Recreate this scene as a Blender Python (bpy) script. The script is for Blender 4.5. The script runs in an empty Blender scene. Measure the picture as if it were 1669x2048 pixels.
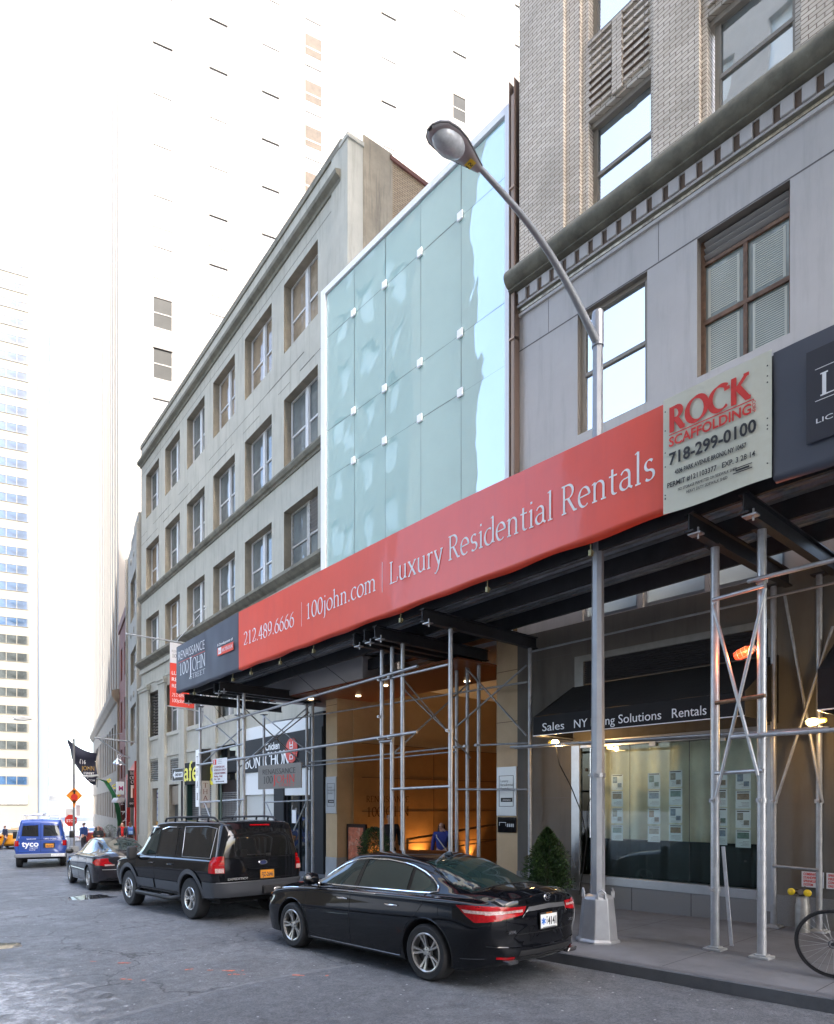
import bpy, bmesh, math, random
from mathutils import Vector, Matrix, Quaternion
from mathutils.bvhtree import BVHTree
random.seed(7)
SC = bpy.context.scene
COL = SC.collection
R = math.radians
pi = math.pi
GR = .022
def gz(x, y):                      # road height: the street falls away gently
    return -GR * min(y, 75.0)
def rot_z(a): return Matrix.Rotation(a, 4, 'Z')

# ---------------------------------------------------------------- materials
MATS = {}
def M(name, col=(.5, .5, .5), rough=.6, metal=0, var=0, vs=2.0, bump=0, bs=25.0, coat=0, ior=1.5,
      stain=None, ss=1.2, samt=.6, emit=None, es=1.0, streak=False, trans=0, wave=0, spec=.5):
    if name in MATS: return MATS[name]
    m = bpy.data.materials.new(name); m.use_nodes = True
    nt = m.node_tree; b = nt.nodes['Principled BSDF']; L = nt.links.new
    b.inputs['Base Color'].default_value = (*col, 1)
    b.inputs['Roughness'].default_value = rough
    b.inputs['Metallic'].default_value = metal
    b.inputs['IOR'].default_value = ior
    b.inputs['Specular IOR Level'].default_value = spec
    b.inputs['Coat Weight'].default_value = coat
    b.inputs['Coat Roughness'].default_value = .03
    if trans: b.inputs['Transmission Weight'].default_value = trans
    if emit:
        b.inputs['Emission Color'].default_value = (*emit, 1)
        b.inputs['Emission Strength'].default_value = es
    tc = nt.nodes.new('ShaderNodeTexCoord'); src = tc.outputs['Object']
    last = None
    def rgb(c):
        n = nt.nodes.new('ShaderNodeRGB'); n.outputs[0].default_value = (*c, 1); return n.outputs[0]
    if var:
        n = nt.nodes.new('ShaderNodeTexNoise'); n.inputs['Scale'].default_value = vs
        n.inputs['Detail'].default_value = 8; n.inputs['Roughness'].default_value = .65
        L(src, n.inputs['Vector'])
        mr = nt.nodes.new('ShaderNodeMapRange'); L(n.outputs['Fac'], mr.inputs[0])
        mr.inputs[1].default_value = .3; mr.inputs[2].default_value = .7
        mr.inputs[3].default_value = 1 - var; mr.inputs[4].default_value = 1 + var
        mx = nt.nodes.new('ShaderNodeVectorMath'); mx.operation = 'SCALE'
        L(rgb(col), mx.inputs[0]); L(mr.outputs[0], mx.inputs['Scale']); last = mx.outputs[0]
    if stain:
        n = nt.nodes.new('ShaderNodeTexNoise'); n.inputs['Scale'].default_value = ss
        n.inputs['Detail'].default_value = 10; n.inputs['Roughness'].default_value = .7
        if streak:
            mp = nt.nodes.new('ShaderNodeMapping'); mp.inputs['Scale'].default_value = (4, 4, .35)
            L(src, mp.inputs[0]); L(mp.outputs[0], n.inputs['Vector'])
        else: L(src, n.inputs['Vector'])
        mr = nt.nodes.new('ShaderNodeMapRange'); L(n.outputs['Fac'], mr.inputs[0])
        mr.inputs[1].default_value = .5; mr.inputs[2].default_value = .75
        mr.inputs[3].default_value = 0; mr.inputs[4].default_value = samt
        mx = nt.nodes.new('ShaderNodeMix'); mx.data_type = 'RGBA'
        L(mr.outputs[0], mx.inputs[0])
        if last: L(last, mx.inputs[6])
        else: mx.inputs[6].default_value = (*col, 1)
        mx.inputs[7].default_value = (*stain, 1); last = mx.outputs[2]
    if last: L(last, b.inputs['Base Color'])
    if bump or wave:
        n = nt.nodes.new('ShaderNodeTexNoise'); n.inputs['Scale'].default_value = bs
        n.inputs['Detail'].default_value = 6 if not wave else 2
        L(src, n.inputs['Vector'])
        bp = nt.nodes.new('ShaderNodeBump'); bp.inputs['Strength'].default_value = bump or 1
        bp.inputs['Distance'].default_value = wave or .01
        L(n.outputs['Fac'], bp.inputs['Height']); L(bp.outputs[0], b.inputs['Normal'])
        if coat: L(bp.outputs[0], b.inputs['Coat Normal'])
    MATS[name] = m; return m

def brick_mat(name, c1, c2, mortar, bw=.2, bh=.067, ms=.008, bump=.6, axis='YZ', stain=(.2, .17, .13)):
    if name in MATS: return MATS[name]
    m = bpy.data.materials.new(name); m.use_nodes = True
    nt = m.node_tree; b = nt.nodes['Principled BSDF']; L = nt.links.new
    tc = nt.nodes.new('ShaderNodeTexCoord')
    sp = nt.nodes.new('ShaderNodeSeparateXYZ'); L(tc.outputs['Object'], sp.inputs[0])
    cb = nt.nodes.new('ShaderNodeCombineXYZ')
    if axis == 'YZ':
        ad = nt.nodes.new('ShaderNodeMath'); ad.operation = 'ADD'
        L(sp.outputs['X'], ad.inputs[0]); L(sp.outputs['Y'], ad.inputs[1]); L(ad.outputs[0], cb.inputs[0])
    else: L(sp.outputs['X'], cb.inputs[0])
    L(sp.outputs['Z'], cb.inputs[1])
    br = nt.nodes.new('ShaderNodeTexBrick'); L(cb.outputs[0], br.inputs['Vector'])
    br.inputs['Color1'].default_value = (*c1, 1); br.inputs['Color2'].default_value = (*c2, 1)
    br.inputs['Mortar'].default_value = (*mortar, 1); br.inputs['Scale'].default_value = 1
    br.inputs['Mortar Size'].default_value = ms; br.inputs['Brick Width'].default_value = bw
    br.inputs['Row Height'].default_value = bh; br.inputs['Mortar Smooth'].default_value = .2
    br.inputs['Bias'].default_value = -.1
    n = nt.nodes.new('ShaderNodeTexNoise'); n.inputs['Scale'].default_value = .7; n.inputs['Detail'].default_value = 9
    L(tc.outputs['Object'], n.inputs['Vector'])
    mr = nt.nodes.new('ShaderNodeMapRange'); L(n.outputs['Fac'], mr.inputs[0])
    mr.inputs[1].default_value = .45; mr.inputs[2].default_value = .8; mr.inputs[4].default_value = .45
    mx = nt.nodes.new('ShaderNodeMix'); mx.data_type = 'RGBA'; L(mr.outputs[0], mx.inputs[0])
    L(br.outputs['Color'], mx.inputs[6]); mx.inputs[7].default_value = (*stain, 1)
    L(mx.outputs[2], b.inputs['Base Color'])
    bp = nt.nodes.new('ShaderNodeBump'); bp.inputs['Strength'].default_value = bump; bp.inputs['Distance'].default_value = .02
    bp.invert = True
    L(br.outputs['Fac'], bp.inputs['Height']); L(bp.outputs[0], b.inputs['Normal'])
    b.inputs['Roughness'].default_value = .75
    MATS[name] = m; return m

def clear_glass(name, tint=(.8, .9, .88), refl=1.6):
    if name in MATS: return MATS[name]
    m = bpy.data.materials.new(name); m.use_nodes = True
    nt = m.node_tree; L = nt.links.new
    for n in list(nt.nodes):
        if n.type != 'OUTPUT_MATERIAL': nt.nodes.remove(n)
    out = [n for n in nt.nodes if n.type == 'OUTPUT_MATERIAL'][0]
    t = nt.nodes.new('ShaderNodeBsdfTransparent'); t.inputs[0].default_value = (*tint, 1)
    g = nt.nodes.new('ShaderNodeBsdfGlossy'); g.inputs['Roughness'].default_value = .015
    f = nt.nodes.new('ShaderNodeFresnel'); f.inputs[0].default_value = refl
    x = nt.nodes.new('ShaderNodeMixShader'); L(f.outputs[0], x.inputs[0]); L(t.outputs[0], x.inputs[1]); L(g.outputs[0], x.inputs[2])
    L(x.outputs[0], out.inputs[0])
    MATS[name] = m; return m

# ---------------------------------------------------------------- mesh builder
class MB:
    def __init__(s): s.v = []; s.f = []; s.m = []
    def quad(s, a, b, c, d, mi=0):
        n = len(s.v); s.v += [tuple(a), tuple(b), tuple(c), tuple(d)]; s.f.append((n, n+1, n+2, n+3)); s.m.append(mi); return s
    def poly(s, pts, mi=0):
        n = len(s.v); s.v += [tuple(p) for p in pts]; s.f.append(tuple(range(n, n+len(pts)))); s.m.append(mi); return s
    def box(s, x0, x1, y0, y1, z0, z1, mi=0):
        if x1 < x0: x0, x1 = x1, x0
        if y1 < y0: y0, y1 = y1, y0
        if z1 < z0: z0, z1 = z1, z0
        n = len(s.v)
        s.v += [(x0,y0,z0),(x1,y0,z0),(x1,y1,z0),(x0,y1,z0),(x0,y0,z1),(x1,y0,z1),(x1,y1,z1),(x0,y1,z1)]
        for f in ((0,3,2,1),(4,5,6,7),(0,1,5,4),(1,2,6,5),(2,3,7,6),(3,0,4,7)):
            s.f.append(tuple(n+i for i in f)); s.m.append(mi)
        return s
    def obox(s, c, ax, ay, az, mi=0):     # oriented box: centre and three half vectors
        c = Vector(c); ax = Vector(ax); ay = Vector(ay); az = Vector(az); n = len(s.v)
        for k in ((-1,-1,-1),(1,-1,-1),(1,1,-1),(-1,1,-1),(-1,-1,1),(1,-1,1),(1,1,1),(-1,1,1)):
            s.v.append(tuple(c + ax*k[0] + ay*k[1] + az*k[2]))
        for f in ((0,3,2,1),(4,5,6,7),(0,1,5,4),(1,2,6,5),(2,3,7,6),(3,0,4,7)):
            s.f.append(tuple(n+i for i in f)); s.m.append(mi)
        return s
    def tube(s, pts, r, n=10, mi=0, caps=True, closed=False):
        pts = [Vector(p) for p in pts]; N = len(pts); base = len(s.v)
        rs = r if isinstance(r, (list, tuple)) else [r]*N
        up = None
        for i, p in enumerate(pts):
            if closed: d = pts[(i+1) % N] - pts[i-1]
            elif i == 0: d = pts[1]-pts[0]
            elif i == N-1: d = pts[-1]-pts[-2]
            else: d = (pts[i+1]-p).normalized() + (p-pts[i-1]).normalized()
            if d.length < 1e-9: d = Vector((0,0,1))
            d.normalize()
            if up is None:
                up = Vector((0,0,1)) if abs(d.z) < .9 else Vector((1,0,0))
            a = d.cross(up)
            if a.length < 1e-6: a = d.cross(Vector((0,1,0)))
            a.normalize(); b = a.cross(d).normalized(); up = b
            for k in range(n):
                t = 2*pi*k/n
                s.v.append(tuple(p + (a*math.cos(t) + b*math.sin(t))*rs[i]))
        for i in range(N if closed else N-1):
            j = (i+1) % N
            for k in range(n):
                k2 = (k+1) % n
                s.f.append((base+i*n+k, base+i*n+k2, base+j*n+k2, base+j*n+k)); s.m.append(mi)
        if caps and not closed:
            s.f.append(tuple(base+k for k in range(n))[::-1]); s.m.append(mi)
            s.f.append(tuple(base+(N-1)*n+k for k in range(n))); s.m.append(mi)
        return s
    def lathe(s, prof, c=(0,0,0), axis='Z', n=24, mi=0, closed=False):   # prof: (radius, height)
        base = len(s.v); N = len(prof)
        for (r, h) in prof:
            for k in range(n):
                t = 2*pi*k/n; a, b = r*math.cos(t), r*math.sin(t)
                p = {'Z': (a, b, h), 'X': (h, a, b), 'Y': (b, h, a)}[axis]
                s.v.append((p[0]+c[0], p[1]+c[1], p[2]+c[2]))
        for i in range(N if closed else N-1):
            j = (i+1) % N
            for k in range(n):
                k2 = (k+1) % n
                s.f.append((base+i*n+k, base+i*n+k2, base+j*n+k2, base+j*n+k)); s.m.append(mi)
        return s
    def prism(s, poly, a, b, axis='X', mi=0):   # poly in the other two axes, extruded from a to b
        n = len(s.v); N = len(poly)
        def P(u, v, w): return {'X': (w, u, v), 'Y': (u, w, v), 'Z': (u, v, w)}[axis]
        s.v += [P(u, v, a) for u, v in poly] + [P(u, v, b) for u, v in poly]
        for i in range(N):
            j = (i+1) % N
            s.f.append((n+i, n+j, n+N+j, n+N+i)); s.m.append(mi)
        s.f.append(tuple(range(n, n+N))[::-1]); s.m.append(mi)
        s.f.append(tuple(range(n+N, n+2*N))); s.m.append(mi)
        return s
    def grid(s, pts, mi=0):      # rows of points
        n = len(s.v); A = len(pts); B = len(pts[0])
        for row in pts: s.v += [tuple(p) for p in row]
        for i in range(A-1):
            for j in range(B-1):
                s.f.append((n+i*B+j, n+i*B+j+1, n+(i+1)*B+j+1, n+(i+1)*B+j)); s.m.append(mi)
        return s
    def wall(s, u0, u1, z0, z1, holes, x=0, dep=.3, mi=0, rmi=0):    # front at local X=x, holes (ua,ub,za,zb)
        us = sorted(set([u0, u1] + [h[i] for h in holes for i in (0, 1) if u0 < h[i] < u1]))
        zs = sorted(set([z0, z1] + [h[i] for h in holes for i in (2, 3) if z0 < h[i] < z1]))
        for i in range(len(us)-1):
            for j in range(len(zs)-1):
                cu = (us[i]+us[i+1])/2; cz = (zs[j]+zs[j+1])/2
                if any(h[0] < cu < h[1] and h[2] < cz < h[3] for h in holes): continue
                s.quad((x, us[i+1], zs[j]), (x, us[i], zs[j]), (x, us[i], zs[j+1]), (x, us[i+1], zs[j+1]), mi)
        for a, b, c, d in holes:
            s.quad((x,a,c),(x+dep,a,c),(x+dep,a,d),(x,a,d), rmi); s.quad((x,b,c),(x,b,d),(x+dep,b,d),(x+dep,b,c), rmi)
            s.quad((x,a,d),(x+dep,a,d),(x+dep,b,d),(x,b,d), rmi); s.quad((x,a,c),(x,b,c),(x+dep,b,c),(x+dep,a,c), rmi)
        return s
    def build(s, name, mat, parent=None, smooth=False, bevel=0, seg=1, weld=False, auto=None):
        me = bpy.data.meshes.new(name); me.from_pydata(s.v, [], s.f)
        ms = mat if isinstance(mat, (list, tuple)) else [mat]
        for m_ in ms: me.materials.append(m_)
        if len(ms) > 1: me.polygons.foreach_set('material_index', s.m)
        if bevel or weld:
            bm = bmesh.new(); bm.from_mesh(me)
            bmesh.ops.remove_doubles(bm, verts=bm.verts, dist=1e-4)
            if bevel:
                es = [e for e in bm.edges if len(e.link_faces) == 2 and e.calc_face_angle(0) > .5]
                bmesh.ops.bevel(bm, geom=es, offset=bevel, segments=seg, affect='EDGES', profile=.5)
            bm.to_mesh(me); bm.free()
        if smooth:
            me.polygons.foreach_set('use_smooth', [True]*len(me.polygons))
            if auto is None: auto = 40
            if auto < 179:
                me.set_sharp_from_angle(angle=R(auto))
        me.update()
        o = bpy.data.objects.new(name, me); COL.objects.link(o)
        if parent: o.parent = parent
        return o

def tag(o, label=None, cat=None, group=None, kind=None):
    if label: o['label'] = label
    if cat: o['category'] = cat
    if group: o['group'] = group
    if kind: o['kind'] = kind
    return o
def thing(name, label, cat, loc=(0,0,0), rz=0, group=None):
    o = bpy.data.objects.new(name, None); COL.objects.link(o); o.empty_display_size = .2
    o.location = loc; o.rotation_euler = (0, 0, rz)
    return tag(o, label, cat, group)
def copy_tree(o, parent=None, **kw):
    c = o.copy(); COL.objects.link(c)
    if parent: c.parent = parent
    for ch in o.children: copy_tree(ch, c)
    return c
def frame_x(o, x, right, up):    # place object: local X->right, Y->up
    right = Vector(right).normalized(); up = Vector(up).normalized(); n = right.cross(up)
    m = Matrix((right, up, n)).transposed().to_4x4(); m.translation = Vector(x)
    return m

# ---------------------------------------------------------------- lettering
def text_mesh(s, size=1, width=None, bold=0, ext=.0015, sx=1, align='LEFT', space=1):
    cu = bpy.data.curves.new('lettering', 'FONT'); cu.body = s; cu.size = size; cu.extrude = ext
    cu.offset = max(-.02*size, min(bold, .022*size)); cu.align_x = 'LEFT'; cu.resolution_u = 3; cu.space_character = space
    o = bpy.data.objects.new('lettering', cu); COL.objects.link(o)
    dg = bpy.context.evaluated_depsgraph_get()
    me = bpy.data.meshes.new_from_object(o.evaluated_get(dg)); bpy.data.objects.remove(o); bpy.data.curves.remove(cu)
    xs = [v.co.x for v in me.vertices] or [0, 1]
    a, b = min(xs), max(xs); k = (width/(b-a)) if width else sx
    off = {'LEFT': 0, 'CENTER': (b-a)*k/2, 'RIGHT': (b-a)*k}[align]
    for v in me.vertices: v.co.x = (v.co.x-a)*k - off
    return me
def text(s, mat, loc, right=(0,-1,0), up=(0,0,1), size=.2, width=None, parent=None, bold=0, align='LEFT', name='lettering', space=1):
    me = text_mesh(s, size, width, bold, align=align, space=space); me.materials.clear(); me.materials.append(mat)
    me.transform(frame_x(None, loc, right, up))
    me.name = name; o = bpy.data.objects.new(name, me); COL.objects.link(o)
    if parent: o.parent = parent
    return o
# a serif pen font: strokes swept with a broad nib
def A(cx, cy, rx, ry, a0, a1, n=10):
    return [(cx+rx*math.cos(R(a0+(a1-a0)*i/n)), cy+ry*math.sin(R(a0+(a1-a0)*i/n))) for i in range(n+1)]
X = .47; C = .70; AS = .75
def sf(x, y, w=.085): return [(x-w, y), (x+w, y)]
def stem(x, y0, y1, t=1, b=1):
    r = [[(x, y0), (x, y1)]]
    if b: r.append(sf(x, y0+.012, .085*b))
    if t: r.append([(x-.09, y1-.045), (x+.0, y1)])
    return r
def cst(x, y0=0, y1=C): return [[(x, y0), (x, y1)], sf(x, y0+.012), sf(x, y1-.012)]
G = {
 'L': (.56, cst(.13)+[[(.13,.012),(.48,.012),(.53,.15)]]),
 'R': (.62, cst(.13)+[[(.13,.69)]+A(.26,.52,.19,.17,90,-90)+[(.13,.35)], [(.28,.35),(.50,.02),(.60,.012)]]),
 'E': (.57, cst(.13)+[[(.13,.688),(.46,.688),(.49,.58)], [(.13,.36),(.38,.36)], [(.13,.012),(.47,.012),(.52,.14)]]),
 'N': (.76, [[(.13,0),(.13,.68)], sf(.13,.012), [(.04,.69),(.14,.69),(.62,.02)], [(.62,0),(.62,.70)], sf(.62,.688)]),
 'A': (.70, [[(.12,.0),(.35,.70)], [(.35,.70),(.60,.0)], [(.20,.25),(.50,.25)], sf(.12,.012), sf(.60,.012)]),
 'I': (.28, cst(.14)), 'J': (.34, [[(.19,.70),(.19,.0)]+A(.09,.0,.10,.16,0,-100), sf(.19,.688)]),
 'H': (.78, cst(.13)+cst(.64)+[[(.13,.36),(.64,.36)]]),
 'O': (.78, [A(.39,.35,.33,.35,0,360,28)]), 'C': (.70, [A(.39,.35,.33,.35,48,312,22), [(.61,.6),(.62,.50)]]),
 'S': (.52, [A(.26,.52,.17,.17,40,270,14)+A(.26,.18,.19,.17,90,-140,14)]),
 'T': (.64, [[(.32,0),(.32,.68)], sf(.32,.012), [(.03,.60),(.06,.688),(.58,.688),(.61,.60)]]),
 'K': (.70, cst(.13)+[[(.13,.30),(.52,.68)], [(.26,.42),(.56,.02),(.66,.012)], sf(.52,.688)]),
 'B': (.60, cst(.13)+[[(.13,.69)]+A(.28,.53,.16,.16,90,-90)+[(.13,.37)], [(.28,.37)]+A(.30,.19,.19,.18,90,-90)+[(.13,.01)]]),
 'U': (.74, [[(.15,.70),(.15,.22)]+A(.37,.22,.22,.21,180,360,12)+[(.59,.70)], sf(.15,.688), sf(.59,.688)]),
 'M': (.86, [[(.12,0),(.16,.70)], [(.16,.70),(.42,.05)], [(.42,.05),(.68,.70)], [(.68,.70),(.72,0)], sf(.12,.012), sf(.72,.012)]),
 'P': (.60, cst(.13)+[[(.13,.69)]+A(.28,.50,.19,.19,90,-90)+[(.13,.31)]]),
 'a': (.48, [[(.08,.38)]+A(.21,.33,.13,.13,130,0,8)+[(.34,.06),(.43,.012)], [(.34,.28)]+A(.20,.14,.14,.125,80,340,14)]),
 'c': (.44, [A(.24,.235,.19,.235,45,315,18)]), 'e': (.47, [[(.05,.25),(.41,.27)]+A(.23,.235,.185,.235,10,310,20)]),
 'f': (.32, [[(.12,0),(.12,.58)]+A(.23,.60,.11,.13,180,50,6), [(.02,.445),(.26,.445)], sf(.12,.012)]), 'g': (.50, [A(.22,.32,.15,.15,0,360,18), A(.23,-.08,.19,.13,0,360,18), [(.16,.18),(.12,.10),(.30,.05)], [(.34,.44),(.45,.47)]]),
 'o': (.52, [A(.26,.235,.21,.235,0,360,24)]),
 'd': (.54, [A(.24,.225,.19,.225,60,330,18), [(.42,.74),(.42,.03),(.50,.03)], [(.33,.70),(.42,.745)]]),
 'h': (.56, stem(.12,0,.75)+[[(.12,.30)]+A(.27,.32,.15,.14,150,0,10)+[(.42,0)], sf(.42,.012)]),
 'i': (.26, stem(.13,0,X)+[[(.10,.64),(.16,.64)], [(.13,.61),(.13,.67)]]), 'j': (.26, [[(.05,.425),(.14,.47),(.14,-.10)]+A(.04,-.10,.10,.13,0,-90,6), [(.11,.64),(.17,.64)], [(.14,.61),(.14,.67)]]),
 'l': (.27, stem(.13,0,.75)),
 'n': (.57, stem(.12,0,X)+[[(.12,.30)]+A(.27,.32,.15,.14,150,0,10)+[(.42,0)], sf(.42,.012)]),
 'm': (.86, stem(.12,0,X)+[[(.12,.30)]+A(.26,.32,.14,.14,150,0,10)+[(.40,0)], sf(.40,.012,.07), [(.40,.30)]+A(.55,.32,.15,.14,150,0,10)+[(.70,0)], sf(.70,.012)]),
 'r': (.38, stem(.12,0,X)+[[(.12,.32)]+A(.25,.34,.12,.12,140,50,6)]),
 's': (.40, [A(.20,.345,.12,.115,40,270,10)+A(.20,.12,.135,.115,90,-140,10)]),
 't': (.34, [[(.14,.60),(.14,.10)]+A(.24,.10,.10,.09,180,300,6), [(.03,.445),(.29,.445)]]),
 'u': (.57, [[(.03,.44),(.12,.47),(.12,.14)]+A(.26,.14,.14,.13,180,340,10), [(.42,.47),(.42,.03),(.50,.03)], [(.34,.44),(.42,.47)]]),
 'x': (.50, [[(.07,.45),(.42,.02)], [(.41,.45),(.07,.02)], sf(.08,.457,.07), sf(.42,.457,.06), sf(.08,.012,.06), sf(.42,.012,.07)]),
 'y': (.50, [[(.07,.45),(.27,.04)], [(.43,.45),(.23,-.12),(.12,-.22),(.06,-.20)], sf(.09,.457,.07), sf(.42,.457,.06)]),
 '.': (.24, [[(.08,.03),(.15,.03)], [(.115,0),(.115,.07)]]), ' ': (.25, []),
 '0': (.5, [A(.25,.33,.19,.33,0,360,26)]), '1': (.5, [[(.12,.56),(.26,.66),(.26,0)], sf(.26,.012,.10)]),
 '2': (.5, [A(.24,.48,.17,.17,160,-20,10)+[(.30,.26),(.08,.03)], [(.07,.03),(.40,.03),(.44,.12)]]),
 '3': (.5, [A(.23,.50,.15,.15,150,-90,10), A(.23,.18,.18,.17,90,-150,12)]),
 '4': (.5, [[(.33,0),(.33,.66)], [(.33,.64),(.05,.20)], [(.04,.19),(.46,.19)], sf(.33,.012,.08)]),
 '5': (.5, [[(.40,.64),(.16,.64),(.13,.38)]+A(.23,.20,.18,.20,110,-150,12)]),
 '6': (.5, [[(.40,.66),(.22,.56)]+A(.25,.21,.19,.21,140,500,20)]), '7': (.5, [[(.08,.62),(.43,.63),(.20,0)]]),
 '8': (.5, [A(.25,.50,.14,.155,0,360,18), A(.25,.17,.18,.175,0,360,20)]),
 '9': (.5, [A(.25,.44,.18,.21,-20,340,20), [(.43,.44),(.38,.16),(.12,-.0)]]),
 '|': (.30, [[(.15,-.18),(.15,.78)]]), '-': (.35, [[(.05,.25),(.28,.25)]]),
}
def serif_mb(s, T=.085, t=.022, ang=18, sx=1):
    mb = MB(); x = 0; k = 0
    for ch in s:
        adv, strokes = G.get(ch, G[' '])
        for st in strokes:
            k += 1; zoff = .0004*(k % 7); pl = []; pr = []
            n = len(st)
            for i, p in enumerate(st):
                a = st[max(0, i-1)]; b = st[min(n-1, i+1)]
                dx, dy = b[0]-a[0], b[1]-a[1]; l = math.hypot(dx, dy) or 1
                th = math.atan2(dy, dx)
                w = (abs(T*math.sin(th-R(ang)))*.85 + t)/2 if ch != '|' else .008
                nx, ny = -dy/l, dx/l
                pl.append(((x+p[0]+nx*w)*sx, p[1]+ny*w, zoff)); pr.append(((x+p[0]-nx*w)*sx, p[1]-ny*w, zoff))
            for i in range(n-1): mb.quad(pr[i], pr[i+1], pl[i+1], pl[i])
        x += adv
    return mb, x*sx
def serif(s, mat, loc, right=(0,-1,0), up=(0,0,1), h=.3, width=None, parent=None, T=.085, t=.022, ang=18, name='lettering', shear=None):
    mb, w = serif_mb(s, T, t, ang)
    kx = (width/w) if width else h; ky = h
    mb.v = [(a*kx, b*ky, c) for a, b, c in mb.v]
    m = frame_x(None, loc, right, up)
    mb.v = [tuple(m @ Vector(p)) for p in mb.v]
    return mb.build(name, mat, parent)

# common materials
steel = M('galvanised_steel', (.50,.51,.53), .42, .75, var=.18, vs=6, bump=.08, bs=60)
steel_dull = M('dull_galvanised_steel', (.34,.35,.36), .5, .6, var=.22, vs=5)
darksteel = M('dark_painted_steel', (.035,.037,.042), .5, .2, var=.25, vs=4)
white = M('white_paint', (.8,.8,.79), .5)
black = M('black_paint', (.012,.012,.013), .4)
rubber = M('rubber', (.018,.018,.019), .75, var=.2, vs=12)
chrome = M('chrome', (.8,.8,.82), .08, 1)
ink_black = M('black_ink', (.015,.015,.017), .5)
ink_white = M('white_ink', (.85,.86,.88), .5)
ink_red = M('red_ink', (.62,.03,.02), .45)
blackglass = M('dark_window_glass', (.012,.016,.018), .02, 0, ior=1.6, wave=.02, bs=.8)
# ================================================================ camera, sky, sun
cam_d = bpy.data.cameras.new('camera'); cam = bpy.data.objects.new('camera', cam_d); COL.objects.link(cam)
SC.camera = cam
cam.location = (0, 0, 1.93); cam.rotation_euler = (R(90), 0, -R(39.18))
cam_d.sensor_fit = 'HORIZONTAL'; cam_d.sensor_width = 36; cam_d.lens = 1346/1669*36
cam_d.shift_x = (834.5-717)/1669; cam_d.shift_y = (1612.5-1024)/1669
cam_d.clip_start = .05; cam_d.clip_end = 3000
SUN_EL, SUN_AZ = 46, 205          # azimuth measured clockwise from +Y
w = bpy.data.worlds.new('World'); SC.world = w; w.use_nodes = True
nt = w.node_tree; bg = nt.nodes['Background']; sky = nt.nodes.new('ShaderNodeTexSky')
sky.sky_type = 'NISHITA'; sky.sun_disc = False; sky.sun_elevation = R(SUN_EL); sky.sun_rotation = R(SUN_AZ)
sky.air_density = 1.0; sky.dust_density = 4.0; sky.ozone_density = 1.0; sky.altitude = 0
nt.links.new(sky.outputs[0], bg.inputs[0]); bg.inputs[1].default_value = .15
sl = bpy.data.lights.new('sun', 'SUN'); so = bpy.data.objects.new('sun', sl); COL.objects.link(so)
sl.energy = 2.1; sl.angle = R(.5); sl.color = (1, .96, .9)
az = R(SUN_AZ); el = R(SUN_EL)
sd = Vector((math.sin(az)*math.cos(el), math.cos(az)*math.cos(el), math.sin(el)))   # towards the sun
so.rotation_euler = sd.to_track_quat('Z', 'Y').to_euler(); so.location = (0, 0, 60)
SC.view_settings.view_transform = 'Standard'; SC.view_settings.look = 'None'; SC.view_settings.gamma = 1
SC.view_settings.exposure = 3.15

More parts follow.
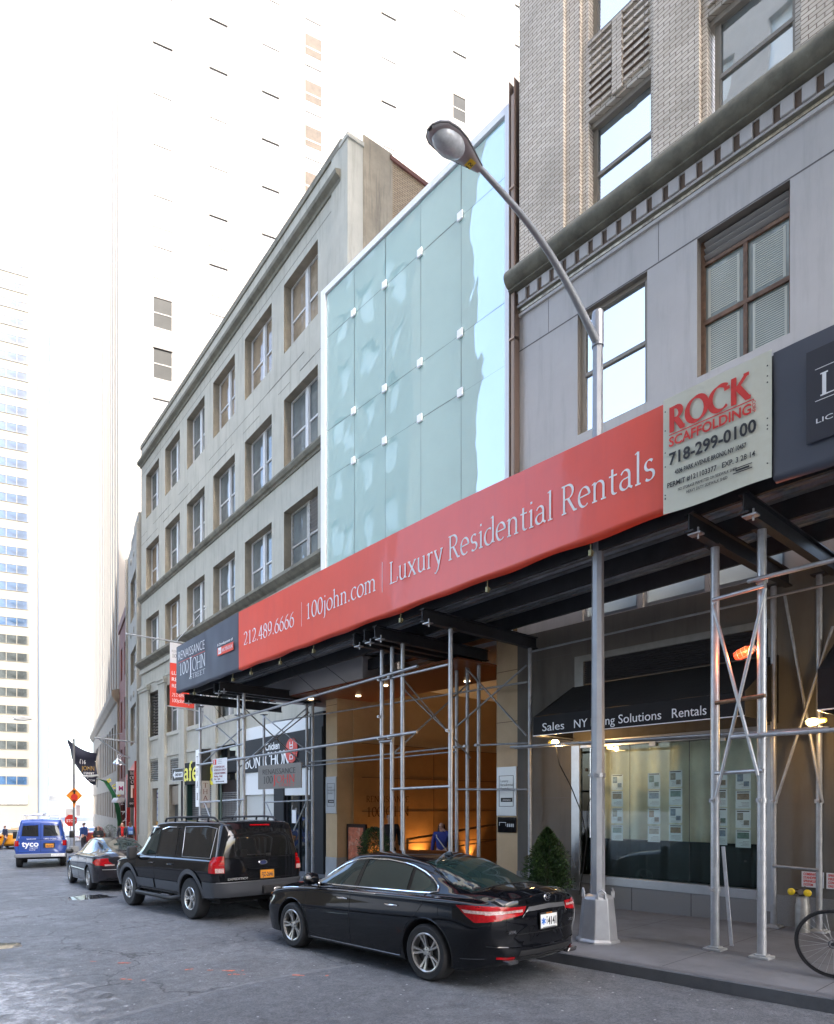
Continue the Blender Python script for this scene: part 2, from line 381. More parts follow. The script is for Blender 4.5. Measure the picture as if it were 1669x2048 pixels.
# ================================================================ ground
def road_mat(lo=(.082,.087,.093), hi=(.144,.151,.159), worn=.6, crack=.9):
    m = bpy.data.materials.new('asphalt'); m.use_nodes = True
    nt = m.node_tree; b = nt.nodes['Principled BSDF']; L = nt.links.new
    tc = nt.nodes.new('ShaderNodeTexCoord'); src = tc.outputs['Object']
    def noise(s, d=8, r=.6, vec=src):
        n = nt.nodes.new('ShaderNodeTexNoise'); n.inputs['Scale'].default_value = s; n.inputs['Detail'].default_value = d
        n.inputs['Roughness'].default_value = r; L(vec, n.inputs['Vector']); return n.outputs['Fac']
    def ramp(f, pts):
        r = nt.nodes.new('ShaderNodeValToRGB'); L(f, r.inputs[0]); e = r.color_ramp.elements
        e[0].position, e[0].color = pts[0][0], (*pts[0][1], 1); e[1].position, e[1].color = pts[1][0], (*pts[1][1], 1)
        for p, c in pts[2:]:
            q = e.new(p); q.color = (*c, 1)
        return r.outputs[0]
    def mix(f, a, b2, mode='MIX'):
        x = nt.nodes.new('ShaderNodeMix'); x.data_type = 'RGBA'; x.blend_type = mode
        if isinstance(f, float): x.inputs[0].default_value = f
        else: L(f, x.inputs[0])
        for k, v in ((6, a), (7, b2)):
            if isinstance(v, tuple): x.inputs[k].default_value = (*v, 1)
            else: L(v, x.inputs[k])
        return x.outputs[2]
    base = ramp(noise(.35, 9, .62), [(.3, lo), (.7, hi)])
    grit = ramp(noise(38, 6, .85), [(.36, (.35,.35,.35)), (.64, (1.7,1.7,1.7))])
    c = mix(.85, base, grit, 'MULTIPLY')
    c = mix(.6, c, ramp(noise(7, 9, .75), [(.38, (.55,.57,.6)), (.62, (1.45,1.45,1.45))]), 'MULTIPLY')
    c = mix(ramp(noise(2.6, 12, .75), [(.56, (0,0,0)), (.70, (worn,worn,worn))]), c, (.20,.21,.22))     # worn pale areas
    c = mix(ramp(noise(1.1, 6, .6), [(.64, (0,0,0)), (.74, (.45,.45,.45))]), c, (.045,.047,.052))      # damp and oily spots
    v = nt.nodes.new('ShaderNodeTexVoronoi'); v.feature = 'DISTANCE_TO_EDGE'; v.inputs['Scale'].default_value = .55
    mp = nt.nodes.new('ShaderNodeVectorMath'); mp.operation = 'MULTIPLY_ADD'
    nn = nt.nodes.new('ShaderNodeTexNoise'); nn.inputs['Scale'].default_value = 1.5; nn.inputs['Detail'].default_value = 6; L(src, nn.inputs['Vector'])
    L(nn.outputs['Color'], mp.inputs[0]); mp.inputs[1].default_value = (1.0,1.0,1.0); L(src, mp.inputs[2]); L(mp.outputs[0], v.inputs['Vector'])
    c = mix(ramp(v.outputs['Distance'], [(.0, (crack,crack,crack)), (.012, (0,0,0))]), c, (.015,.015,.017))       # cracks
    sp = nt.nodes.new('ShaderNodeTexVoronoi'); sp.inputs['Scale'].default_value = 5.5; L(src, sp.inputs['Vector'])
    c = mix(ramp(sp.outputs['Distance'], [(.05, (1,1,1)), (.09, (0,0,0))]), c, (.42,.43,.44))      # gum and litter specks
    L(c, b.inputs['Base Color'])
    rr = nt.nodes.new('ShaderNodeMapRange'); L(noise(1.1, 6, .6), rr.inputs[0]); rr.inputs[1].default_value = .5; rr.inputs[2].default_value = .75
    rr.inputs[3].default_value = .62; rr.inputs[4].default_value = .34; L(rr.outputs[0], b.inputs['Roughness'])
    bp = nt.nodes.new('ShaderNodeBump'); bp.inputs['Strength'].default_value = .9; bp.inputs['Distance'].default_value = .014
    L(noise(70, 6, .8), bp.inputs['Height']); L(bp.outputs[0], b.inputs['Normal'])
    return m
asphalt = road_mat()
mb = MB()
rows = []
for yy in [-60, -30, -10] + list(range(-6, 76, 3)) + [90, 200, 600, 1500]:
    rows.append([(xx, yy, gz(xx, yy)) for xx in (-400, -60, -12, -6, 0, 4, 8, 14, 24, 60, 400, 1500)])
mb.grid([r[::1] for r in rows])
road = mb.build('road', asphalt, smooth=True); tag(road, 'grey worn asphalt roadway sloping gently downhill', 'road', kind='structure')

# kerb line: straight, then bending right with the street
KL = [(7.54, -30), (7.54, 12), (7.62, 18), (7.95, 24), (8.75, 32), (10.35, 38.5), (12.1, 45), (20.5, 77), (33, 125)]
def off(line, d):
    out = []
    for i, p in enumerate(line):
        a = Vector(line[max(0, i-1)]); b = Vector(line[min(len(line)-1, i+1)]); t = (b-a).normalized()
        out.append((p[0]+t.y*d, p[1]-t.x*d))
    return out
def resamp(line, step=1.5):
    o = []
    for i in range(len(line)-1):
        a, b = Vector(line[i]), Vector(line[i+1]); n = max(1, int((b-a).length/step))
        o += [tuple(a.lerp(b, k/n)) for k in range(n)]
    return o + [line[-1]]
KLr = resamp(KL)
walkmat = M('sidewalk_concrete', (.125,.130,.142), .75, var=.18, vs=1.3, bump=.25, bs=60, stain=(.06,.062,.068), ss=2.2, samt=.6)
kerbmat = M('steel_faced_kerb', (.085,.09,.10), .6, var=.25, vs=3, bump=.25, bs=40, stain=(.04,.042,.046), ss=3, samt=.6)
KH = .145
k2 = off(KLr, .16); k3 = off(KLr, 16)
mb = MB()
mb.grid([[(p[0], p[1], gz(*p)-.05) for p in KLr], [(p[0], p[1], gz(*p)+KH-.012) for p in KLr], [(p[0]+.012, p[1], gz(*p)+KH) for p in KLr], [(p[0], p[1], gz(*p)+KH) for p in k2], [(p[0], p[1], gz(*p)) for p in k2]])
tag(mb.build('kerb', kerbmat), 'grey kerb edging the near sidewalk', 'kerb', kind='structure')
mb = MB()
def wz(x, y): return gz(x, y) + KH - .004 + .006*max(0, x-7.7)
mb.grid([[(p[0], p[1], wz(p[0], p[1])) for p in off(KLr, d)] for d in (.16, 2, 4, 6, 16)])
walk = mb.build('sidewalk', walkmat); tag(walk, 'grey concrete sidewalk under the scaffold shed', 'sidewalk', kind='structure')
# flag joints: shallow dark grooves laid as thin strips
mb = MB(); jz = .004
for q in range(-6, 16):
    y = q*1.55+.75
    mb.quad((7.72,y-.006,wz(7.72,y)+jz),(7.72,y+.006,wz(7.72,y)+jz),(11.66,y+.006,wz(11.66,y)+jz),(11.66,y-.006,wz(11.66,y)+jz))
for xx in (9.15, 10.6):
    for q in range(-6, 16):
        y0 = q*1.55+.76; y1 = y0+1.535
        mb.quad((xx-.006,y0,wz(xx,y0)+jz),(xx+.006,y0,wz(xx,y0)+jz),(xx+.006,y1,wz(xx,y1)+jz),(xx-.006,y1,wz(xx,y1)+jz))
tag(mb.build('sidewalk', M('joint_dirt', (.05,.05,.052), .8)), 'dark joints between the sidewalk flags', 'sidewalk', kind='structure')
# opposite sidewalk (camera side)
mb = MB()
OK = [(-.9,-30),(-.9,20),(-.2,30),(1.6,42),(9.5,72),(22,120)]
OKr = resamp(OK, 3)
mb.grid([[(p[0], p[1], gz(*p)-.03) for p in OKr], [(p[0], p[1], gz(*p)+.14) for p in OKr], [(p[0], p[1], gz(*p)+.14) for p in off(OKr, -3.4)]])
tag(mb.build('sidewalk', walkmat), 'concrete sidewalk on the camera side of the street', 'sidewalk', kind='structure')
# newer asphalt patch in the foreground, tar seam, paint, manhole
patchm = road_mat((.082,.088,.097), (.108,.116,.127), .22, .25); patchm.name = 'newer_asphalt'
mb = MB()
ed = [(-.88,6.3),(1.2,6.42),(2.16,6.57),(2.69,6.66),(3.51,6.84),(4.4,6.9),(5.5,6.86),(7.5,6.8)]
ew = resamp(ed, .25); random.seed(3)
top = [(p[0], p[1]+random.uniform(-.015,.015)) for p in ew]
mb.grid([[(p[0], p[1], gz(*p)+.004) for p in top], [(p[0], -8, gz(0,-8)+.004) for p in top]])
tag(mb.build('road', patchm), 'newer smooth asphalt patch in the foreground', 'road', kind='structure')
mb = MB()
mb.grid([[(p[0], p[1]+.04+.09*abs(math.sin(p[0]*1.7))*random.uniform(.2,1.2), gz(*p)+.003) for p in top], [(p[0], p[1]+.001, gz(*p)+.003) for p in top]])
tag(mb.build('road', M('pale_road_seam', (.12,.128,.138), .7, var=.35, vs=9, stain=(.07,.075,.08), ss=5, samt=.8)), 'pale worn seam along the asphalt patch', 'road', kind='structure')
mb = MB()
for (x, y, w_, h_) in ((2.3,11.6,.32,.15),(1.55,13.5,.45,.16)):
    mb.poly([(x+w_*math.cos(a*pi/9)*random.uniform(.75,1.1), y+h_*2.2*math.sin(a*pi/9)*random.uniform(.75,1.1), gz(x,y)+.005) for a in range(18)])
for (x, y, s_) in ((5.5,17.3,1.0),):
    mb.poly([(x+.55*s_*math.cos(a*pi/12)*random.uniform(.6,1.15), y+.9*s_*math.sin(a*pi/12)*random.uniform(.6,1.15), gz(x,y)+.005) for a in range(24)])
tag(mb.build('water', M('puddle_water', (.03,.032,.035), .02, ior=1.7)), 'shallow puddles on the asphalt beside the second car', 'puddle', kind='structure')
# pale mottled area, fading outward, at the lower left
mb = MB(); random.seed(11)
def pale_area(): 
    m = bpy.data.materials.new('pale_mottle'); m.use_nodes = True; nt = m.node_tree; b = nt.nodes['Principled BSDF']; L = nt.links.new
    tc = nt.nodes.new('ShaderNodeTexCoord'); n = nt.nodes.new('ShaderNodeTexNoise'); n.inputs['Scale'].default_value = 5; n.inputs['Detail'].default_value = 14; n.inputs['Roughness'].default_value = .8
    L(tc.outputs['Object'], n.inputs['Vector'])
    g = nt.nodes.new('ShaderNodeTexGradient'); g.gradient_type = 'SPHERICAL'; mp = nt.nodes.new('ShaderNodeMapping'); mp.inputs['Location'].default_value = (-.75, -4.2/1.9+.0, 0)
    mp.inputs['Location'].default_value = (-.80, -2.05, 0); mp.inputs['Scale'].default_value = (.60, .25, 1); L(tc.outputs['Object'], mp.inputs[0]); L(mp.outputs[0], g.inputs[0])
    mu = nt.nodes.new('ShaderNodeMath'); mu.operation = 'MULTIPLY_ADD'; L(n.outputs['Fac'], mu.inputs[0]); mu.inputs[1].default_value = 3.2; mu.inputs[2].default_value = -1.85
    ad = nt.nodes.new('ShaderNodeMath'); ad.operation = 'ADD'; L(mu.outputs[0], ad.inputs[0]); L(g.outputs['Fac'], ad.inputs[1])
    cl = nt.nodes.new('ShaderNodeClamp'); L(ad.outputs[0], cl.inputs[0])
    b.inputs['Base Color'].default_value = (.50,.52,.54,1); b.inputs['Roughness'].default_value = .55
    L(cl.outputs[0], b.inputs['Alpha']); return m
mb.grid([[(x, y, gz(x,y)+.006) for x in (-.85,0,1,3.4)] for y in (4,7,9,13)])
tag(mb.build('road', pale_area()), 'pale mottled area of asphalt at the lower left', 'road', kind='structure')
# manhole
mh = MB(); mh.lathe([(0,.012),(.30,.012),(.30,.008),(.34,.008),(.34,0)], n=28)
for a in range(8):
    t = a*pi/4; mh.obox((.18*math.cos(t), .18*math.sin(t), .014), (.07*math.cos(t), .07*math.sin(t), 0), (-.012*math.sin(t), .012*math.cos(t), 0), (0,0,.003))
o = mh.build('manhole_cover', M('cast_iron', (.2,.2,.21), .45, .6, var=.2, vs=8)); o.location = (2.15, 14.4, gz(0,14.4)+.004)
tag(o, 'round cast iron manhole cover set in the road at the left', 'manhole cover')
mb = MB(); random.seed(5)
for (x0,y0,x1,y1) in ((3.9,7.9,4.25,7.55),(4.0,7.5,4.2,7.35),(4.5,7.0,4.9,6.6),(3.75,8.1,3.9,8.05),(3.0,9.5,3.35,9.0),(2.9,8.2,3.1,7.9)):
    for k in range(5):
        a = random.random(); b_ = a+.16; wd = random.uniform(.008,.02)
        p = Vector((x0+(x1-x0)*a, y0+(y1-y0)*a)); q = Vector((x0+(x1-x0)*min(1,b_), y0+(y1-y0)*min(1,b_))); t = (q-p).normalized()*wd; j = random.uniform(-.03,.03)
        if (q-p).length < .01: continue
        mb.quad((p.x-t.y+j,p.y+t.x,gz(0,p.y)+.007),(p.x+t.y+j,p.y-t.x,gz(0,p.y)+.007),(q.x+t.y+j,q.y-t.x,gz(0,q.y)+.007),(q.x-t.y+j,q.y+t.x,gz(0,q.y)+.007))
tag(mb.build('road', M('faded_orange_paint', (.5,.13,.07), .7, var=.4, vs=30)), 'faded orange survey paint marks on the asphalt', 'marking', kind='structure')
# ================================================================ buildings (local X = into the building, Y = along the street, Z = up)
def window_proto(w, h, frame, pane, style, t=.06, split=None, rail=.5, dep=.05):
    """pane mesh with a frame child; local origin = lower y corner of the opening, pane at x=0"""
    p = MB().box(.0, .012, 0, w, 0, h).build('window', pane)
    f = MB()
    f.box(-dep, .03, 0, t, 0, h); f.box(-dep, .03, w-t, w, 0, h); f.box(-dep, .03, t, w-t, h-t, h); f.box(-dep, .03, t, w-t, 0, t)
    cols = split or [(t, w-t)]
    for i, (a, b) in enumerate(cols):
        if i: f.box(-dep-.03, .03, cols[i-1][1], a, t, h-t)
        f.box(-dep+.01, .02, a, b, h*rail-.035, h*rail+.035)
        f.box(-.03, .0, a, a+.035, t, h*rail-.035); f.box(-.03, .0, b-.035, b, t, h*rail-.035)
        f.box(-.045, -.01, a, a+.035, h*rail+.035, h-t); f.box(-.045, -.01, b-.035, b, h*rail+.035, h-t)
    f.build('frame', frame, p)
    return p
def put(proto, parent, x, y, z, used):
    o = proto if not used else copy_tree(proto)
    o.parent = parent; o.location = (x, y, z); return o
def louver(w, h, n=9, tilt=.05, blade=None, th=.012):
    mb = MB(); s = h/n
    for k in range(n):
        z = (k+.5)*s
        mb.obox((0, w/2, z), (.045, 0, -.03), (0, w/2, 0), (.006, 0, .009))
    mb.box(.10, .11, 0, w, 0, h, 1)
    return mb

stoneA = M('painted_limestone', (.47,.455,.45), .7, var=.07, vs=.7, bump=.1, bs=30, stain=(.29,.28,.28), ss=.9, samt=.55, streak=True)
brickA = brick_mat('cream_brick', (.66,.60,.52), (.54,.48,.40), (.17,.125,.095), bw=.21, bh=.07, ms=.0075, bump=.3)
brickA_side = brick_mat('brown_brick', (.33,.26,.20), (.27,.2,.15), (.1,.075,.06), bw=.21, bh=.072)
granite = M('grey_granite', (.17,.17,.17), .55, var=.22, vs=90, bump=.05, bs=60, stain=(.2,.18,.14), ss=1.5, samt=.4)
rollmat = M('mossy_stone', (.15,.145,.115), .85, var=.3, vs=3, bump=.4, bs=30, stain=(.07,.065,.05), ss=2.5, samt=.7)
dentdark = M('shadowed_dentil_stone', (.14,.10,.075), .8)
windowA = M('pale_reflective_pane', (.16,.20,.21), .02, ior=5.2, var=.12, vs=.6, wave=.012, bs=.6)
windowA2 = M('blind_behind_glass', (.20,.245,.24), .05, ior=2.2, var=.1, vs=.6, wave=.02, bs=.9)
rustyframe = M('rusty_brown_frame', (.16,.09,.055), .6, var=.4, vs=8)
brownframe = M('taupe_window_frame', (.27,.24,.20), .5)
alu = M('brushed_aluminium', (.46,.47,.49), .35, .8, var=.06, vs=8)
blackvoid = M('black_void', (.006,.006,.006), .8)
ac_metal = M('white_enamel', (.6,.6,.58), .5)

# --- A: the brick office building on a painted stone base, shop at street level
XA = 11.7
bA = thing('office_building', 'cream brick office building on a painted stone base with a roll moulding between them', 'building', (XA, 0, 0))
stone_holes = [(6.11,7.53,9.22,11.58),(3.83,5.23,9.22,11.58),(1.55,2.95,9.22,11.58),(-.75,.67,9.22,11.58),
               (6.30,7.43,5.54,8.05),(5.10,6.20,5.54,8.05),(3.90,5.02,5.54,8.05),(1.5,2.9,5.54,8.05),
               (4.05,7.57,4.30,4.86),(4.24,7.46,.47,3.2),(-3.5,2.6,.47,3.2),(-3.5,2.6,4.3,4.86)]
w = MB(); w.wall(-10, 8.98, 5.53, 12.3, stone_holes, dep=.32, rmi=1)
w.box(.02, 3, 8.9, 8.98, .5, 12.3)
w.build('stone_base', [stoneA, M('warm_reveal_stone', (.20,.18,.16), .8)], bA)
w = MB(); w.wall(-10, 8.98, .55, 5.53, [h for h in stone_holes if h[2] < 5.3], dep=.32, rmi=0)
w.build('street_level_stone', M('shaded_unpainted_limestone', (.125,.114,.097), .75, var=.12, vs=1.2, bump=.1, bs=30, stain=(.065,.058,.048), ss=.9, samt=.6, streak=True), bA)  # unpainted stone, colour darkened further for the shade under the shed
rv = MB()       # recessed reveals read warm brown
g_ = MB(); g_.box(-.03, .5, -10, 4.04, -.3, .55); g_.box(-.045, .5, 4.04, 7.65, -.3, .44); g_.box(-.03, .5, 7.65, 8.98, -.3, .55)
for yy in (6.38, 5.31): g_.box(-.047, -.03, yy-.004, yy+.004, -.3, .44, 1)
g_.build('granite_plinth', [granite, blackvoid], bA)
gr = MB()
for z in (11.6,): gr.box(-.004, .01, -10, 8.98, z-.012, z+.012)
for (y, z0, z1) in ((8.2,11.62,12.3),(5.9,11.62,12.3),(3.2,11.62,12.3),(.6,11.62,12.3)): gr.box(-.003, .01, y-.004, y+.004, z0, z1)
for (y0,y1,z) in ((7.65,8.98,4.95),(7.65,8.98,2.1),(-10,3.2,8.6),): gr.box(-.003, .01, y0, y1, z-.005, z+.005)
gr.build('stone_joints', M('stone_joint', (.13,.12,.12), .8), bA)
# cornice group
c = MB()
prof = [(-.02,12.36),(-.05,12.36),(-.05,12.43),(-.10,12.46),(-.10,12.78),(-.26,12.80),(-.26,12.84)]
n = 14
for k in range(n+1):
    t = R(-70) - R(200)*k/n
    prof.append((-.20+.19*math.cos(t)-.03, 13.02+.19*math.sin(t)))
c.prism([(a, b) for a, b in prof]+[(0,13.2),(0,12.36)], -10, 9.02, axis='Y')
oc = c.build('roll_cornice', rollmat, bA, smooth=True)
lt = MB(); lt.box(-.055, 0, -10, 9.0, 12.30, 12.36); lt.box(-.115, -.05, -10, 9.0, 12.46, 12.50); lt.box(-.12,-.05,-10,9.0,12.755,12.80)
lt.build('string_course', stoneA, bA)
gs = MB(); gs.box(-.062, -.05, -10, 8.98, 12.375, 12.425)
gs.build('metal_flashing', M('worn_brass_flashing', (.42,.36,.26), .35, .7, var=.5, vs=9, bump=.5, bs=18, stain=(.08,.06,.05), ss=7, samt=.9), bA)
dn = MB(); y = -9.9
while y < 8.85:
    dn.box(-.155, -.10, y, y+.185, 12.505, 12.752); y += .29
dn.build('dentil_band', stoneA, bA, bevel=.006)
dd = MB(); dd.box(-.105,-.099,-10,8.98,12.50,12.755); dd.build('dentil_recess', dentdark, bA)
# brick storeys
bw = [(6.04,7.29),(3.76,5.07),(1.5,2.8),(-.8,.5)]
rowsz = [(13.22,15.2),(16.72,18.7),(20.2,22.2),(23.7,25.7),(27.2,29.2)]
holes = [(a, b, c0, c1) for a, b in bw for c0, c1 in rowsz]
m1 = MB(); m1.wall(-10, 8.84, 13.15, 34, holes, dep=.34, x=.0)
m1.quad((0,8.84,13.15),(8,8.84,13.15),(8,8.84,34),(0,8.84,34)); m1.quad((0,-10,34),(8,-10,34),(8,8.84,34),(0,8.84,34))
m1.build('brick_wall', brickA, bA)
pl = MB()
for (a, b) in ((7.43,8.84),(5.07,6.04-.0),(2.8,3.76),(.5,1.5)):
    pl.box(-.09, -.0005, a+.0, b, 13.15, 34) if a == 7.43 else None
pl.box(-.09,-.0005,5.16,5.95,13.15,34); pl.box(-.09,-.0005,2.9,3.66,13.15,34); pl.box(-.09,-.0005,.6,1.4,13.15,34)
pl.box(-.17,-.09,7.74,8.80,13.15,34)
pl.build('brick_pilaster', brickA, bA)
for a, b in bw:
    for c0, c1 in zip([r_[1] for r_ in rowsz][:3], [r_[0] for r_ in rowsz][1:4]):
        rb = MB(); z = c0+.12
        while z < c1-.06:
            for (u0, u1) in ((a+.03, (a+b)/2-.12), ((a+b)/2+.12, b-.03)): rb.box(-.05, 0, u0, u1, z, z+.05)
            z += .144
        rb.box(-.06, 0, (a+b)/2-.1, (a+b)/2+.1, c0+.05, c1-.06); rb.build('ribbed_spandrel', brickA, bA)
for a, b in bw:
    for c0, c1 in rowsz[:4]:
        MB().box(-.03, .3, a, b, c0-.09, c0).build('stone_sill', brownframe, bA); MB().box(.10,.3,a,b,c1-.1,c1).build('window_head', brownframe, bA)
pr = window_proto(1.25, 1.98, brownframe, windowA, 0); k = 0
for (a, b) in bw:
    for c0, c1 in rowsz[:3]:
        put(pr, bA, .22, a, c0, k); k += 1
# stone base windows: a plain sash pair and the four light rusty one
prs = window_proto(1.42, 2.36, brownframe, windowA, 0, t=.07); put(prs, bA, .16, 6.11, 9.22, 0)
prr = MB().box(0,.012,0,1.40,0,2.36).build('window', windowA2)
f = MB()
f.box(-.05,.03,0,.06,0,2.36); f.box(-.05,.03,1.34,1.4,0,2.36); f.box(-.05,.03,.06,1.34,0,.06); f.box(-.05,.03,.06,1.34,1.93,1.99)
f.box(-.05,.03,.06,1.34,.93,1.0); f.box(-.045,.03,.67,.73,.06,.93); f.box(-.045,.03,.67,.73,1.0,1.93)
f.build('frame', rustyframe, prr)
lv = MB()
for q in range(3): lv.obox((-.02,.7,2.06+q*.11),(.05,0,-.035),(0,.64,0),(.004,0,.006))
lv.box(.0,.012,.06,1.34,1.99,2.36,1); lv.build('louver', [M('grey_louver',(.32,.31,.30),.5), blackvoid], prr)
bl = MB()
for (a, b, z0, z1) in ((.10,.60,.12,.88),(.80,1.3,.12,.88),(.12,.6,1.1,1.85),(.80,1.3,1.1,1.85)):
    z = z0
    while z < z1: bl.box(-.004, -.001, a, b, z, z+.016); z += .036
    bl.box(-.006,-.001,a,a+.04,z0-.05,z1); bl.box(-.006,-.001,b-.04,b,z0-.05,z1)
bl.build('blind', M('cream_blind', (.56,.57,.50), .6), prr)
put(prr, bA, .2, 3.83, 9.22, 0)
put(prs, bA, .16, 1.55, 9.22, 1); put(prs, bA, .16, -.75, 9.22, 1)
low = M('pale_low_pane', (.72,.78,.74), .15, ior=1.5, var=.06, vs=1)  # pale pane colour for the low windows
prl = MB().box(0,.012,0,1.13,0,2.5).build('window', low)
f = MB(); f.box(-.05,.03,0,.06,0,2.5); f.box(-.05,.03,1.07,1.13,0,2.5); f.box(-.05,.03,.06,1.07,0,.08); f.box(-.05,.03,.06,1.07,1.3,1.36); f.build('frame', alu, prl)
for i, y in enumerate((6.30, 5.08, 3.90, 1.5)): put(prl, bA, .12, y, 5.54, i)
# louver over the shop
lf = MB(); lf.box(-.04,.06,4.05,7.57,4.74,4.86); lf.box(-.04,.06,7.38,7.57,4.2,4.74); lf.box(-.04,.06,4.05,4.12,4.2,4.74)
o = lf.build('louver_frame', M('dull_aluminium', (.24,.235,.22), .5, .4, var=.15, vs=4), bA)
lm = MB()
for q in range(12): lm.obox((.03,5.75,4.26+q*.042),(.022,0,-.012),(0,1.63,0),(.003,0,.004))
lm.box(.07,.08,4.12,7.38,4.2,4.74,1); lm.build('louver_blades', [M('dark_louver',(.10,.10,.105),.45,.3), blackvoid], o)
# shopfront: steel frame, glass, dark lower panel, room behind
sf_ = MB()
sf_.box(-.05,.10,7.46,7.64,.28,3.2); sf_.box(-.05,.10,4.06,4.24,.28,3.2); sf_.box(-.055,.10,4.24,7.46,.44,.60); sf_.box(-.03,.06,4.24,7.46,3.06,3.2)
sf_.box(-.06,.02,5.93,6.05,3.0,3.09); sf_.box(-.06,.02,4.75,4.87,3.0,3.09)
fo = sf_.build('shopfront_frame', alu, bA, bevel=.004)
gl = MB(); gl.box(.0,.012,4.24,7.46,.60,3.06); gl.build('shop_glass', clear_glass('shop_glass', (.95,.98,.96), 1.42), fo)
js = MB()
for yy in (6.44, 5.36, 6.98): js.box(-.004,.0,yy-.004,yy+.004,.6,3.06)
js.build('glass_joint', ink_black, fo)
dk = MB(); dk.grid([[(.16+.02*math.sin(y*9)+.012*math.sin(y*23), y, z) for y in [4.24+q*.08 for q in range(41)]] for z in (.6,.8,1.0,1.31)])
dk.build('dark_lower_drape', M('dark_teal_drape',(.012,.022,.026),.5), fo, smooth=True)
cu = MB(); rowsg = []
for z in (1.1,3.1): rowsg.append([(.62+.05*math.sin(y*2*pi/.42)+.02*math.sin(y*17), y, z) for y in [4.2+q*.04 for q in range(84)]])
cu.grid(rowsg); cu.build('pale_drape', M('pale_olive_drape',(.78,.80,.66),.8,var=.12,vs=2), fo, smooth=True)
rm = MB(); rm.box(.5,2.6,4.0,4.05,.4,3.3); rm.box(.5,2.6,7.5,7.55,.4,3.3); rm.box(.33,2.6,4.0,7.55,3.2,3.3); rm.box(.33,2.6,4.0,7.55,.3,.45); rm.box(2.5,2.6,4,7.55,.4,3.3)
rm.build('shop_room', M('shop_wall',(.4,.38,.33),.8), fo)
# second shop bay to the right (mostly out of frame)
s2 = MB(); s2.box(.1,.12,-3.5,2.6,.47,3.2); s2.build('side_shop_glass', blackglass, bA)
dp = MB()    # drain pipe between buildings
dp.box(-.06,.06,9.0,9.07,4,34); 
dp.tube([(-.10,9.10,4),(-.10,9.10,17.0)], .05, 8)
# papers in the window
pm = [M('listing_paper_%d'%i, c_, .6) for i, c_ in enumerate([(.86,.92,.94),(.82,.90,.93)])]
ph = [M('listing_photo_%d'%i, c_, .4, var=.5, vs=14) for i, c_ in enumerate([(.25,.33,.42),(.30,.22,.14),(.34,.33,.28),(.16,.27,.24)])]
names = {0:'second',1:'third'}
colsY = [(6.72,'first'),(6.01,'second'),(5.62,'third'),(4.88,'fourth'),(4.52,'fifth')]
rown = ['top','second','third','bottom']
for ci, (yc, cn) in enumerate(colsY):
    for rj, zc in enumerate((2.38,2.065,1.75,1.43)):
        o = MB().box(-.002,.002,-.115,.115,-.145,.145).build('listing_sheet', pm[(ci+rj) % 2])
        o.location = (XA+.05, yc, zc + (.03 if ci == 2 else 0) - (.03 if ci == 4 else 0))
        tag(o, '%s sheet in the %s column of white property listings in the shop window' % (rown[rj], cn), 'paper sheet', 'property listings in the shop window')
        d = MB(); random.seed(ci*10+rj)
        d.box(-.004,-.0025,-.095,.095,.115,.132,1)
        if rj % 2: d.box(-.004,-.0025,-.09,.09,.0,.10,0)
        else: d.box(-.004,-.0025,.0,.09,-.02,.10,0); d.box(-.004,-.0025,-.09,-.01,-.1,-.02,0)
        for q in range(4): d.box(-.004,-.0025,-.09,-.09+random.uniform(.09,.17),-.05-q*.022,-.045-q*.022,2)
        d.build('print', [ph[(ci*3+rj) % 4], M('dark_header',(.05,.05,.05),.5), M('grey_print',(.3,.3,.3),.5)], o)

# --- awning over the shop
aw = thing('shop_awning', 'black sloping fabric awning with white lettering over the shop window', 'awning', (XA, 0, 0))
fab = M('black_awning_fabric', (.012,.012,.013), .85, bump=.15, bs=200, var=.3, vs=1.5)
a0, a1 = 3.98, 7.62
m = MB()
def awp(t, y):      # slope
    return (-.02-1.28*t, y, 4.28-.70*t-.03*math.sin(t*pi)+.012*math.sin(y*5+t*3)*t)
m.grid([[awp(t/8, a0+(a1-a0)*q/24) for q in range(25)] for t in range(9)])
m.grid([[(-1.30, a0+(a1-a0)*q/24, 3.58-.36*t) for q in range(25)] for t in (0, 1)])
for yy in (a0, a1):
    m.poly([(-.02,yy,4.28),(-1.30,yy,3.58),(-1.30,yy,3.22),(-.02,yy,3.22)])
m.build('fabric', fab, aw)
tr = MB(); tr.box(-1.312,-1.302,a0,a1,3.222,3.236); tr.build('white_piping', ink_white, aw)
fr = MB(); fr.tube([(-1.28,a0,3.25),(-1.28,a1,3.25)],.014,6); fr.tube([(-.02,a0+.02,3.25),(-1.28,a0+.02,3.25)],.014,6); fr.tube([(-.02,a1-.02,3.25),(-1.28,a1-.02,3.25)],.014,6)
for yy in (4.9,5.8,6.7): fr.tube([(-.02,yy,3.9),(-1.28,yy,3.26)],.012,6)
fr.build('awning_frame', steel_dull, aw)
text('Sales', ink_white, (-1.304,7.42,3.30), size=.21, width=.46, parent=aw)
text('NY Living Solutions', ink_white, (-1.304,6.76,3.30), size=.21, width=1.56, parent=aw)
text('Rentals', ink_white, (-1.304,5.03,3.30), size=.21, width=.52, parent=aw)
for o in list(aw.children):
    if o.name.startswith('lettering'): pass
aw2 = thing('shop_awning', 'black awning cut off at the right edge above the bare yellow bulb', 'awning', (XA, 0, 0))
m = MB()
m.prism([(-.02,4.6),(-1.3,3.75),(-1.3,3.2),(-.02,3.2)], -2.8, 3.08, axis='Y'); 
m2 = MB(); b0, b1 = -2.8, 3.08
m2.grid([[(-.02-1.28*t/6, b0+(b1-b0)*q/20, 4.6-.85*t/6-.03*math.sin(t/6*pi)) for q in range(21)] for t in range(7)])
m2.grid([[(-1.30, b0+(b1-b0)*q/20, 3.75-.55*t) for q in range(21)] for t in (0,1)])
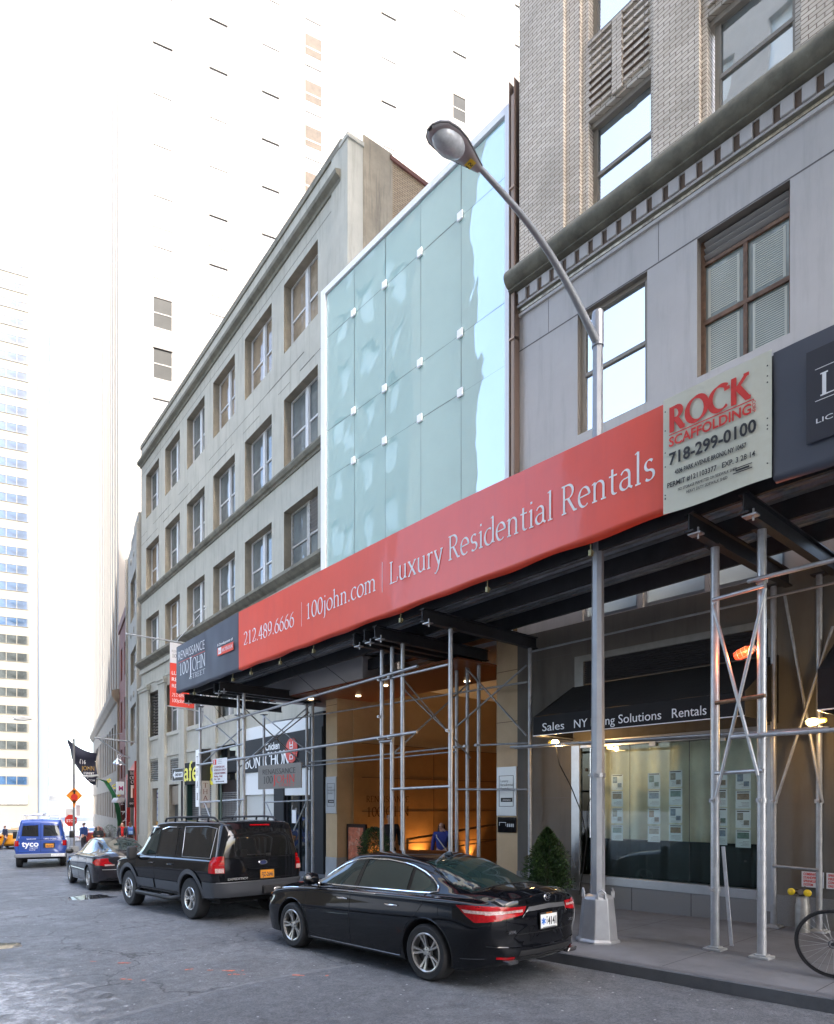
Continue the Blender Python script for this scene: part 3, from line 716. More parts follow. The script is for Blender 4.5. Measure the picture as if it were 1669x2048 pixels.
for yy in (b0,b1): m2.poly([(-.02,yy,4.6),(-1.30,yy,3.75),(-1.30,yy,3.2),(-.02,yy,3.2)])
m2.build('fabric', fab, aw2)
tr = MB(); tr.box(-1.312,-1.302,b0,b1,3.2,3.216); tr.box(-1.3,-.02,b1,b1+.006,3.2,3.212); tr.build('white_piping', ink_white, aw2)

# --- the glass fronted building with the lobby entrance
bG = thing('glass_building', 'pale teal glass fronted building with a bright white frame and a lit lobby entrance below', 'building', (XA, 0, 0))
teal = M('pale_teal_glass', (.38,.575,.56), .015, ior=3.1, var=.05, vs=.4, wave=.012, bs=.55)
wf = M('white_aluminium_frame', (.85,.85,.87), .35, bump=0)
GZ0, GZ1 = 6.0, 16.95
ys = [9.28,10.58,11.91,13.23,14.53,15.81]; zs = [6.0,8.4,9.9,11.5,12.87,14.25,15.59,16.86]
p_ = MB(); gap = .006; random.seed(2)
zrows = [6.0,11.5,12.87,15.59,16.86]
for i in range(len(ys)-1):
    for j in range(len(zrows)-1):
        n = len(p_.v); e = [random.uniform(-.006,.006) for _ in range(4)]
        a, b, c0, c1 = ys[i]+gap, ys[i+1]-gap, zrows[j]+gap, zrows[j+1]-gap
        p_.quad((-.0+e[0], b, c0), (e[1], a, c0), (e[2], a, c1), (e[3], b, c1))
p_.build('glass_panels', teal, bG)
bk = MB(); bk.box(.03,.3,9.0,15.9,6.0,16.9); bk.build('panel_backing', M('dark_joint_seal',(.10,.14,.14),.6), bG)
fm = MB(); fm.box(-.06,.4,15.82,16.03,5.6,17.05); fm.box(-.06,.4,9.26,15.82,16.88,17.05); fm.box(-.06,.4,9.10,9.27,5.6,17.05)
fm.box(.4,9,9.10,16.03,5.6,17.0); fm.build('white_frame', wf, bG)
cl = MB()
for z in (15.59,12.87,11.5):
    for y in ys[1:-1]: cl.box(-.05,-.008,y-.085,y+.085,z-.1,z+.1)
clm = MB()
first = None
for z in (15.59,12.87,11.5):
    for y in ys[1:-1]:
        if first is None:
            first = MB().box(-.05,0,-.085,.085,-.10,.10).build('glass_clip', M('white_clip',(.9,.9,.9),.3), bG, bevel=.015, seg=2); o = first
        else: o = first.copy(); COL.objects.link(o); o.parent = bG
        o.location = (-.012, y, z)
chn = thing('downpipe', 'tall brown metal downpipe channel between the glass front and the brick building', 'pipe', (XA, 9.04, 0))
ch = MB(); ch.box(-.20,-.02,.0,.012,5.8,17.3); ch.box(-.20,-.02,-.13,-.118,5.8,17.3); ch.box(-.04,-.02,-.118,0,5.8,17.3)
ch.build('channel', M('brown_metal',(.17,.12,.095),.45,.4), chn)
ch = MB(); ch.box(-.17,-.05,-.10,-.02,5.8,17.0)
for z in (8.5,11.8,15): ch.box(-.205,-.02,-.13,.012,z,z+.04)
ch.build('pipe', M('tan_pipe',(.42,.30,.22),.5), chn)
# lobby entrance
lime = M('honey_limestone', (.50,.37,.22), .5, var=.1, vs=2, bump=.05, bs=40)
limeg = M('grey_base_stone', (.36,.37,.38), .55, var=.1, vs=4)
amber = M('amber_stone', (.46,.24,.085), .4, var=.12, vs=1.6, stain=(.36,.18,.07), ss=1.5, samt=.5)
amberlt = M('pale_amber_plaster', (.56,.40,.22), .6, var=.06, vs=2)
jn = M('stone_seam', (.12,.06,.03), .7)
for (a, b) in ((8.98,9.54),(15.32,15.84)):
    q = MB().box(0, .6, a, b, .45, 5.6).build('entrance_pier', lime, bG)
    MB().box(-.02, .6, a-.005, b+.005, -.35, .45).build('pier_base', limeg, q)
    for z in (1.72, 2.75, 3.75, 4.85): MB().box(-.002,.01,a,b,z-.006,z+.006).build('pier_joint', jn, q)
LW = 7.5
lb = MB()
lb.box(.6,.9,15.3,15.9,3.79,6.6); lb.box(.9,LW,15.3,15.5,3.79,6.6); lb.box(LW,LW+.2,9.0,15.5,3.3,6.6); lb.box(.6,LW,9.34,9.5,3.3,6.6)
lb.build('lobby_upper_wall', amberlt, bG)
lb = MB()
lb.box(.6,.9,15.29,15.9,-.35,3.785); lb.box(.9,LW,15.29,15.5,-.35,3.785); lb.box(LW-.01,LW+.2,9.0,15.5,-.35,3.3); lb.box(.6,LW,9.34,9.51,-.35,3.3)
lb.build('lobby_lower_wall', amber, bG)
lj = MB()
for z in (.77,1.77,2.78,3.785): lj.box(.9,LW,15.282,15.29,z-.008,z+.008)
for x in (2.3,3.9,5.6): lj.box(x-.006,x+.006,15.282,15.29,-.3,3.78)
lj.build('stone_seams', jn, bG)
lc = MB(); lc.box(1.2,LW+.2,9.0,15.95,6.4,6.6); lc.box(-.0,1.2,9.0,15.95,5.7,5.9); lc.box(1.1,1.2,9.0,15.9,5.7,6.6)
lc.build('lobby_ceiling', M('lobby_ceiling',(.5,.3,.14),.6), bG)
fl = MB(); fl.box(.0,LW,9.3,15.9,-.4,-.02); fl.build('lobby_floor', M('lobby_floor',(.2,.15,.1),.3,var=.1), bG)
cn = MB(); cn.box(-1.2,.9,12.72,17.1,5.06,5.64); o = cn.build('entrance_canopy', M('pale_canopy_panel',(.42,.41,.41),.55,var=.05), bG, bevel=.01)
cn = MB(); cn.box(-1.17,1.3,9.6,17.05,5.02,5.058); cn.build('canopy_soffit', M('mahogany_soffit',(.20,.06,.025),.3), o)
for (x, y) in ((-.5,15.9),(-.3,12.9),(.9,11.2),(.2,14.6)):
    d = MB().lathe([(0,0),(.06,0),(.075,-.008),(.075,.01)], n=14).build('downlight', M('lit_downlight',(1,.8,.5),.3,emit=(1,.75,.45),es=1.2), o); d.location = (x, y, 5.012)
# wall lettering
for s_, z, h_ in (('RENAISSANCE',2.05,.26),('100JOHN',1.62,.42)):
    serif(s_, M('bronze_letters',(.30,.15,.06),.25,.6), (1.05,15.275,z), right=(1,0,0), h=h_, width=1.75, parent=bG)
hr = MB(); hr.tube([(1.9,14.4,.95),(5.6,14.4,1.3),(6.4,14.4,1.32)],.035,8); hr.tube([(6.4,14.4,1.32),(6.4,14.4,-.1)],.03,8); hr.tube([(1.9,14.4,.95),(1.9,14.4,-.1)],.03,8); hr.tube([(3.8,14.4,1.1),(3.8,14.4,-.1)],.02,8); hr.tube([(1.9,14.4,.5),(6.4,14.4,.85)],.02,8)
tag(hr.build('handrail', M('bronze_rail',(.24,.15,.08),.3,.8)), 'bronze handrail rising across the lit lobby entrance', 'handrail').location = (XA,0,0)
def lamp(x, y, z, e, col, size=.1, kind='POINT', rot=None, sp=80):
    l = bpy.data.lights.new('lamp_light', kind); l.energy = e; l.color = col
    if kind == 'SPOT': l.spot_size = R(sp); l.spot_blend = .8
    l.shadow_soft_size = size
    o = bpy.data.objects.new('lamp_light', l); COL.objects.link(o); o.location = (x, y, z)
    if rot: o.rotation_euler = Vector(rot).to_track_quat('-Z','Y').to_euler()
    return o
WARM = (1,.55,.2)
upm = M('lit_uplight', (1,.6,.25), .3, emit=(1,.6,.25), es=2)
k = 0
for ux in (3.2, 1.5, 5.6):
    u = MB().lathe([(0,.05),(.07,.05),(.09,.0),(.09,-.05),(0,-.05)], n=14).build('floor_uplight', upm); u.location = (XA+ux, 15.12, -.0)
    tag(u, ['middle floor uplight glowing on the amber lobby wall','floor uplight nearest the street on the amber lobby wall','floor uplight deepest inside the amber lobby'][k], 'light', 'uplights along the lobby wall'); k += 1
    lamp(XA+ux, 15.05, .08, (19,9,10)[k-1], WARM, .05, 'SPOT', (0, .14, 1), 95)
lamp(XA+4.0, 12.2, 6.1, 150, (1,.66,.34), .2); lamp(XA+6.2, 11.2, 5.9, 50, (1,.66,.34), .15)
# plaques on the piers
plq = M('brushed_plaque', (.55,.58,.6), .35, .3)
for (y0, y1, lab) in ((8.99,9.52,'tall pale metal plaque with black print on the right entrance pier'),(15.33,15.83,'tall grey metal plaque on the left entrance pier')):
    t = thing('wall_plaque', lab, 'plaque', (XA,0,0))
    MB().box(-.03,-.0,y0,y1,1.72,2.78).build('plate', plq, t, bevel=.004)
    b_ = MB(); 
    for (a,b,c0,c1) in ((y0+.07,y1-.07,2.58,2.59),(y0+.07,y1-.07,1.92,1.93),(y0+.07,y0+.08,1.93,2.58),(y1-.08,y1-.07,1.93,2.58)): b_.box(-.034,-.03,a,b,c0,c1)
    b_.box(-.034,-.03,y0+.10,y1-.12,2.02,2.11); b_.build('border', ink_black, t)
    for q, s_ in enumerate(('Luxury','Residential','Rentals')): serif(s_, ink_black, (-.034,y1-.11,2.45-.085*q), h=.075, width=.05*len(s_)*.55+.05, parent=t)
    text('MOINIAN', ink_white, (-.036,y1-.18,2.045), size=.05, width=.2, parent=t)
t = thing('wall_plaque', 'square black plaque below the pale plaque on the right pier', 'plaque', (XA,0,0))
MB().box(-.035,0,9.0,9.49,1.36,1.69).build('plate', M('gloss_black_plate',(.01,.01,.012),.1), t, bevel=.004)
b_ = MB(); b_.box(-.038,-.035,9.26,9.44,1.57,1.58); b_.box(-.038,-.035,9.26,9.27,1.50,1.57); b_.box(-.038,-.035,9.43,9.44,1.50,1.57)
for q in range(4): b_.box(-.038,-.035,9.05+q*.05,9.08+q*.05,1.48,1.55)
b_.build('fittings', steel, t)
# menu board cabinet and planters
t = thing('menu_board', 'dark framed poster cabinet with red print standing in the lobby entrance', 'board', (XA+.35,14.85,0), R(0))
MB().box(-.04,.04,-.42,.42,.25,1.42).box(-.03,.03,-.36,-.3,-.3,.25).box(-.03,.03,.3,.36,-.3,.25).build('cabinet', M('dark_bronze_case',(.03,.02,.018),.35,.4), t, bevel=.01)
MB().box(-.045,-.041,-.33,.33,.36,1.32).build('poster', M('faded_red_poster',(.42,.12,.06),.5,var=.5,vs=6,stain=(.6,.45,.35),ss=4,samt=.8), t)

# --- B: the grey stone loft building, bays of paired sashes
BANG = math.atan2(717+188, 1346)      # not used directly; frame angle from street axis
angB = -(R(39.18)-math.atan2(717+188,1346))
bB = thing('loft_building', 'weathered grey stone loft building with four rows of paired white sash windows', 'building', (12.41,16.03,0), angB)
stoneB = M('weathered_grey_stone', (.45,.44,.375), .8, var=.10, vs=.8, bump=.15, bs=25, stain=(.25,.24,.19), ss=1.1, samt=.7, streak=True)
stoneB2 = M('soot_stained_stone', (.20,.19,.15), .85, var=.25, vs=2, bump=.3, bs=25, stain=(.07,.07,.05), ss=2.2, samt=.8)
reveal = M('brown_reveal_stone', (.29,.255,.195), .85, var=.2, vs=2)  # browner stone tone on the window reveals
whitesash = M('white_sash_paint', (.62,.62,.61), .45, var=.08, vs=3)
UL = 20.75
bays = [(1.4,3.72),(4.66,6.97),(7.92,10.2),(11.2,13.43),(14.42,16.63),(17.64,19.88)]
rz = [(9.9,12.13),(13.62,16.02),(17.62,20.0)]
holes = [(a,b,c0,c1) for a,b in bays for c0,c1 in rz]
gfh = []
for i, (a, b) in enumerate(bays[2:]): gfh.append((a+.12,b-.12,5.62,8.0))
gfh += [(a+.12,b-.12,5.62,8.0) for a,b in bays[:2]]
gfl = [(17.33,19.05,3.24,4.32),(14.25,15.8,3.24,4.25)]
gfd = [(17.2,18.75,.9,2.86),(14.3,16.0,-.9,3.0),(10.0,13.3,-.9,2.92),(7.1,9.8,-.9,4.45),(.95,6.9,-.9,4.5)]
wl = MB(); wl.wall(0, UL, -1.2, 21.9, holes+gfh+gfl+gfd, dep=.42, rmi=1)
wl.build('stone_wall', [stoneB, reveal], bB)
MB().quad((0,UL,-1.2),(6,UL,-1.2),(6,UL,21.9),(0,UL,21.9)).build('end_wall', stoneB, bB)
cb = MB()      # string courses and cornice
def course(z, segs, mi=0, y0=-.03, y1=UL+.06):
    cb.prism([(0,z)]+[(-d, z+h) for d, h in segs]+[(0, z+segs[-1][1])], y0, y1, axis='Y', mi=mi)
course(13.2, [(.04,0),(.07,.07),(.14,.10),(.20,.2),(.20,.27),(.02,.33)])
course(9.46, [(.05,0),(.08,.1),(.20,.16),(.36,.27),(.36,.38),(.05,.46)])
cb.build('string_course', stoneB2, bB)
cc = MB()
cb = cc
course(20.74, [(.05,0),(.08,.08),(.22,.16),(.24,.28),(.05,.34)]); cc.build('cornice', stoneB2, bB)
cb = MB(); cb.box(-.05,.4,-.03,UL+.04,21.78,22.0); cb.build('parapet_coping', stoneB2, bB)
pp = MB(); pp.box(-.04,-.0005,-.0,.52,9.95,21.78); pp.box(-.05,.5,-.42,-.001,9.95,21.72); pp.box(-.08,.52,-.46,.02,21.72,21.84)
pp.build('end_pilaster', stoneB, bB)
sd_ = MB(); sd_.box(.5,1.6,-.43,-.40,6,22.1); sd_.build('side_quoins', M('tan_weathered_stone',(.33,.28,.20),.85,var=.25,vs=1.2,stain=(.1,.09,.07),ss=1.2,samt=.8,streak=True,bump=.2,bs=20), bB)
bs_ = MB(); bs_.poly([(1.5,-.41,6),(16,-.41,6),(16,-.41,20.9),(1.5,-.41,21.9)])
bs_.build('brick_side_wall', brick_mat('tan_side_brick', (.42,.31,.18), (.35,.25,.14), (.14,.10,.07), axis='XZ'), bB)
MB().prism([(1.5,21.88),(16,20.88),(16,21.0),(1.5,22.0)], -.47, -.0, axis='Y').build('side_coping', M('red_brown_coping',(.15,.06,.04),.8), bB)
MB().box(7.2,7.9,-.43,-.405,17.6,18.3).build('side_vent', blackvoid, bB)
# mortar seams and cracks
sm = MB()
for z in (20.28,16.42,16.9): 
    random.seed(int(z*10)); y = 0
    while y < UL:
        d = random.uniform(.5,1.6)
        if z == 20.28 or random.random() < .7:
            h_ = .012 if z == 20.28 or random.random() < .6 else .03
            sm.box(-.004,.01,y,min(UL,y+d),z-h_/2,z+h_/2)
        y += d
for z in (10.6,11.4,14.4,15.2,18.4,19.2): pass
sm.build('seam', M('dark_seam',(.11,.11,.09),.9), bB)
paneB = [M('old_pane_grey', (.16,.18,.18), .03, ior=1.6, var=.35, vs=1.1, wave=.03, bs=1.0), M('old_pane_tan', (.30,.24,.17), .04, ior=1.6, var=.4, vs=1.2, wave=.03, bs=1.0)]
def sash(w, h, pane): return window_proto(w, h, whitesash, pane, 0, t=.05, split=[(.05, w/2-.10),(w/2+.10, w-.05)], rail=.48)
P1 = sash(2.3, 2.4, paneB[0]); P2 = sash(2.3, 2.4, paneB[1]); k1 = k2 = 0
for r, (c0, c1) in enumerate(rz):
    for i, (a, b) in enumerate(bays):
        if r == 0 and i == 0: continue
        tan = (r == 2 and i < 3) or (r*7+i*5) % 6 == 2
        o = put(P2 if tan else P1, bB, .34, a, c0, k2 if tan else k1)
        if tan: k2 += 1
        else: k1 += 1
        o.scale = (1, (b-a)/2.3, (c1-c0)/2.4)
# the old bay with a louver
a, b = bays[0]; c0, c1 = rz[0]
o = MB().box(0,.012,1.2,2.3,.0,2.2).box(0,.012,0,1.0,0,1.1).build('window', paneB[0], bB); o.location = (.34,a,c0)
f = MB(); f.box(-.06,.03,1.0,1.2,0,2.23); f.box(-.05,.03,2.24,2.32,0,2.23); f.box(-.05,.03,0,.07,0,2.23); f.box(-.05,.03,1.2,2.24,2.16,2.23); f.box(-.05,.03,.07,1.0,1.04,1.11); f.box(-.04,.02,1.2,2.24,1.0,1.06); f.build('frame', M('peeling_paint',(.42,.41,.38),.6,var=.3,vs=8), o)
lm = louver(.98,1.1,9); q = lm.build('louver', [M('grey_louver',(.32,.31,.30),.5), blackvoid], o)
# (the louver sits in the half nearer the glass building)
q.location = (-.02, .05, 1.11)
for z_ in (0,):
    ac = MB().box(-.12,.0,1.36,2.2,.0,.28).build('air_conditioner', M('dark_vent_box',(.05,.05,.055),.5), o)
# second floor windows
P3 = sash(2.06, 2.38, paneB[0])
for k, (a,b,c0,c1) in enumerate(gfh):
    if a > 17: continue
    o = put(P3, bB, .34, a, c0, k); o.scale = (1,(b-a)/2.06,1)
a,b,c0,c1 = [h for h in gfh if h[0] > 17][0]
o = MB().box(0,.012,0,.9,0,2.38).build('window', paneB[0], bB); o.location = (.34,a,c0)
f = MB(); f.box(-.05,.03,0,.06,0,2.38); f.box(-.05,.03,.82,.92,0,2.38); f.box(-.05,.03,.06,.82,1.1,1.17); f.build('frame', whitesash, o)
q = louver(1.0,2.38,15).build('louver', [M('grey_louver',(.32,.31,.30),.5), blackvoid], o); q.location = (-.02,.94,0)
# pilasters of the lower storeys
pm_ = MB()
for (a, b) in ((19.05,UL),(16.25,17.4),(13.35,14.3),(6.9,7.15),(9.75,10.0)):
    if b-a < .5:
        pm_.box(-.12,-.0005,a-.1,b+.1,-1.1,8.2); continue
    pm_.box(-.14,-.0005,a+.08,b-.08,-1.1,8.15); pm_.box(-.2,-.0005,a,b,8.15,8.3); pm_.box(-.24,-.0005,a-.04,b+.04,8.3,8.42); pm_.box(-.2,-.0005,a,b,-1.1,.35)
pm_.box(-.05,-.0005,0,UL,8.5,8.62); pm_.box(-.1,-.0005,0,UL,9.2,9.44)
for (a,b) in ((17.4,19.05),(14.3,16.25),(10.0,13.35),(7.15,9.75)):
    pm_.box(-.07,-.0005,a,b,5.42,5.60); pm_.box(-.07,-.0005,a,b,4.42,4.56)
pm_.build('pilaster', stoneB, bB)
for (a,b,c0,c1) in gfl:
    q = louver(b-a,c1-c0,9).build('vent_louver', [M('pale_louver',(.42,.42,.38),.5), blackvoid], bB); q.location = (.06,a,c0)
# ground floor fill-ins
ff = MB(); ff.box(.3,.4,14.3,16.0,-.9,3.0); ff.build('recess_panel', M('dark_grey_green_panel',(.09,.095,.09),.6,var=.3,vs=2), bB)
ff = MB(); ff.box(.1,.4,14.35,15.95,2.0,2.92); ff.build('vent_hood', M('bronze_hood',(.16,.12,.085),.45,.4,var=.2), bB)
ff = MB(); ff.box(.3,.35,17.2,18.75,.9,2.86); ff.build('shop_panel', M('dark_glass_panel',(.1,.12,.13),.1), bB)
sh = MB(); 
for k in range(44):
    z = -.85+k*.085
    sh.box(.20,.222,10.05,13.3,z,z+.045)
sh.box(.23,.25,10.0,13.3,-.9,3.0,1)
y = 10.1
while y < 13.3: sh.box(.20,.222,y,y+.03,-.85,2.9); y += .16
sh.build('roller_grille', [M('grey_grille',(.20,.20,.20),.5,.3), M('dark_shop_inside',(.02,.012,.012),.6)], bB)
sh = MB()
for k in range(40):
    z = -.85+k*.085; sh.box(.20,.222,7.15,9.7,z,z+.045)
sh.box(.23,.25,7.1,9.8,-.9,3.0,1)
y = 7.2
while y < 9.7: sh.box(.20,.222,y,y+.03,-.85,2.5); y += .16
sh.build('roller_grille', [M('grey_grille',(.20,.20,.20),.5,.3), M('dark_shop_inside',(.02,.012,.012),.6)], bB)
MB().box(.2,.24,7.1,9.8,3.0,4.45).build('transom_window', blackglass, bB)
for pa, pb_ in ((9.72,9.86),(13.25,13.36)): MB().box(-.05,.2,pa,pb_,-.9,3.0).build('green_post', M('dark_green_paint',(.015,.045,.035),.4), bB)

# --- C: narrow grey building, D: red brick, E: tower base and tower (all turned further right)
angC = -R(14.9)
oC = (14.36, 37.02)
def strip_building(name, label, u0, u1, z1, mat, winspec, wall_name, depth=8, z0=-2.2, reveal_m=None, xoff=0):
    b = thing(name, label, 'building', (oC[0], oC[1], 0), angC)
    wl = MB(); hs = [h[:4] for h in winspec]
    wl.wall(u0, u1, z0, z1, hs, dep=.3, rmi=1 if reveal_m else 0, x=xoff)
    wl.quad((xoff,u0,z0),(depth,u0,z0),(depth,u0,z1),(xoff,u0,z1)); wl.quad((xoff,u1,z0),(depth,u1,z0),(depth,u1,z1),(xoff,u1,z1))
    wl.quad((xoff,u0,z1),(depth,u0,z1),(depth,u1,z1),(xoff,u1,z1))
    wl.build(wall_name, [mat, reveal_m or mat], b)
    return b
stoneC = M('grey_concrete_front', (.34,.33,.29), .8, var=.12, vs=.9, bump=.1, bs=25, stain=(.2,.19,.16), ss=1.0, samt=.6, streak=True)
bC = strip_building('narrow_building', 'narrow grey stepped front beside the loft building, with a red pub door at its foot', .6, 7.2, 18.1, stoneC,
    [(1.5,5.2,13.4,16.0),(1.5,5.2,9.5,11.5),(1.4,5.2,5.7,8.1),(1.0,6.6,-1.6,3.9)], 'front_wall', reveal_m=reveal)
MB().box(-.02,.5,.6,3.0,18.1,18.7).box(-.02,.5,3.0,4.6,18.1,18.4).box(-.12,-.0005,.6,1.0,-1.2,18.1).box(-.12,-.0005,6.9,7.2,-1.2,18.1).build('stepped_parapet', stoneC, bC)
md = MB()
for z in (17.2,12.6,8.7):
    for y in (1.7,3.2,4.8): md.lathe([(0,-.06),(.16,-.06),(.22,-.0)], c=(0,y,z), axis='X', n=14)
md.build('medallion', stoneC, bC)
PC = window_proto(3.7, 2.5, whitesash, paneB[0], 0, t=.06, split=[(.06,1.15),(1.3,2.4),(2.55,3.64)])
for k,(a,b,c0,c1) in enumerate([(1.5,5.2,13.4,16.0),(1.5,5.2,9.5,11.5),(1.4,5.2,5.7,8.1)]):
    o = put(PC, bC, .24, a, c0, k); o.scale = (1,(b-a)/3.7,(c1-c0)/2.5)
redp = M('bright_red_paint', (.52,.025,.015), .4, var=.08)
pd = MB(); pd.box(-.22,.0,.72,1.02,-1.4,4.5); pd.box(-.22,-.0,5.4,5.7,-1.4,3.9); pd.prism([(.72,4.5),(5.7,3.9),(5.7,3.55),(.72,3.95)],-.2,-.02,axis='X')
pd.build('red_surround', redp, bC)
pd = MB(); pd.box(.05,.15,1.05,2.2,-1.5,2.2,1); pd.box(.1,.2,2.3,3.0,-1.5,2.6); pd.box(.15,.22,3.1,6.5,-1.5,3.2,2); pd.build('pub_front', [M('cream_door',(.5,.47,.38),.5), redp, blackglass], bC)
redb = brick_mat('red_brick', (.20,.045,.03), (.15,.035,.025), (.1,.05,.04), stain=(.1,.04,.03))
bD = strip_building('brick_building', 'thin red brick building squeezed between grey fronts down the street', 7.2, 13.2, 14.9, redb,
    [(8.1,9.3,10.9,13.2),(10.9,12.1,10.9,13.2),(8.1,9.3,7.2,9.4),(10.9,12.1,7.2,9.4),(8.1,9.3,3.9,6.0),(10.9,12.1,3.9,6.0),(8,12.4,-1.7,2.4)], 'brick_wall')
MB().box(-.1,.3,7.2,13.2,14.6,15.2).build('cornice', M('dark_red_cornice',(.12,.03,.02),.7), bD)
PD = window_proto(1.2, 2.2, M('brown_sash',(.12,.07,.05),.5), paneB[0], 0); k = 0
for (a,c0) in ((8.1,10.9),(10.9,10.9),(8.1,7.2),(10.9,7.2),(8.1,3.9),(10.9,3.9)): put(PD,bD,.2,a,c0,k); k += 1
MB().box(.2,.25,8,12.4,-1.7,2.4).build('shop_window', blackglass, bD)
# tower with its base storeys
baseT = M('tan_base_stone', (.20,.168,.13), .8, var=.12, vs=.7, stain=(.13,.11,.09), ss=1, samt=.5, streak=True)
towerS = M('pale_tower_stone', (.20,.185,.165), .8, var=.05, vs=.5)
towerB = brick_mat('pale_tower_brick', (.215,.20,.18), (.18,.165,.145), (.12,.105,.09), bw=.4, bh=.14, ms=.016, axis='XZ', stain=(.20,.18,.155))
bE = thing('skyscraper', 'very tall pale stone skyscraper with narrow piers above a tan base, fading into glare', 'skyscraper', (oC[0], oC[1], 0), angC)
hs = []; u = 14.6
while u < 46: hs.append((u,u+1.3,1.0+0,3.2)); hs.append((u,u+1.3,4.6,8.2)); u += 2.6
wl = MB(); wl.wall(13.2, 48, -2.4, 10.0, hs, dep=.5, x=-.15); wl.quad((-.15,13.2,-2),(9,13.2,-2),(9,13.2,10),(-.15,13.2,10)); wl.build('base_wall', baseT, bE)
cb = MB(); cb.prism([(-.15,9.6),(-.3,9.7),(-.55,10.1),(-.55,10.5),(-.1,10.6),(.5,10.6),(.5,9.6)], 13.2, 48, axis='Y'); cb.build('base_cornice', baseT, bE)
gw = MB().box(0,.02,0,1.3,0,3.6).build('base_window', blackglass, bE); gw.location = (.25,14.6,4.6)
k = 0; u = 14.6
while u < 46:
    for (c0, h) in ((4.6,3.6),(1.0,2.2)):
        o = gw if k == 0 else gw.copy()
        if k: COL.objects.link(o); o.parent = bE
        o.location = (.25,u,c0); o.scale = (1,1,h/3.6); k += 1
    u += 2.6
# shaft: street side piers, and the flank seen over the low buildings
TH = 175
sh_ = MB(); u = 14.0
sh_.box(.45,30,14.1,14.4,10,TH)
sh_.box(.45,.6,14.1,52,10,TH)
while u < 52: sh_.box(.0,.45,u,u+1.15,10,TH); u += 2.6
sh_.build('pier_front', towerS, bE)
ws = MB(); u = 15.15
while u < 51:
    z = 12
    ws.box(.36,.44,u,u+1.45,10,TH); u += 2.6
ws.build('window_strip', M('grey_blue_pane',(.06,.07,.08),.1,ior=1.6), bE)
fcols = [(2.5,3.95),(6.8,8.25),(11.1,12.55),(14.85,16.3),(22,23.45),(29.4,30.85),(36.5,37.95),(44,45.45),(52,53.45),(60,61.45)]
fz = [(7.5+q*3.9, 9.8+q*3.9) for q in range(1,43)]
fh = [(a,b,c0,c1) for a,b in fcols for c0,c1 in fz]
fw = MB()
# flank lies at local y=14 facing -Y: build as wall in a rotated sense
us = sorted(set([.45,72]+[h[i] for h in fcols for i in (0,1)])); zs_ = sorted(set([6,TH]+[z for p in fz for z in p if z < TH]))
for i in range(len(us)-1):
    for j in range(len(zs_)-1):
        cu, cz = (us[i]+us[i+1])/2, (zs_[j]+zs_[j+1])/2
        if any(a < cu < b for a,b in fcols) and any(c0 < cz < c1 for c0,c1 in fz): continue
        fw.quad((us[i],13.98,zs_[j]),(us[i+1],13.98,zs_[j]),(us[i+1],13.98,zs_[j+1]),(us[i],13.98,zs_[j+1]))
for a,b in fcols:
    for c0,c1 in fz:
        fw.quad((a,13.98,c0),(a,14.04,c0),(a,14.04,c1),(a,13.98,c1)); fw.quad((b,13.98,c0),(b,14.04,c0),(b,14.04,c1),(b,13.98,c1))
        fw.quad((a,13.98,c1),(b,13.98,c1),(b,14.04,c1),(a,14.04,c1)); fw.quad((a,13.98,c0),(b,13.98,c0),(b,14.04,c0),(a,14.04,c0))
fw.build('flank_wall', towerB, bE)
fs = MB()
for a,b in fcols:
    for c0,c1 in fz: fs.box(a-.12,b+.12,13.96,13.98,c0-.12,c0)
    fs.box(a-.28,a-.15,13.93,13.98,8,TH); fs.box(b+.15,b+.28,13.93,13.98,8,TH)
fs.build('sill_band', towerS, bE)
random.seed(12); ll = MB()
for a,b in fcols:
    for c0,c1 in fz:
        if random.random() < .38: ll.box(a,b,13.93,13.98,c1,c1+.05)
tag(ll.build('dark_lintel', M('dark_lintel_metal',(.085,.08,.07),.7), bE), kind='stuff')
for zt_ in (67.0,63.1,59.3,55.4): MB().box(14.85,16.3,13.965,13.98,zt_-1.7,zt_).build('brown_panel', M('dark_brown_panel',(.05,.036,.024),.8,var=.35,vs=1.5), bE)  # dark brown squares in one window column of the flank
MB().box(2.5,3.95,13.965,13.98,50.3,51.9).build('blue_pane', M('sky_blue_pane',(.09,.115,.16),.2), bE)
twp = MB().box(0,1.45,0,.03,0,2.3).build('window', M('bright_tower_pane',(.21,.21,.21),.15,ior=1.5,var=.15,vs=.3), bE)  # pane colour kept pale in place of bright reflections
MB().box(0,1.45,-.01,.0,1.1,1.15).build('frame', towerS, twp)
kp = 0; kd = 0
tw = MB().box(0,1.45,0,.03,0,2.3).build('window', M('tower_pane',(.030,.030,.028),.5,ior=1.2,var=.5,vs=.13,wave=.03,bs=.5), bE)
tf = MB().box(0,1.45,-.02,.0,1.1,1.18).box(0,.05,-.03,.0,0,2.3).box(1.40,1.45,-.03,.0,0,2.3).build('frame', towerS, tw)
k = 0
for ci,(a,b) in enumerate(fcols[:6]):
    for c0,c1 in fz[4:20]:
        if k >= 100: break
        dark_ = (ci == 0 and abs(c0-38.7) < .1) or (ci == 0 and abs(c0-34.8) < .1) or (ci == 0 and abs(c0-7.5-3.9*11) < -.1) or (ci == 5 and abs(c0-66.0) < .1); src_ = tw if dark_ else twp
        first_ = (kd == 0) if dark_ else (kp == 0)
        o = src_ if first_ else copy_tree(src_)
        if dark_: kd += 1
        else: kp += 1
        o.parent = bE; o.location = (a,14.025,c0); k += 1
rest = MB()
for ci,(a,b) in enumerate(fcols):
    for q,(c0,c1) in enumerate(fz):
        if ci < 6 and 4 <= q < 20: continue
        rest.box(a,b,14.025,14.05,c0,c1)
tag(rest.build('upper_windows', MATS['bright_tower_pane'], bE), kind='stuff')

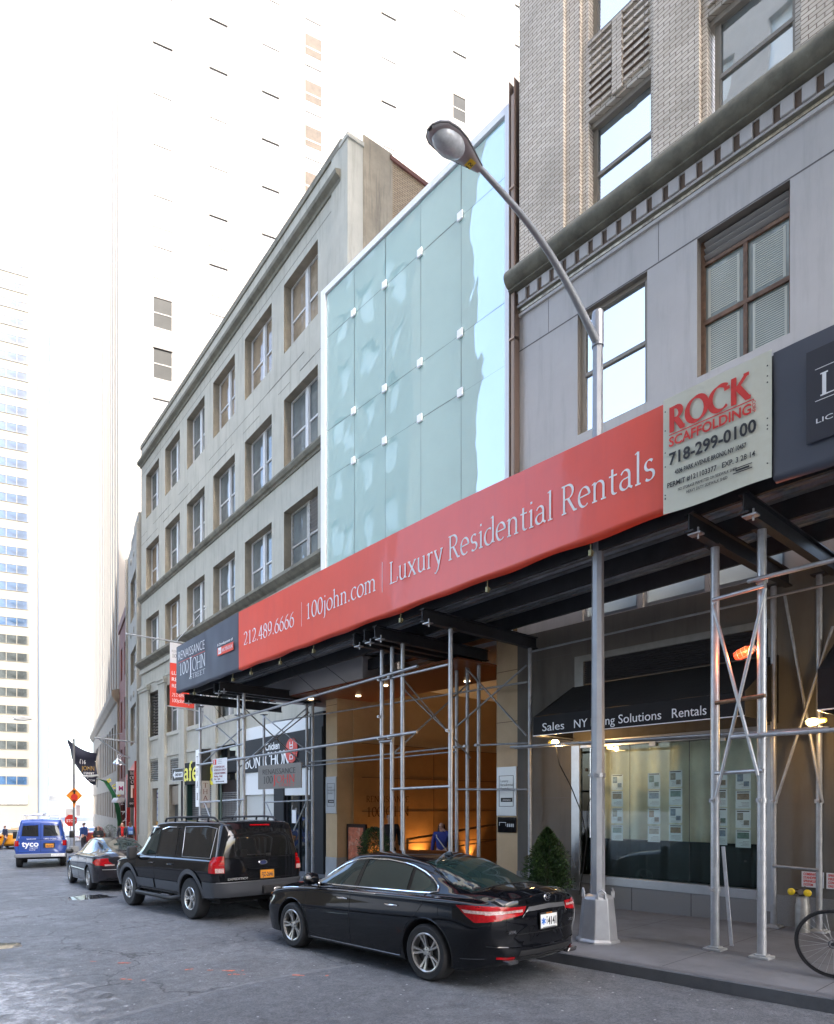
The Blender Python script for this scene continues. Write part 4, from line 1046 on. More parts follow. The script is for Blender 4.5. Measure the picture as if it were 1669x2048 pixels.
# --- far office tower at the end of the street
bF = thing('office_tower', 'distant office tower with ribbon windows at the far left end of the street', 'tower', (38.0,156.0,0), angC)
ft = M('pale_ribbon_concrete', (.115,.106,.084), .7, var=.08, vs=.2)
MB().box(-34,0,0,24,-3,121).build('shaft', ft, bF)
MB().box(-30,-4,2,20,121,128).build('penthouse', M('grey_penthouse',(.4,.4,.43),.7), bF)
MB().box(0,2.2,.8,22,-3,116).build('recessed_side', M('blue_side_bay',(.10,.12,.16),.3), bF)
fg = M('blue_ribbon_glass', (.022,.045,.085), .12, ior=1.35, var=.6, vs=.35, wave=.1, bs=.35)  # blue in the glass colour stands for reflected sky
rib = MB(); xx = -33.6
rib.box(0,31.8,0,.05,0,1.75)
rb_ = rib.build('ribbon_window', fg, bF)
mu = MB(); mu.box(0,31.8,-.05,0,-.05,0); mu.box(0,31.8,-.05,0,1.75,1.8); q = 0
while q < 31.8: mu.box(q-.06,q+.06,-.05,0,0,1.75); q += 2.0 if int(q/2) % 4 else 2.4
mu.build('ribbon_frame', ft, rb_)
for k in range(30):
    o = rb_ if k == 0 else copy_tree(rb_)
    o.parent = bF; o.location = (-33.6,-.06,6.5+k*3.75)
    if k == 1: o.data = o.data.copy(); o.data.materials.clear(); o.data.materials.append(M('dark_ribbon_glass', (.035,.04,.04), .08, ior=1.5, var=.6, vs=.35)); dk_me = o.data  # lower floors' shade put into a darker glass colour
    elif 1 < k < 9: o.data = dk_me
sb = MB().box(2.2,2.24,.9,21.5,0,1.9).build('side_ribbon', fg, bF); sb.location = (0,0,6.4)
for k in range(1,30):
    o = sb.copy(); COL.objects.link(o); o.parent = bF; o.location = (0,0,6.4+k*3.75)
MB().box(-34.2,-8,-.3,0,-2.5,2.4).build('blue_hoarding', M('blue_hoarding',(.05,.30,.55),.5,var=.1), bF)
MB().box(-34.2,-2,-.4,0,2.4,4.4).build('white_fascia', white, bF)
# elevated roadway closing the view
t = thing('elevated_road', 'pale elevated roadway crossing the far end of the street', 'viaduct', (45,170,-1.6), angC)
MB().box(-30,60,0,9,4.8,6.0).build('deck', M('pale_concrete',(.55,.54,.5),.7), t)
pi_ = MB().box(-.7,.7,1,8,0,4.8).build('pier', M('pale_concrete',(.55,.54,.5),.7), t)
for k in range(5):
    o = pi_ if k == 0 else pi_.copy()
    if k: COL.objects.link(o); o.parent = t
    o.location = (-24+k*18,0,0)
t = thing('river_building', 'low pale building beneath the glare at the far end of the street', 'building', (60,230,-2), angC)
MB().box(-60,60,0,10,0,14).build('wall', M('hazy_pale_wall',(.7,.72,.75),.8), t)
wv = MB()
for k in range(28): wv.box(-58+k*4.2,-55.5+k*4.2,-.05,0,3,5); wv.box(-58+k*4.2,-55.5+k*4.2,-.05,0,8,10)
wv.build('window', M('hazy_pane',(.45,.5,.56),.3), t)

# --- buildings across the street (behind the camera's side): they shade the street and show in the glass
opp = [('opposite_building','tall cream brick office block across the street, seen only in reflections',-4.3,29,60,64,(.30,.265,.21)),
       ('opposite_building','broad grey stone block behind the camera across the street',-4.3,-60,13.5,76,(.40,.38,.34))]
for nm, lab, x, y0, y1, h, c_ in opp:
    b = thing(nm, lab, 'building', (x,0,0), 0)
    hs = []; u = y0+1.2
    while u < y1-2:
        z = 4.5
        while z < h-3: hs.append((u,u+1.2,z,z+2.0)); z += 3.6
        u += 2.5
    wl = MB(); wl.wall(y0,y1,-2,h,hs,dep=-.25,x=0)
    wl.box(-22 if y0 < 0 else -6,-.3,y0,y1,-2,h-.01)
    wl.quad((0,y0,h),(-.3,y0,h),(-.3,y1,h),(0,y1,h)); wl.quad((0,y0,-2),(-.3,y0,-2),(-.3,y0,h),(0,y0,h)); wl.quad((0,y1,-2),(-.3,y1,-2),(-.3,y1,h),(0,y1,h))
    wl.build('wall', M('opposite_stone_%d'%int(y1), c_, .8, var=.1), b)
    wr = MB()
    for i,(a,b2,c0,c1) in enumerate(hs): wr.box(-.27,-.24,a,b2,c0,c1)
    tag(wr.build('window_grid', M('opposite_pane',(.66,.72,.72),.15,ior=1.8), b), kind='stuff')  # pale pane colour stands for the sky they reflect
# ================================================================ sidewalk shed
def zs_b(y): return 5.67-.0268*max(y, 3.0)      # underside of the parapet boards
shed = thing('sidewalk_shed', 'galvanised pipe scaffold shed with a dark corrugated deck over the sidewalk', 'scaffold', (9, 8, 0))
S0 = Vector((9, 8, 0))
def sh_build(mb, name, mat, smooth=False, parent=None, **k):
    mb.v = [(a-9, b-8, c) for a, b, c in mb.v]
    return mb.build(name, mat, parent or shed, smooth, **k)
YA, YB = -3.0, 18.2
deckm = M('corrugated_deck_metal', (.34,.35,.37), .45, .5, var=.25, vs=3, stain=(.10,.07,.05), ss=2, samt=.5)
mb = MB(); rowsd = []
xs = []; x = 8.22
while x < 11.6:
    xs += [(x,0),(x+.07,0),(x+.095,.07),(x+.165,.07)]; x += .19
for q in range(8):
    y = YA+(YB-YA)*q/7; rowsd.append([(x, y, zs_b(y)+.22+(x-8.2)*.045+h) for x, h in xs])
mb.grid(rowsd); mb.box(8.2,11.55,YA,YB,5.1,5.12) if False else None
sh_build(mb, 'deck', deckm)
mb = MB()
for q in range(7):
    y0 = YA+(YB-YA)*q/7; y1 = YA+(YB-YA)*(q+1)/7
    mb.poly([(8.2,y0,zs_b(y0)+.42),(11.55,y0,zs_b(y0)+.50),(11.55,y1,zs_b(y1)+.50),(8.2,y1,zs_b(y1)+.42)])
sh_build(mb, 'deck_planks', M('grey_planks',(.2,.19,.17),.8))
# stringers along the street and beams across it
for x in (8.55, 9.6, 10.7):
    mb = MB(); mb.prism([(YA,zs_b(YA)-.04),(3,zs_b(3)-.04),(YB,zs_b(YB)-.04),(YB,zs_b(YB)+.22),(3,zs_b(3)+.22),(YA,zs_b(YA)+.22)], x-.03, x+.03, axis='X')
    sh_build(mb, 'stringer', darksteel)
for y in (3.2, 3.82, 8.44, 9.72, 10.03, 10.36, 15.98, 16.28, 18.1, -1.2):
    z = zs_b(y)-.045; mb = MB()
    mb.box(8.32,11.6,y-.055,y+.055,z-.02,z); mb.box(8.32,11.6,y-.055,y+.055,z-.24,z-.22); mb.box(8.32,11.6,y-.008,y+.008,z-.22,z-.02)
    sh_build(mb, 'cross_beam', darksteel)
    mb = MB(); mb.tube([(8.42,y-.07,z-.32),(8.42,y-.07,z-.18)],.012,6); mb.box(8.36,8.48,y-.12,y+.03,z-.27,z-.25); sh_build(mb, 'beam_clamp', steel)
# posts
front = [(3.84,9.10),(3.25,9.0),(8.44,9.05),(9.72,9.05),(10.03,9.05),(10.34,9.05),(15.98,9.05),(16.28,9.05),(18.6,9.05)]
rear = [(3.96,11.42),(3.36,11.42),(8.45,11.42),(9.81,11.42),(10.14,11.42),(10.46,11.42),(16.13,11.42),(16.43,11.42),(18.86,11.42)]
pts_all = {}
for row in (front, rear):
    for (y, x) in row:
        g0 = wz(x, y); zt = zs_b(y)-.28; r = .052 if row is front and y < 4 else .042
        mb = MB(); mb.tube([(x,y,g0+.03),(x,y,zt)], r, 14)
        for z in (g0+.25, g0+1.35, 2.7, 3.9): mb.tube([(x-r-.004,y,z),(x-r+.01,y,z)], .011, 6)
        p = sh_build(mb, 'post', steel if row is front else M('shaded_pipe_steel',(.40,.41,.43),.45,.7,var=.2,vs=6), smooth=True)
        mb = MB(); mb.box(x-.11,x+.11,y-.11,y+.11,g0,g0+.03); mb.box(x-.07,x+.07,y-.07,y+.07,g0+.03,g0+.05); sh_build(mb, 'base_plate', M('cast_base_plate',(.42,.43,.43),.5,.5,var=.2,vs=9), parent=p, bevel=.004)
        mb = MB(); mb.box(x-.09,x+.09,y-.09,y+.09,zt,zt+.02); sh_build(mb, 'head_plate', darksteel, parent=p)
def pipe(a, b, r=.024, name='rail', mat=None, flat=True):
    mb = MB(); mb.tube([a, b], r, 10)
    o = sh_build(mb, name, mat or steel, smooth=True)
    return o
def clamp(x, y, z, r=.055):
    mb = MB(); mb.lathe([(r,-.03),(r+.012,-.03),(r+.012,.03),(r,.03)], c=(x,y,z), n=14); mb.tube([(x-r-.01,y,z),(x-r-.09,y-.01,z)], .012, 6); mb.box(x-r-.06,x-r-.03,y-.03,y+.03,z-.025,z+.025)
    sh_build(mb, 'coupler', steel, smooth=True)
XF = 9.0
for (y0,z0,y1,z1) in ((9.2,4.59,18.64,4.2),(9.21,3.34,18.36,3.16)): pipe((XF-.05,y0,z0),(XF-.05,y1,z1),.030)
for (y0,z0,y1,z1) in ((8.46,4.51,10.37,4.49),(8.41,2.29,10.0,2.27),(15.87,2.11,18.5,2.04),(9.98,3.24,10.37,3.24),(15.98,3.6,18.6,3.5)): pipe((XF+.02,y0,z0),(XF+.02,y1,z1),.026)
for (y0,z0,y1,z1) in ((8.49,4.47,18.25,4.60),(8.49,3.22,9.9,3.27),(10.2,3.27,16.13,3.22),(8.49,2.27,10.46,2.31),(16.13,2.1,18.78,2.05),(3.36,1.0,3.96,1.02),(3.36,3.0,3.96,3.02)): pipe((11.38,y0,z0),(11.38,y1,z1),.022, mat=steel_dull)
pipe((11.3,10.4,3.16),(11.3,16.3,3.10),.018, mat=steel_dull)
for (y0,z0,y1,z1) in ((10.41,5.3,8.49,3.37),(10.45,3.71,8.49,4.81),(12.16,4.82,10.5,3.5),(20.0,3.4,16.13,4.91),(18.9,4.9,16.13,3.46)): pipe((11.36,y0,z0),(11.36,y1,z1),.020, name='brace', mat=steel_dull)
# cross braces running from front to rear row, seen dark against the shop
for (y0,z0,y1,z1) in ((18.3,4.61,16.28,3.59),(18.36,3.22,15.98,4.05)): pipe((XF+.04,y0,z0),(XF+.04,y1,z1),.020, name='brace', mat=steel_dull)
for (y,z0,z1) in ((10.03,4.7,3.0),(16.28,4.7,3.0)):
    pipe((9.1,y,z0),(11.4,y,z1),.018,name='brace',mat=steel_dull); pipe((9.1,y,z1),(11.4,y,z0),.018,name='brace',mat=steel_dull)
for (y0,z0,y1,z1) in ((18.3,2.04,17.6,1.2),(16.1,2.1,16.8,1.2)): pipe((XF+.04,y0,z0),(XF+.04,y1,z1),.020, name='brace', mat=steel)
for (y0,z0,y1,z1) in ((18.6,2.04,17.9,1.2),(16.3,2.1,17.0,1.2)): pipe((11.34,y0,z0),(11.34,y1,z1),.020, name='brace', mat=steel_dull)
# right-hand tower braces
pipe((XF-.04,3.81,4.57),(XF-.14,3.17,4.57),.026,name='brace'); pipe((XF-.06,3.80,4.50),(XF-.12,3.25,2.30),.022,name='brace'); pipe((XF-.12,3.17,4.54),(XF-.06,3.76,2.05),.022,name='brace')
rusty = M('rusty_pipe',(.24,.15,.09),.6,.4,var=.4,vs=10)
pipe((XF,3.79,3.25),(XF-.1,3.18,3.26),.026,name='brace',mat=rusty); pipe((XF,3.79,2.35),(XF-.1,3.2,2.36),.026,name='brace')
pipe((XF-.1,3.37,4.68),(XF-.1,-2.0,4.75),.028); pipe((XF-.1,3.56,2.79),(XF-.1,-2.0,2.76),.028)
pipe((11.36,3.79,5.1),(11.36,3.30,1.98),.022,name='brace',mat=steel_dull); pipe((11.34,3.90,2.0),(11.34,3.17,4.5),.022,name='brace',mat=steel_dull)
for (x,y,z) in ((9.10,3.84,2.0),(9.0,3.25,2.0),(9.1,3.84,.85),(9.0,3.25,2.79),(9.0,3.25,4.68),(11.42,3.96,2.0),(11.42,3.36,2.0),(9.05,8.44,3.3),(9.05,10.34,4.5),(9.05,10.03,4.5),(9.05,10.34,3.3),(9.05,10.03,3.3),(9.05,16.28,4.4),(9.05,15.98,4.4),(9.05,16.28,3.2),(9.05,15.98,3.2),(9.05,18.6,4.2),(9.05,18.6,3.16),(9.05,10.34,3.75),(11.42,10.46,3.27),(11.42,10.14,3.27),(11.42,9.81,3.27),(11.42,16.13,3.2)):
    clamp(x, y, z, .053 if y < 4 and x < 10 else .043)
# bolts, wire ties and hooks under the parapet
for y in (5.1,6.9,8.9,11.6,12.9,14.2,15.1,17.3):
    z = zs_b(y); mb = MB()
    mb.tube([(8.24,y,z+.02),(8.24,y,z-.13),(8.27,y-.03,z-.16),(8.3,y,z-.13)],.008,5); mb.box(8.21,8.27,y-.02,y+.02,z-.2,z-.12,0)
    sh_build(mb, 'hanger_hook', M('brassy_hook',(.30,.27,.15),.5,.6))
for (y0, x1, y1, z1) in ((12.9,8.97,12.4,4.47),(11.9,8.97,11.3,4.52),(17.0,8.97,16.8,4.3)):
    mb = MB(); mb.tube([(8.26,y0,zs_b(y0)-.1),(x1,y1,z1)],.006,5); sh_build(mb, 'tie_wire', black)
# parapet boards behind the banners
mb = MB()
def ztop(y): return 6.87 if y < 7.5 else 6.87-(y-7.5)*.0265 if y < 14.7 else 6.68-(y-14.7)*.057
for q in range(20):
    y0 = YA+(18.23-YA)*q/20; y1 = YA+(18.23-YA)*(q+1)/20-.01
    mb.poly([(8.17,y0,zs_b(y0)+.03),(8.17,y1,zs_b(y1)+.03),(8.17,y1,ztop(y1)-.01),(8.17,y0,ztop(y0)-.01)]); mb.poly([(8.21,y0,zs_b(y0)+.03),(8.21,y1,zs_b(y1)+.03),(8.21,y1,ztop(y1)-.01),(8.21,y0,ztop(y0)-.01)])
mb.poly([(8.17,18.23,zs_b(18)),(8.21,18.23,zs_b(18)),(8.21,18.23,6.47),(8.17,18.23,6.47)])
mb.poly([(8.19,18.25,zs_b(18.2)+.03),(11.5,18.25,zs_b(18.2)+.03),(11.5,18.25,6.3),(8.19,18.25,6.47)])
sh_build(mb, 'parapet_boards', M('painted_plywood',(.05,.05,.055),.7))
pipe((8.28,16.0,6.6),(8.28,16.0,5.3),.02,mat=darksteel,name='parapet_post')
# red triangular pennant scraps: debris netting bundle at the corner
mb = MB(); random.seed(4)
for q in range(60):
    y = 17.2+random.random()*1.2; x = 8.5+random.random()*.6; z = zs_b(18)-.06-random.random()*.14; d = .05
    mb.poly([(x,y,z),(x+random.uniform(-d,d),y+random.uniform(-d,d),z+random.uniform(-d,d)),(x+random.uniform(-d,d),y+random.uniform(-d,d),z-d)])
sh_build(mb, 'debris_netting', black)

# --- banners: real vinyl sheets with shallow wrinkles, folded under at the foot
def banner(name, label, y0, y1, mat, x=8.15, zt=ztop, zb=zs_b, fold=.10, wr=.012, cat='banner', group=None):
    t = thing(name, label, cat, (x, y1, 0), 0, group)
    mb = MB(); n = max(4, int(abs(y1-y0)/.12)); rows_ = []
    hs = [0,.04,.1,.2,.35,.5,.65,.8,.93,1]
    for h in hs:
        row = []
        for q in range(n+1):
            y = y0+(y1-y0)*q/n; zb_, zt_ = zb(y), zt(y)
            dx = wr*(math.sin(y*2.3+h*2)+.6*math.sin(y*6.1-h*5)+.35*math.sin(y*13+h*3))*(1-abs(h-.5))*.6
            wz_ = .012*math.sin(y*4.7)*(h < .02)
            row.append((-.0+dx-.012, y-y1, zb_+(zt_-zb_)*h+wz_))
        rows_.append(row)
    if fold:
        r0 = [(fold*.8+.02*math.sin(p[1]*3), p[1], p[2]-.02) for p in rows_[0]]
        rows_ = [r0]+rows_
    mb.grid(rows_); mb.build('vinyl_sheet', mat, t, smooth=True, auto=180)
    return t
redv = M('red_vinyl', (.80,.065,.022), .38, var=.05, vs=1, ior=1.6, bump=.2, bs=4, stain=(.66,.05,.03), ss=1.5, samt=.4, streak=True, coat=.25)
greyv = M('slate_vinyl', (.072,.080,.105), .32, var=.05, vs=1)
darkv = M('charcoal_vinyl', (.028,.030,.042), .4)
creamv = M('cream_board', (.60,.60,.50), .45, var=.05, vs=2, stain=(.45,.42,.3), ss=4, samt=.4)
whitev = M('white_vinyl_print', (.78,.80,.82), .35)
up_l = Vector((0, 0, 1)); rt = Vector((0,-1,.0268)).normalized()
b1 = banner('red_banner', 'long red vinyl banner with white serif lettering along the shed parapet', 4.0, 14.62, redv, wr=.006)
def bl(y, z, bz=4.0): return (-.04, y-bz, z)
letterw = M('pale_print', (.85,.86,.87), .5)
def wy(s_, y0, z0, y1, z1, h_, T=.068):
    r = Vector((0, y1-y0, z1-z0)); serif(s_, letterw, (-.0215, y0-14.62, z0), right=r.normalized(), h=h_, width=r.length, parent=b1, T=T, t=.02)
wy('212.489.6666', 14.37, 5.81, 12.17, 5.83, .48)
wy('|', 11.98, 5.86, 11.80, 5.86, .54)
wy('100john.com', 11.74, 5.87, 9.44, 5.93, .50)
wy('|', 9.37, 5.95, 9.19, 5.95, .58)
wy('Luxury Residential Rentals', 9.09, 5.94, 4.13, 6.00, .56)
for o in b1.children: pass
b2 = banner('slate_banner', 'slate grey vinyl panel with white lettering at the far end of the shed', 14.625, 18.23, greyv)
text('RENAISSANCE', whitev, (-.045, 18.02-18.23, 6.06), right=(0,-1,.0268), size=.36, width=1.62, parent=b2, bold=-.012)
serif('100', whitev, (-.045, 17.98-18.23, 5.62), right=(0,-1,.0268), h=.50, width=.62, parent=b2, T=.06)
serif('J', whitev, (-.05, 17.36-18.23, 5.55), right=(0,-1,.0268), h=.66, width=.24, parent=b2, T=.07)
serif('OHN', whitev, (-.045, 17.14-18.23, 5.62), right=(0,-1,.0268), h=.50, width=.80, parent=b2, T=.06)
serif('STREET', whitev, (-.045, 17.28-18.23, 5.42), right=(0,-1,.0268), h=.19, width=.92, parent=b2, T=.05)
ln = MB(); ln.obox((-.045,17.2-18.23,6.015),(.001,0,0),(0,.82,-.022),(0,0,.006)); ln.build('red_rule', redv, b2)
rb2 = MB(); rb2.obox((-.045,15.25-18.23,5.885),(.002,0,0),(0,.42,-.011),(0,0,.10)); rb2.build('red_tab', redv, b2)
rb2 = MB(); rb2.obox((-.049,15.54-18.23,5.893),(.002,0,0),(0,.08,-.002),(0,0,.08)); rb2.build('logo_square', whitev, b2)
serif('M', redv, (-.053,15.60-18.23,5.85), h=.1, width=.11, parent=b2)
serif('MOINIAN', whitev, (-.05,15.42-18.23,5.84), right=(0,-1,.0268), h=.13, width=.56, parent=b2)
text('A Development of:', whitev, (-.045,15.68-18.23,6.02), right=(0,-1,.0268), size=.10, width=.82, parent=b2)
# cream permit board
zt3 = lambda y: 6.845+.0*y; zb3 = lambda y: 5.56-(4.02-y)*-.0+.0
b3 = banner('permit_board', 'cream board with a big red headline and a black phone number', 2.83, 4.03, creamv, x=8.12, zt=lambda y: 6.90, zb=lambda y: 5.50, fold=0, wr=.004, cat='sign')
def ry(s_, m_, y, z, w_, h_, T=.085, sans=False, bold=0):
    if sans: text(s_, m_, (-.03, y-4.03, z), size=h_, width=w_, parent=b3, bold=bold)
    else: serif(s_, m_, (-.03, y-4.03, z), h=h_, width=w_, parent=b3, T=T, t=.05)
ry('ROCK', ink_red, 3.96, 6.47, .94, .40, T=.16)
ru = MB(); ru.box(-.031,-.029,3.0-4.03,3.95-4.03,6.425,6.437); ru.build('rule', ink_red, b3)
ry('SCAFFOLDING', ink_red, 3.95, 6.29, .92, .16, sans=True, bold=.02)
ry('718-299-0100', ink_black, 3.95, 6.07, .97, .20, sans=True, bold=.014)
ry('4506 PARK AVENUE BRONX, NY 10457', ink_black, 3.88, 5.935, .80, .075, sans=True, bold=.002)
ry('PERMIT #121103377   EXP. 3 28 14', ink_black, 3.97, 5.80, .98, .085, sans=True, bold=.001)
ry('NO STORAGE PERMITTED ON SIDEWALK SHED', ink_black, 3.84, 5.72, .66, .05, sans=True)
ry('HEAVY DUTY SIDEWALK SHED', ink_black, 3.74, 5.655, .46, .05, sans=True)
text('CORP', ink_red, (-.03, 3.02-4.03, 6.42), right=(0,0,-1), up=(0,-1,0), size=.05, parent=b3)
ru = MB()
for (a,b,c0,c1) in ((3.02,3.22,5.68,5.69),(3.02,3.22,5.73,5.74),(3.05,3.19,5.70,5.72)): ru.box(-.032,-.029,a-4.03,b-4.03,c0,c1)
random.seed(8)
for q in range(14): 
    yy = random.choice([2.86,3.99]); zz = random.uniform(5.55,6.86); ru.box(-.034,-.028,yy-4.03,yy-4.03+.012,zz,zz+.012)
ru.build('small_print_box', ink_black, b3)
b4 = banner('dark_banner', 'charcoal vinyl banner cut off at the right edge of the shed parapet', -3.0, 2.825, greyv, zb=lambda y: 5.48)
b4.data if False else None
pnl = MB(); pnl.box(-.05,-.045,-3.0-2.825,2.50-2.825,5.72,6.68); pnl.build('dark_inset', darkv, b4)
ru = MB(); ru.box(-.053,-.05,-1-2.825,2.42-2.825,6.46,6.466); ru.box(-.053,-.05,-1-2.825,2.42-2.825,6.13,6.136); ru.build('rule', whitev, b4)
serif('LLOYD', whitev, (-.053,2.39-2.825,6.17), h=.33, width=.95, parent=b4)
text('LICENSED', whitev, (-.053,2.41-2.825,5.90), size=.07, width=.48, parent=b4)

# ================================================================ street lamp in the foreground
lp = thing('street_lamp', 'tall galvanised street lamp with an octagonal pole rising through the shed', 'street lamp', (8.58, 5.2, wz(8.58,5.2)))
LX, LY = 8.58, 5.2; LZ = wz(LX, LY)
galv = M('lamp_pole_galvanised', (.33,.34,.36), .45, .55, var=.12, vs=3, bump=.05, bs=40, stain=(.22,.22,.23), ss=2, samt=.4, streak=True)
mb = MB(); mb.lathe([(.30,0),(.30,.035),(.265,.05),(.215,.60),(.20,.64),(.13,.665),(0,.665)], n=8); o = mb.build('base', M('cast_base_grey',(.33,.34,.36),.4,.5,var=.12,vs=5,bump=.1,bs=30), lp, bevel=.008)
o.rotation_euler = (0,0,R(22.5))
for a in range(4):
    t = R(45+90*a); c_, s_ = math.cos(t), math.sin(t)
    mb = MB(); mb.tube([(.20*c_-.05*s_,.20*s_+.05*c_,.62),(.20*c_-.05*s_,.20*s_+.05*c_,.70),(.2*c_,.2*s_,.74),(.20*c_+.05*s_,.20*s_-.05*c_,.70),(.20*c_+.05*s_,.20*s_-.05*c_,.62)],.016,6); mb.build('lifting_eye', galv, lp, smooth=True)
mb = MB(); mb.lathe([(.098,.66),(.092,2.35),(.068,8.72),(0,8.72)], n=8); p = mb.build('pole', galv, lp); p.rotation_euler = (0,0,R(22.5))
mb = MB(); mb.lathe([(.10,2.30),(.104,2.30),(.104,2.36),(.098,2.36)], n=16); mb.tube([(-.10,-.06,2.33),(-.13,-.06,2.33)],.01,6); mb.tube([(-.10,.06,2.33),(-.13,.06,2.33)],.01,6); mb.build('pole_band', galv, lp)
mb = MB(); mb.lathe([(.075,8.35),(.082,8.35),(.082,8.8),(.074,8.84),(0,8.86)], n=16); mb.tube([(-.07,0,8.42),(-.16,0,8.5)],.05,8); mb.build('pole_collar', galv, lp, smooth=True)
mb = MB(); P0 = Vector((-.06,0,8.42)); P1_ = Vector((6.04-LX,0,9.40-LZ)); pts = []
for q in range(17):
    t = q/16; p_ = P0.lerp(P1_, t); p_.z += .28*math.sin(t*pi)*(1-.3*t); pts.append(p_)
mb.tube(pts, [.052-.022*q/16 for q in range(17)], 12); mb.build('arm', galv, lp, smooth=True)
# cobra head
hd = MB(); HL = .95; ring = []
stn = [(0,.05,.04,.00),(.08,.07,.055,.01),(.25,.12,.08,.03),(.42,.165,.10,.05),(.60,.185,.105,.06),(.78,.17,.09,.06),(.88,.12,.06,.05),(.94,.04,.02,.045)]
for (s_, wd, ht, up_) in stn:
    row = []
    for k in range(17):
        t = pi*k/16; row.append((-s_, wd*math.cos(t), up_+ht*math.sin(t)**.8))
    ring.append(row)
hd.grid(ring)
under = [[(-s_, wd*math.cos(pi*k/16), up_-.045*math.sin(pi*k/16)) for k in range(17)] for (s_, wd, ht, up_) in stn]
hd.grid(under)
hroot = hd.build('lamp_head', M('lamp_head_grey',(.36,.34,.345),.4,.3,var=.05), lp, smooth=True, auto=60)
hroot.location = P1_+Vector((.02,0,-.02)); hroot.rotation_euler = (0, R(-5), 0); hroot.scale = (.86,.88,.88)
rl = MB(); rl.tube([(-s_, wd*1.01, up_) for s_, wd, ht, up_ in stn]+[(-s_, -wd*1.01, up_) for s_, wd, ht, up_ in stn[::-1]], .012, 6); rl.build('rim', M('dark_rim',(.12,.12,.125),.5), hroot)
ln = MB(); rr = []
for i in range(9):
    f_ = i/8*pi/2; rr.append([(-.60+.27*math.cos(f_)*math.cos(2*pi*k/24), .155*math.cos(f_)*math.sin(2*pi*k/24), .03-.14*math.sin(f_)) for k in range(25)])
ln.grid(rr); ln.build('lens', M('frosted_lens',(.45,.46,.47),.08,ior=1.5,var=.25,vs=9,bump=.3,bs=14), hroot, smooth=True)
st_ = MB(); st_.poly([(-.24,-.06,-.030),(-.24,.06,-.030),(-.13,.06,-.036),(-.13,-.06,-.036)]); st_.build('number_sticker', M('yellow_sticker',(.75,.5,.03),.5), hroot)
text('15', ink_black, (-.22,.05,-.042), right=(0,-1,0), up=(1,0,0), size=.10, parent=hroot)
# work lights hung on the shed
bulbm = M('lit_bulb', (1,.8,.45), .3, emit=(1,.62,.22), es=14)
redm = M('lit_red_lens', (.6,.02,.01), .2, emit=(1,.045,.012), es=.55, var=.5, vs=30)
def cage(name, label, x, y, z, bulb, rad, lcol, e, d=(1,0,0)):
    t = thing(name, label, 'light', (x,y,z))
    b = MB(); b.lathe([(0,-.075),(.03,-.065),(.043,-.03),(.043,.0),(.03,.04),(.02,.06)], n=14); q = b.build('bulb', bulb, t, smooth=True)
    c = MB()
    for a in range(6): c.tube([(.02*math.cos(a*pi/3),.02*math.sin(a*pi/3),-.095),(.058*math.cos(a*pi/3),.058*math.sin(a*pi/3),-.05),(.058*math.cos(a*pi/3),.058*math.sin(a*pi/3),.02),(.03*math.cos(a*pi/3),.03*math.sin(a*pi/3),.07)],.0025,4)
    q2 = c.build('wire_cage', steel_dull, t)
    s_ = MB(); s_.lathe([(0,.06),(.033,.06),(.033,.14),(.02,.16),(0,.16)], n=12); q3 = s_.build('socket', M('yellow_socket',(.5,.38,.08),.5), t)
    for o in (q, q2, q3): o.rotation_euler = Vector(d).to_track_quat('Z','Y').to_euler()
    lamp(x-.06, y-.1, z-.02, e, lcol, .05)
    return t
cage('work_light', 'lit yellow caged bulb under the left corner of the awning', 10.75, 7.40, 3.12, bulbm, .05, (1,.6,.25), 4.5, (.2,1,.1))
cage('work_light', 'lit yellow caged bulb at the right edge by the second awning', 10.8, 3.25, 3.10, bulbm, .05, (1,.6,.25), 3.0, (.2,-1,.1))
t = thing('warning_light', 'glowing red caged warning lamp on the shed brace', 'light', (9.12, 3.50, 3.86))
b = MB(); b.lathe([(0,-.12),(.04,-.11),(.062,-.05),(.062,.05),(.05,.09)], n=16); q = b.build('red_lens', redm, t, smooth=True)
c = MB(); c.lathe([(.045,.085),(.05,.12),(.03,.15),(0,.15)], n=12); q2 = c.build('socket', steel_dull, t)
c = MB()
for z in (-.07,-.02,.03): c.lathe([(.066,z),(.07,z+.004),(.066,z+.008)], n=16)
for a in range(6): c.tube([(.05*math.cos(a*pi/3),.05*math.sin(a*pi/3),-.11),(.068*math.cos(a*pi/3),.068*math.sin(a*pi/3),-.05),(.068*math.cos(a*pi/3),.068*math.sin(a*pi/3),.06)],.003,4)
q3 = c.build('wire_cage', steel_dull, t)
b = MB(); b.lathe([(0,-.03),(.03,0),(0,.03)], c=(0,0,-.0), n=10)
for o in (q,q2,q3): o.rotation_euler = Vector((.1,-1,.35)).to_track_quat('Z','Y').to_euler()
lamp(8.95, 3.45, 3.86, 1.6, (1,.25,.08), .05)
# power cable looping down from the bulb, and cable pipe under the awning
t = thing('power_cable', 'black cable looping down the stone wall from the yellow bulb', 'cable', (10.75,7.38,0))
mb = MB(); mb.tube([(0,0,3.05),(.05,-.05,2.7),(.5,.0,2.3),(.82,-.02,1.8),(.88,-.10,1.3),(.87,-.02,.7),(.85,.05,.2)],.011,6); mb.tube([(.9,-.45,2.9),(.9,-.3,2.4),(.89,-.1,1.9),(.88,-.10,1.3)],.008,6); mb.tube([(.87,-.1,2.6),(.87,-.1,2.66)],.03,8)
mb.build('cord', rubber, t, smooth=True)
pp_ = MB(); pp_.tube([(10.6,8.3,3.08),(10.6,3.0,2.98)],.026,10); pp_.tube([(10.72,8.3,3.06),(10.72,3.0,2.95)],.012,6)
tag(pp_.build('support_pipe', steel_dull, smooth=True), 'thin steel pipe running level below the awning', 'pipe')
pp_ = MB(); pp_.tube([(11.3,8.4,5.05),(11.3,2.0,5.12)],.02,8)
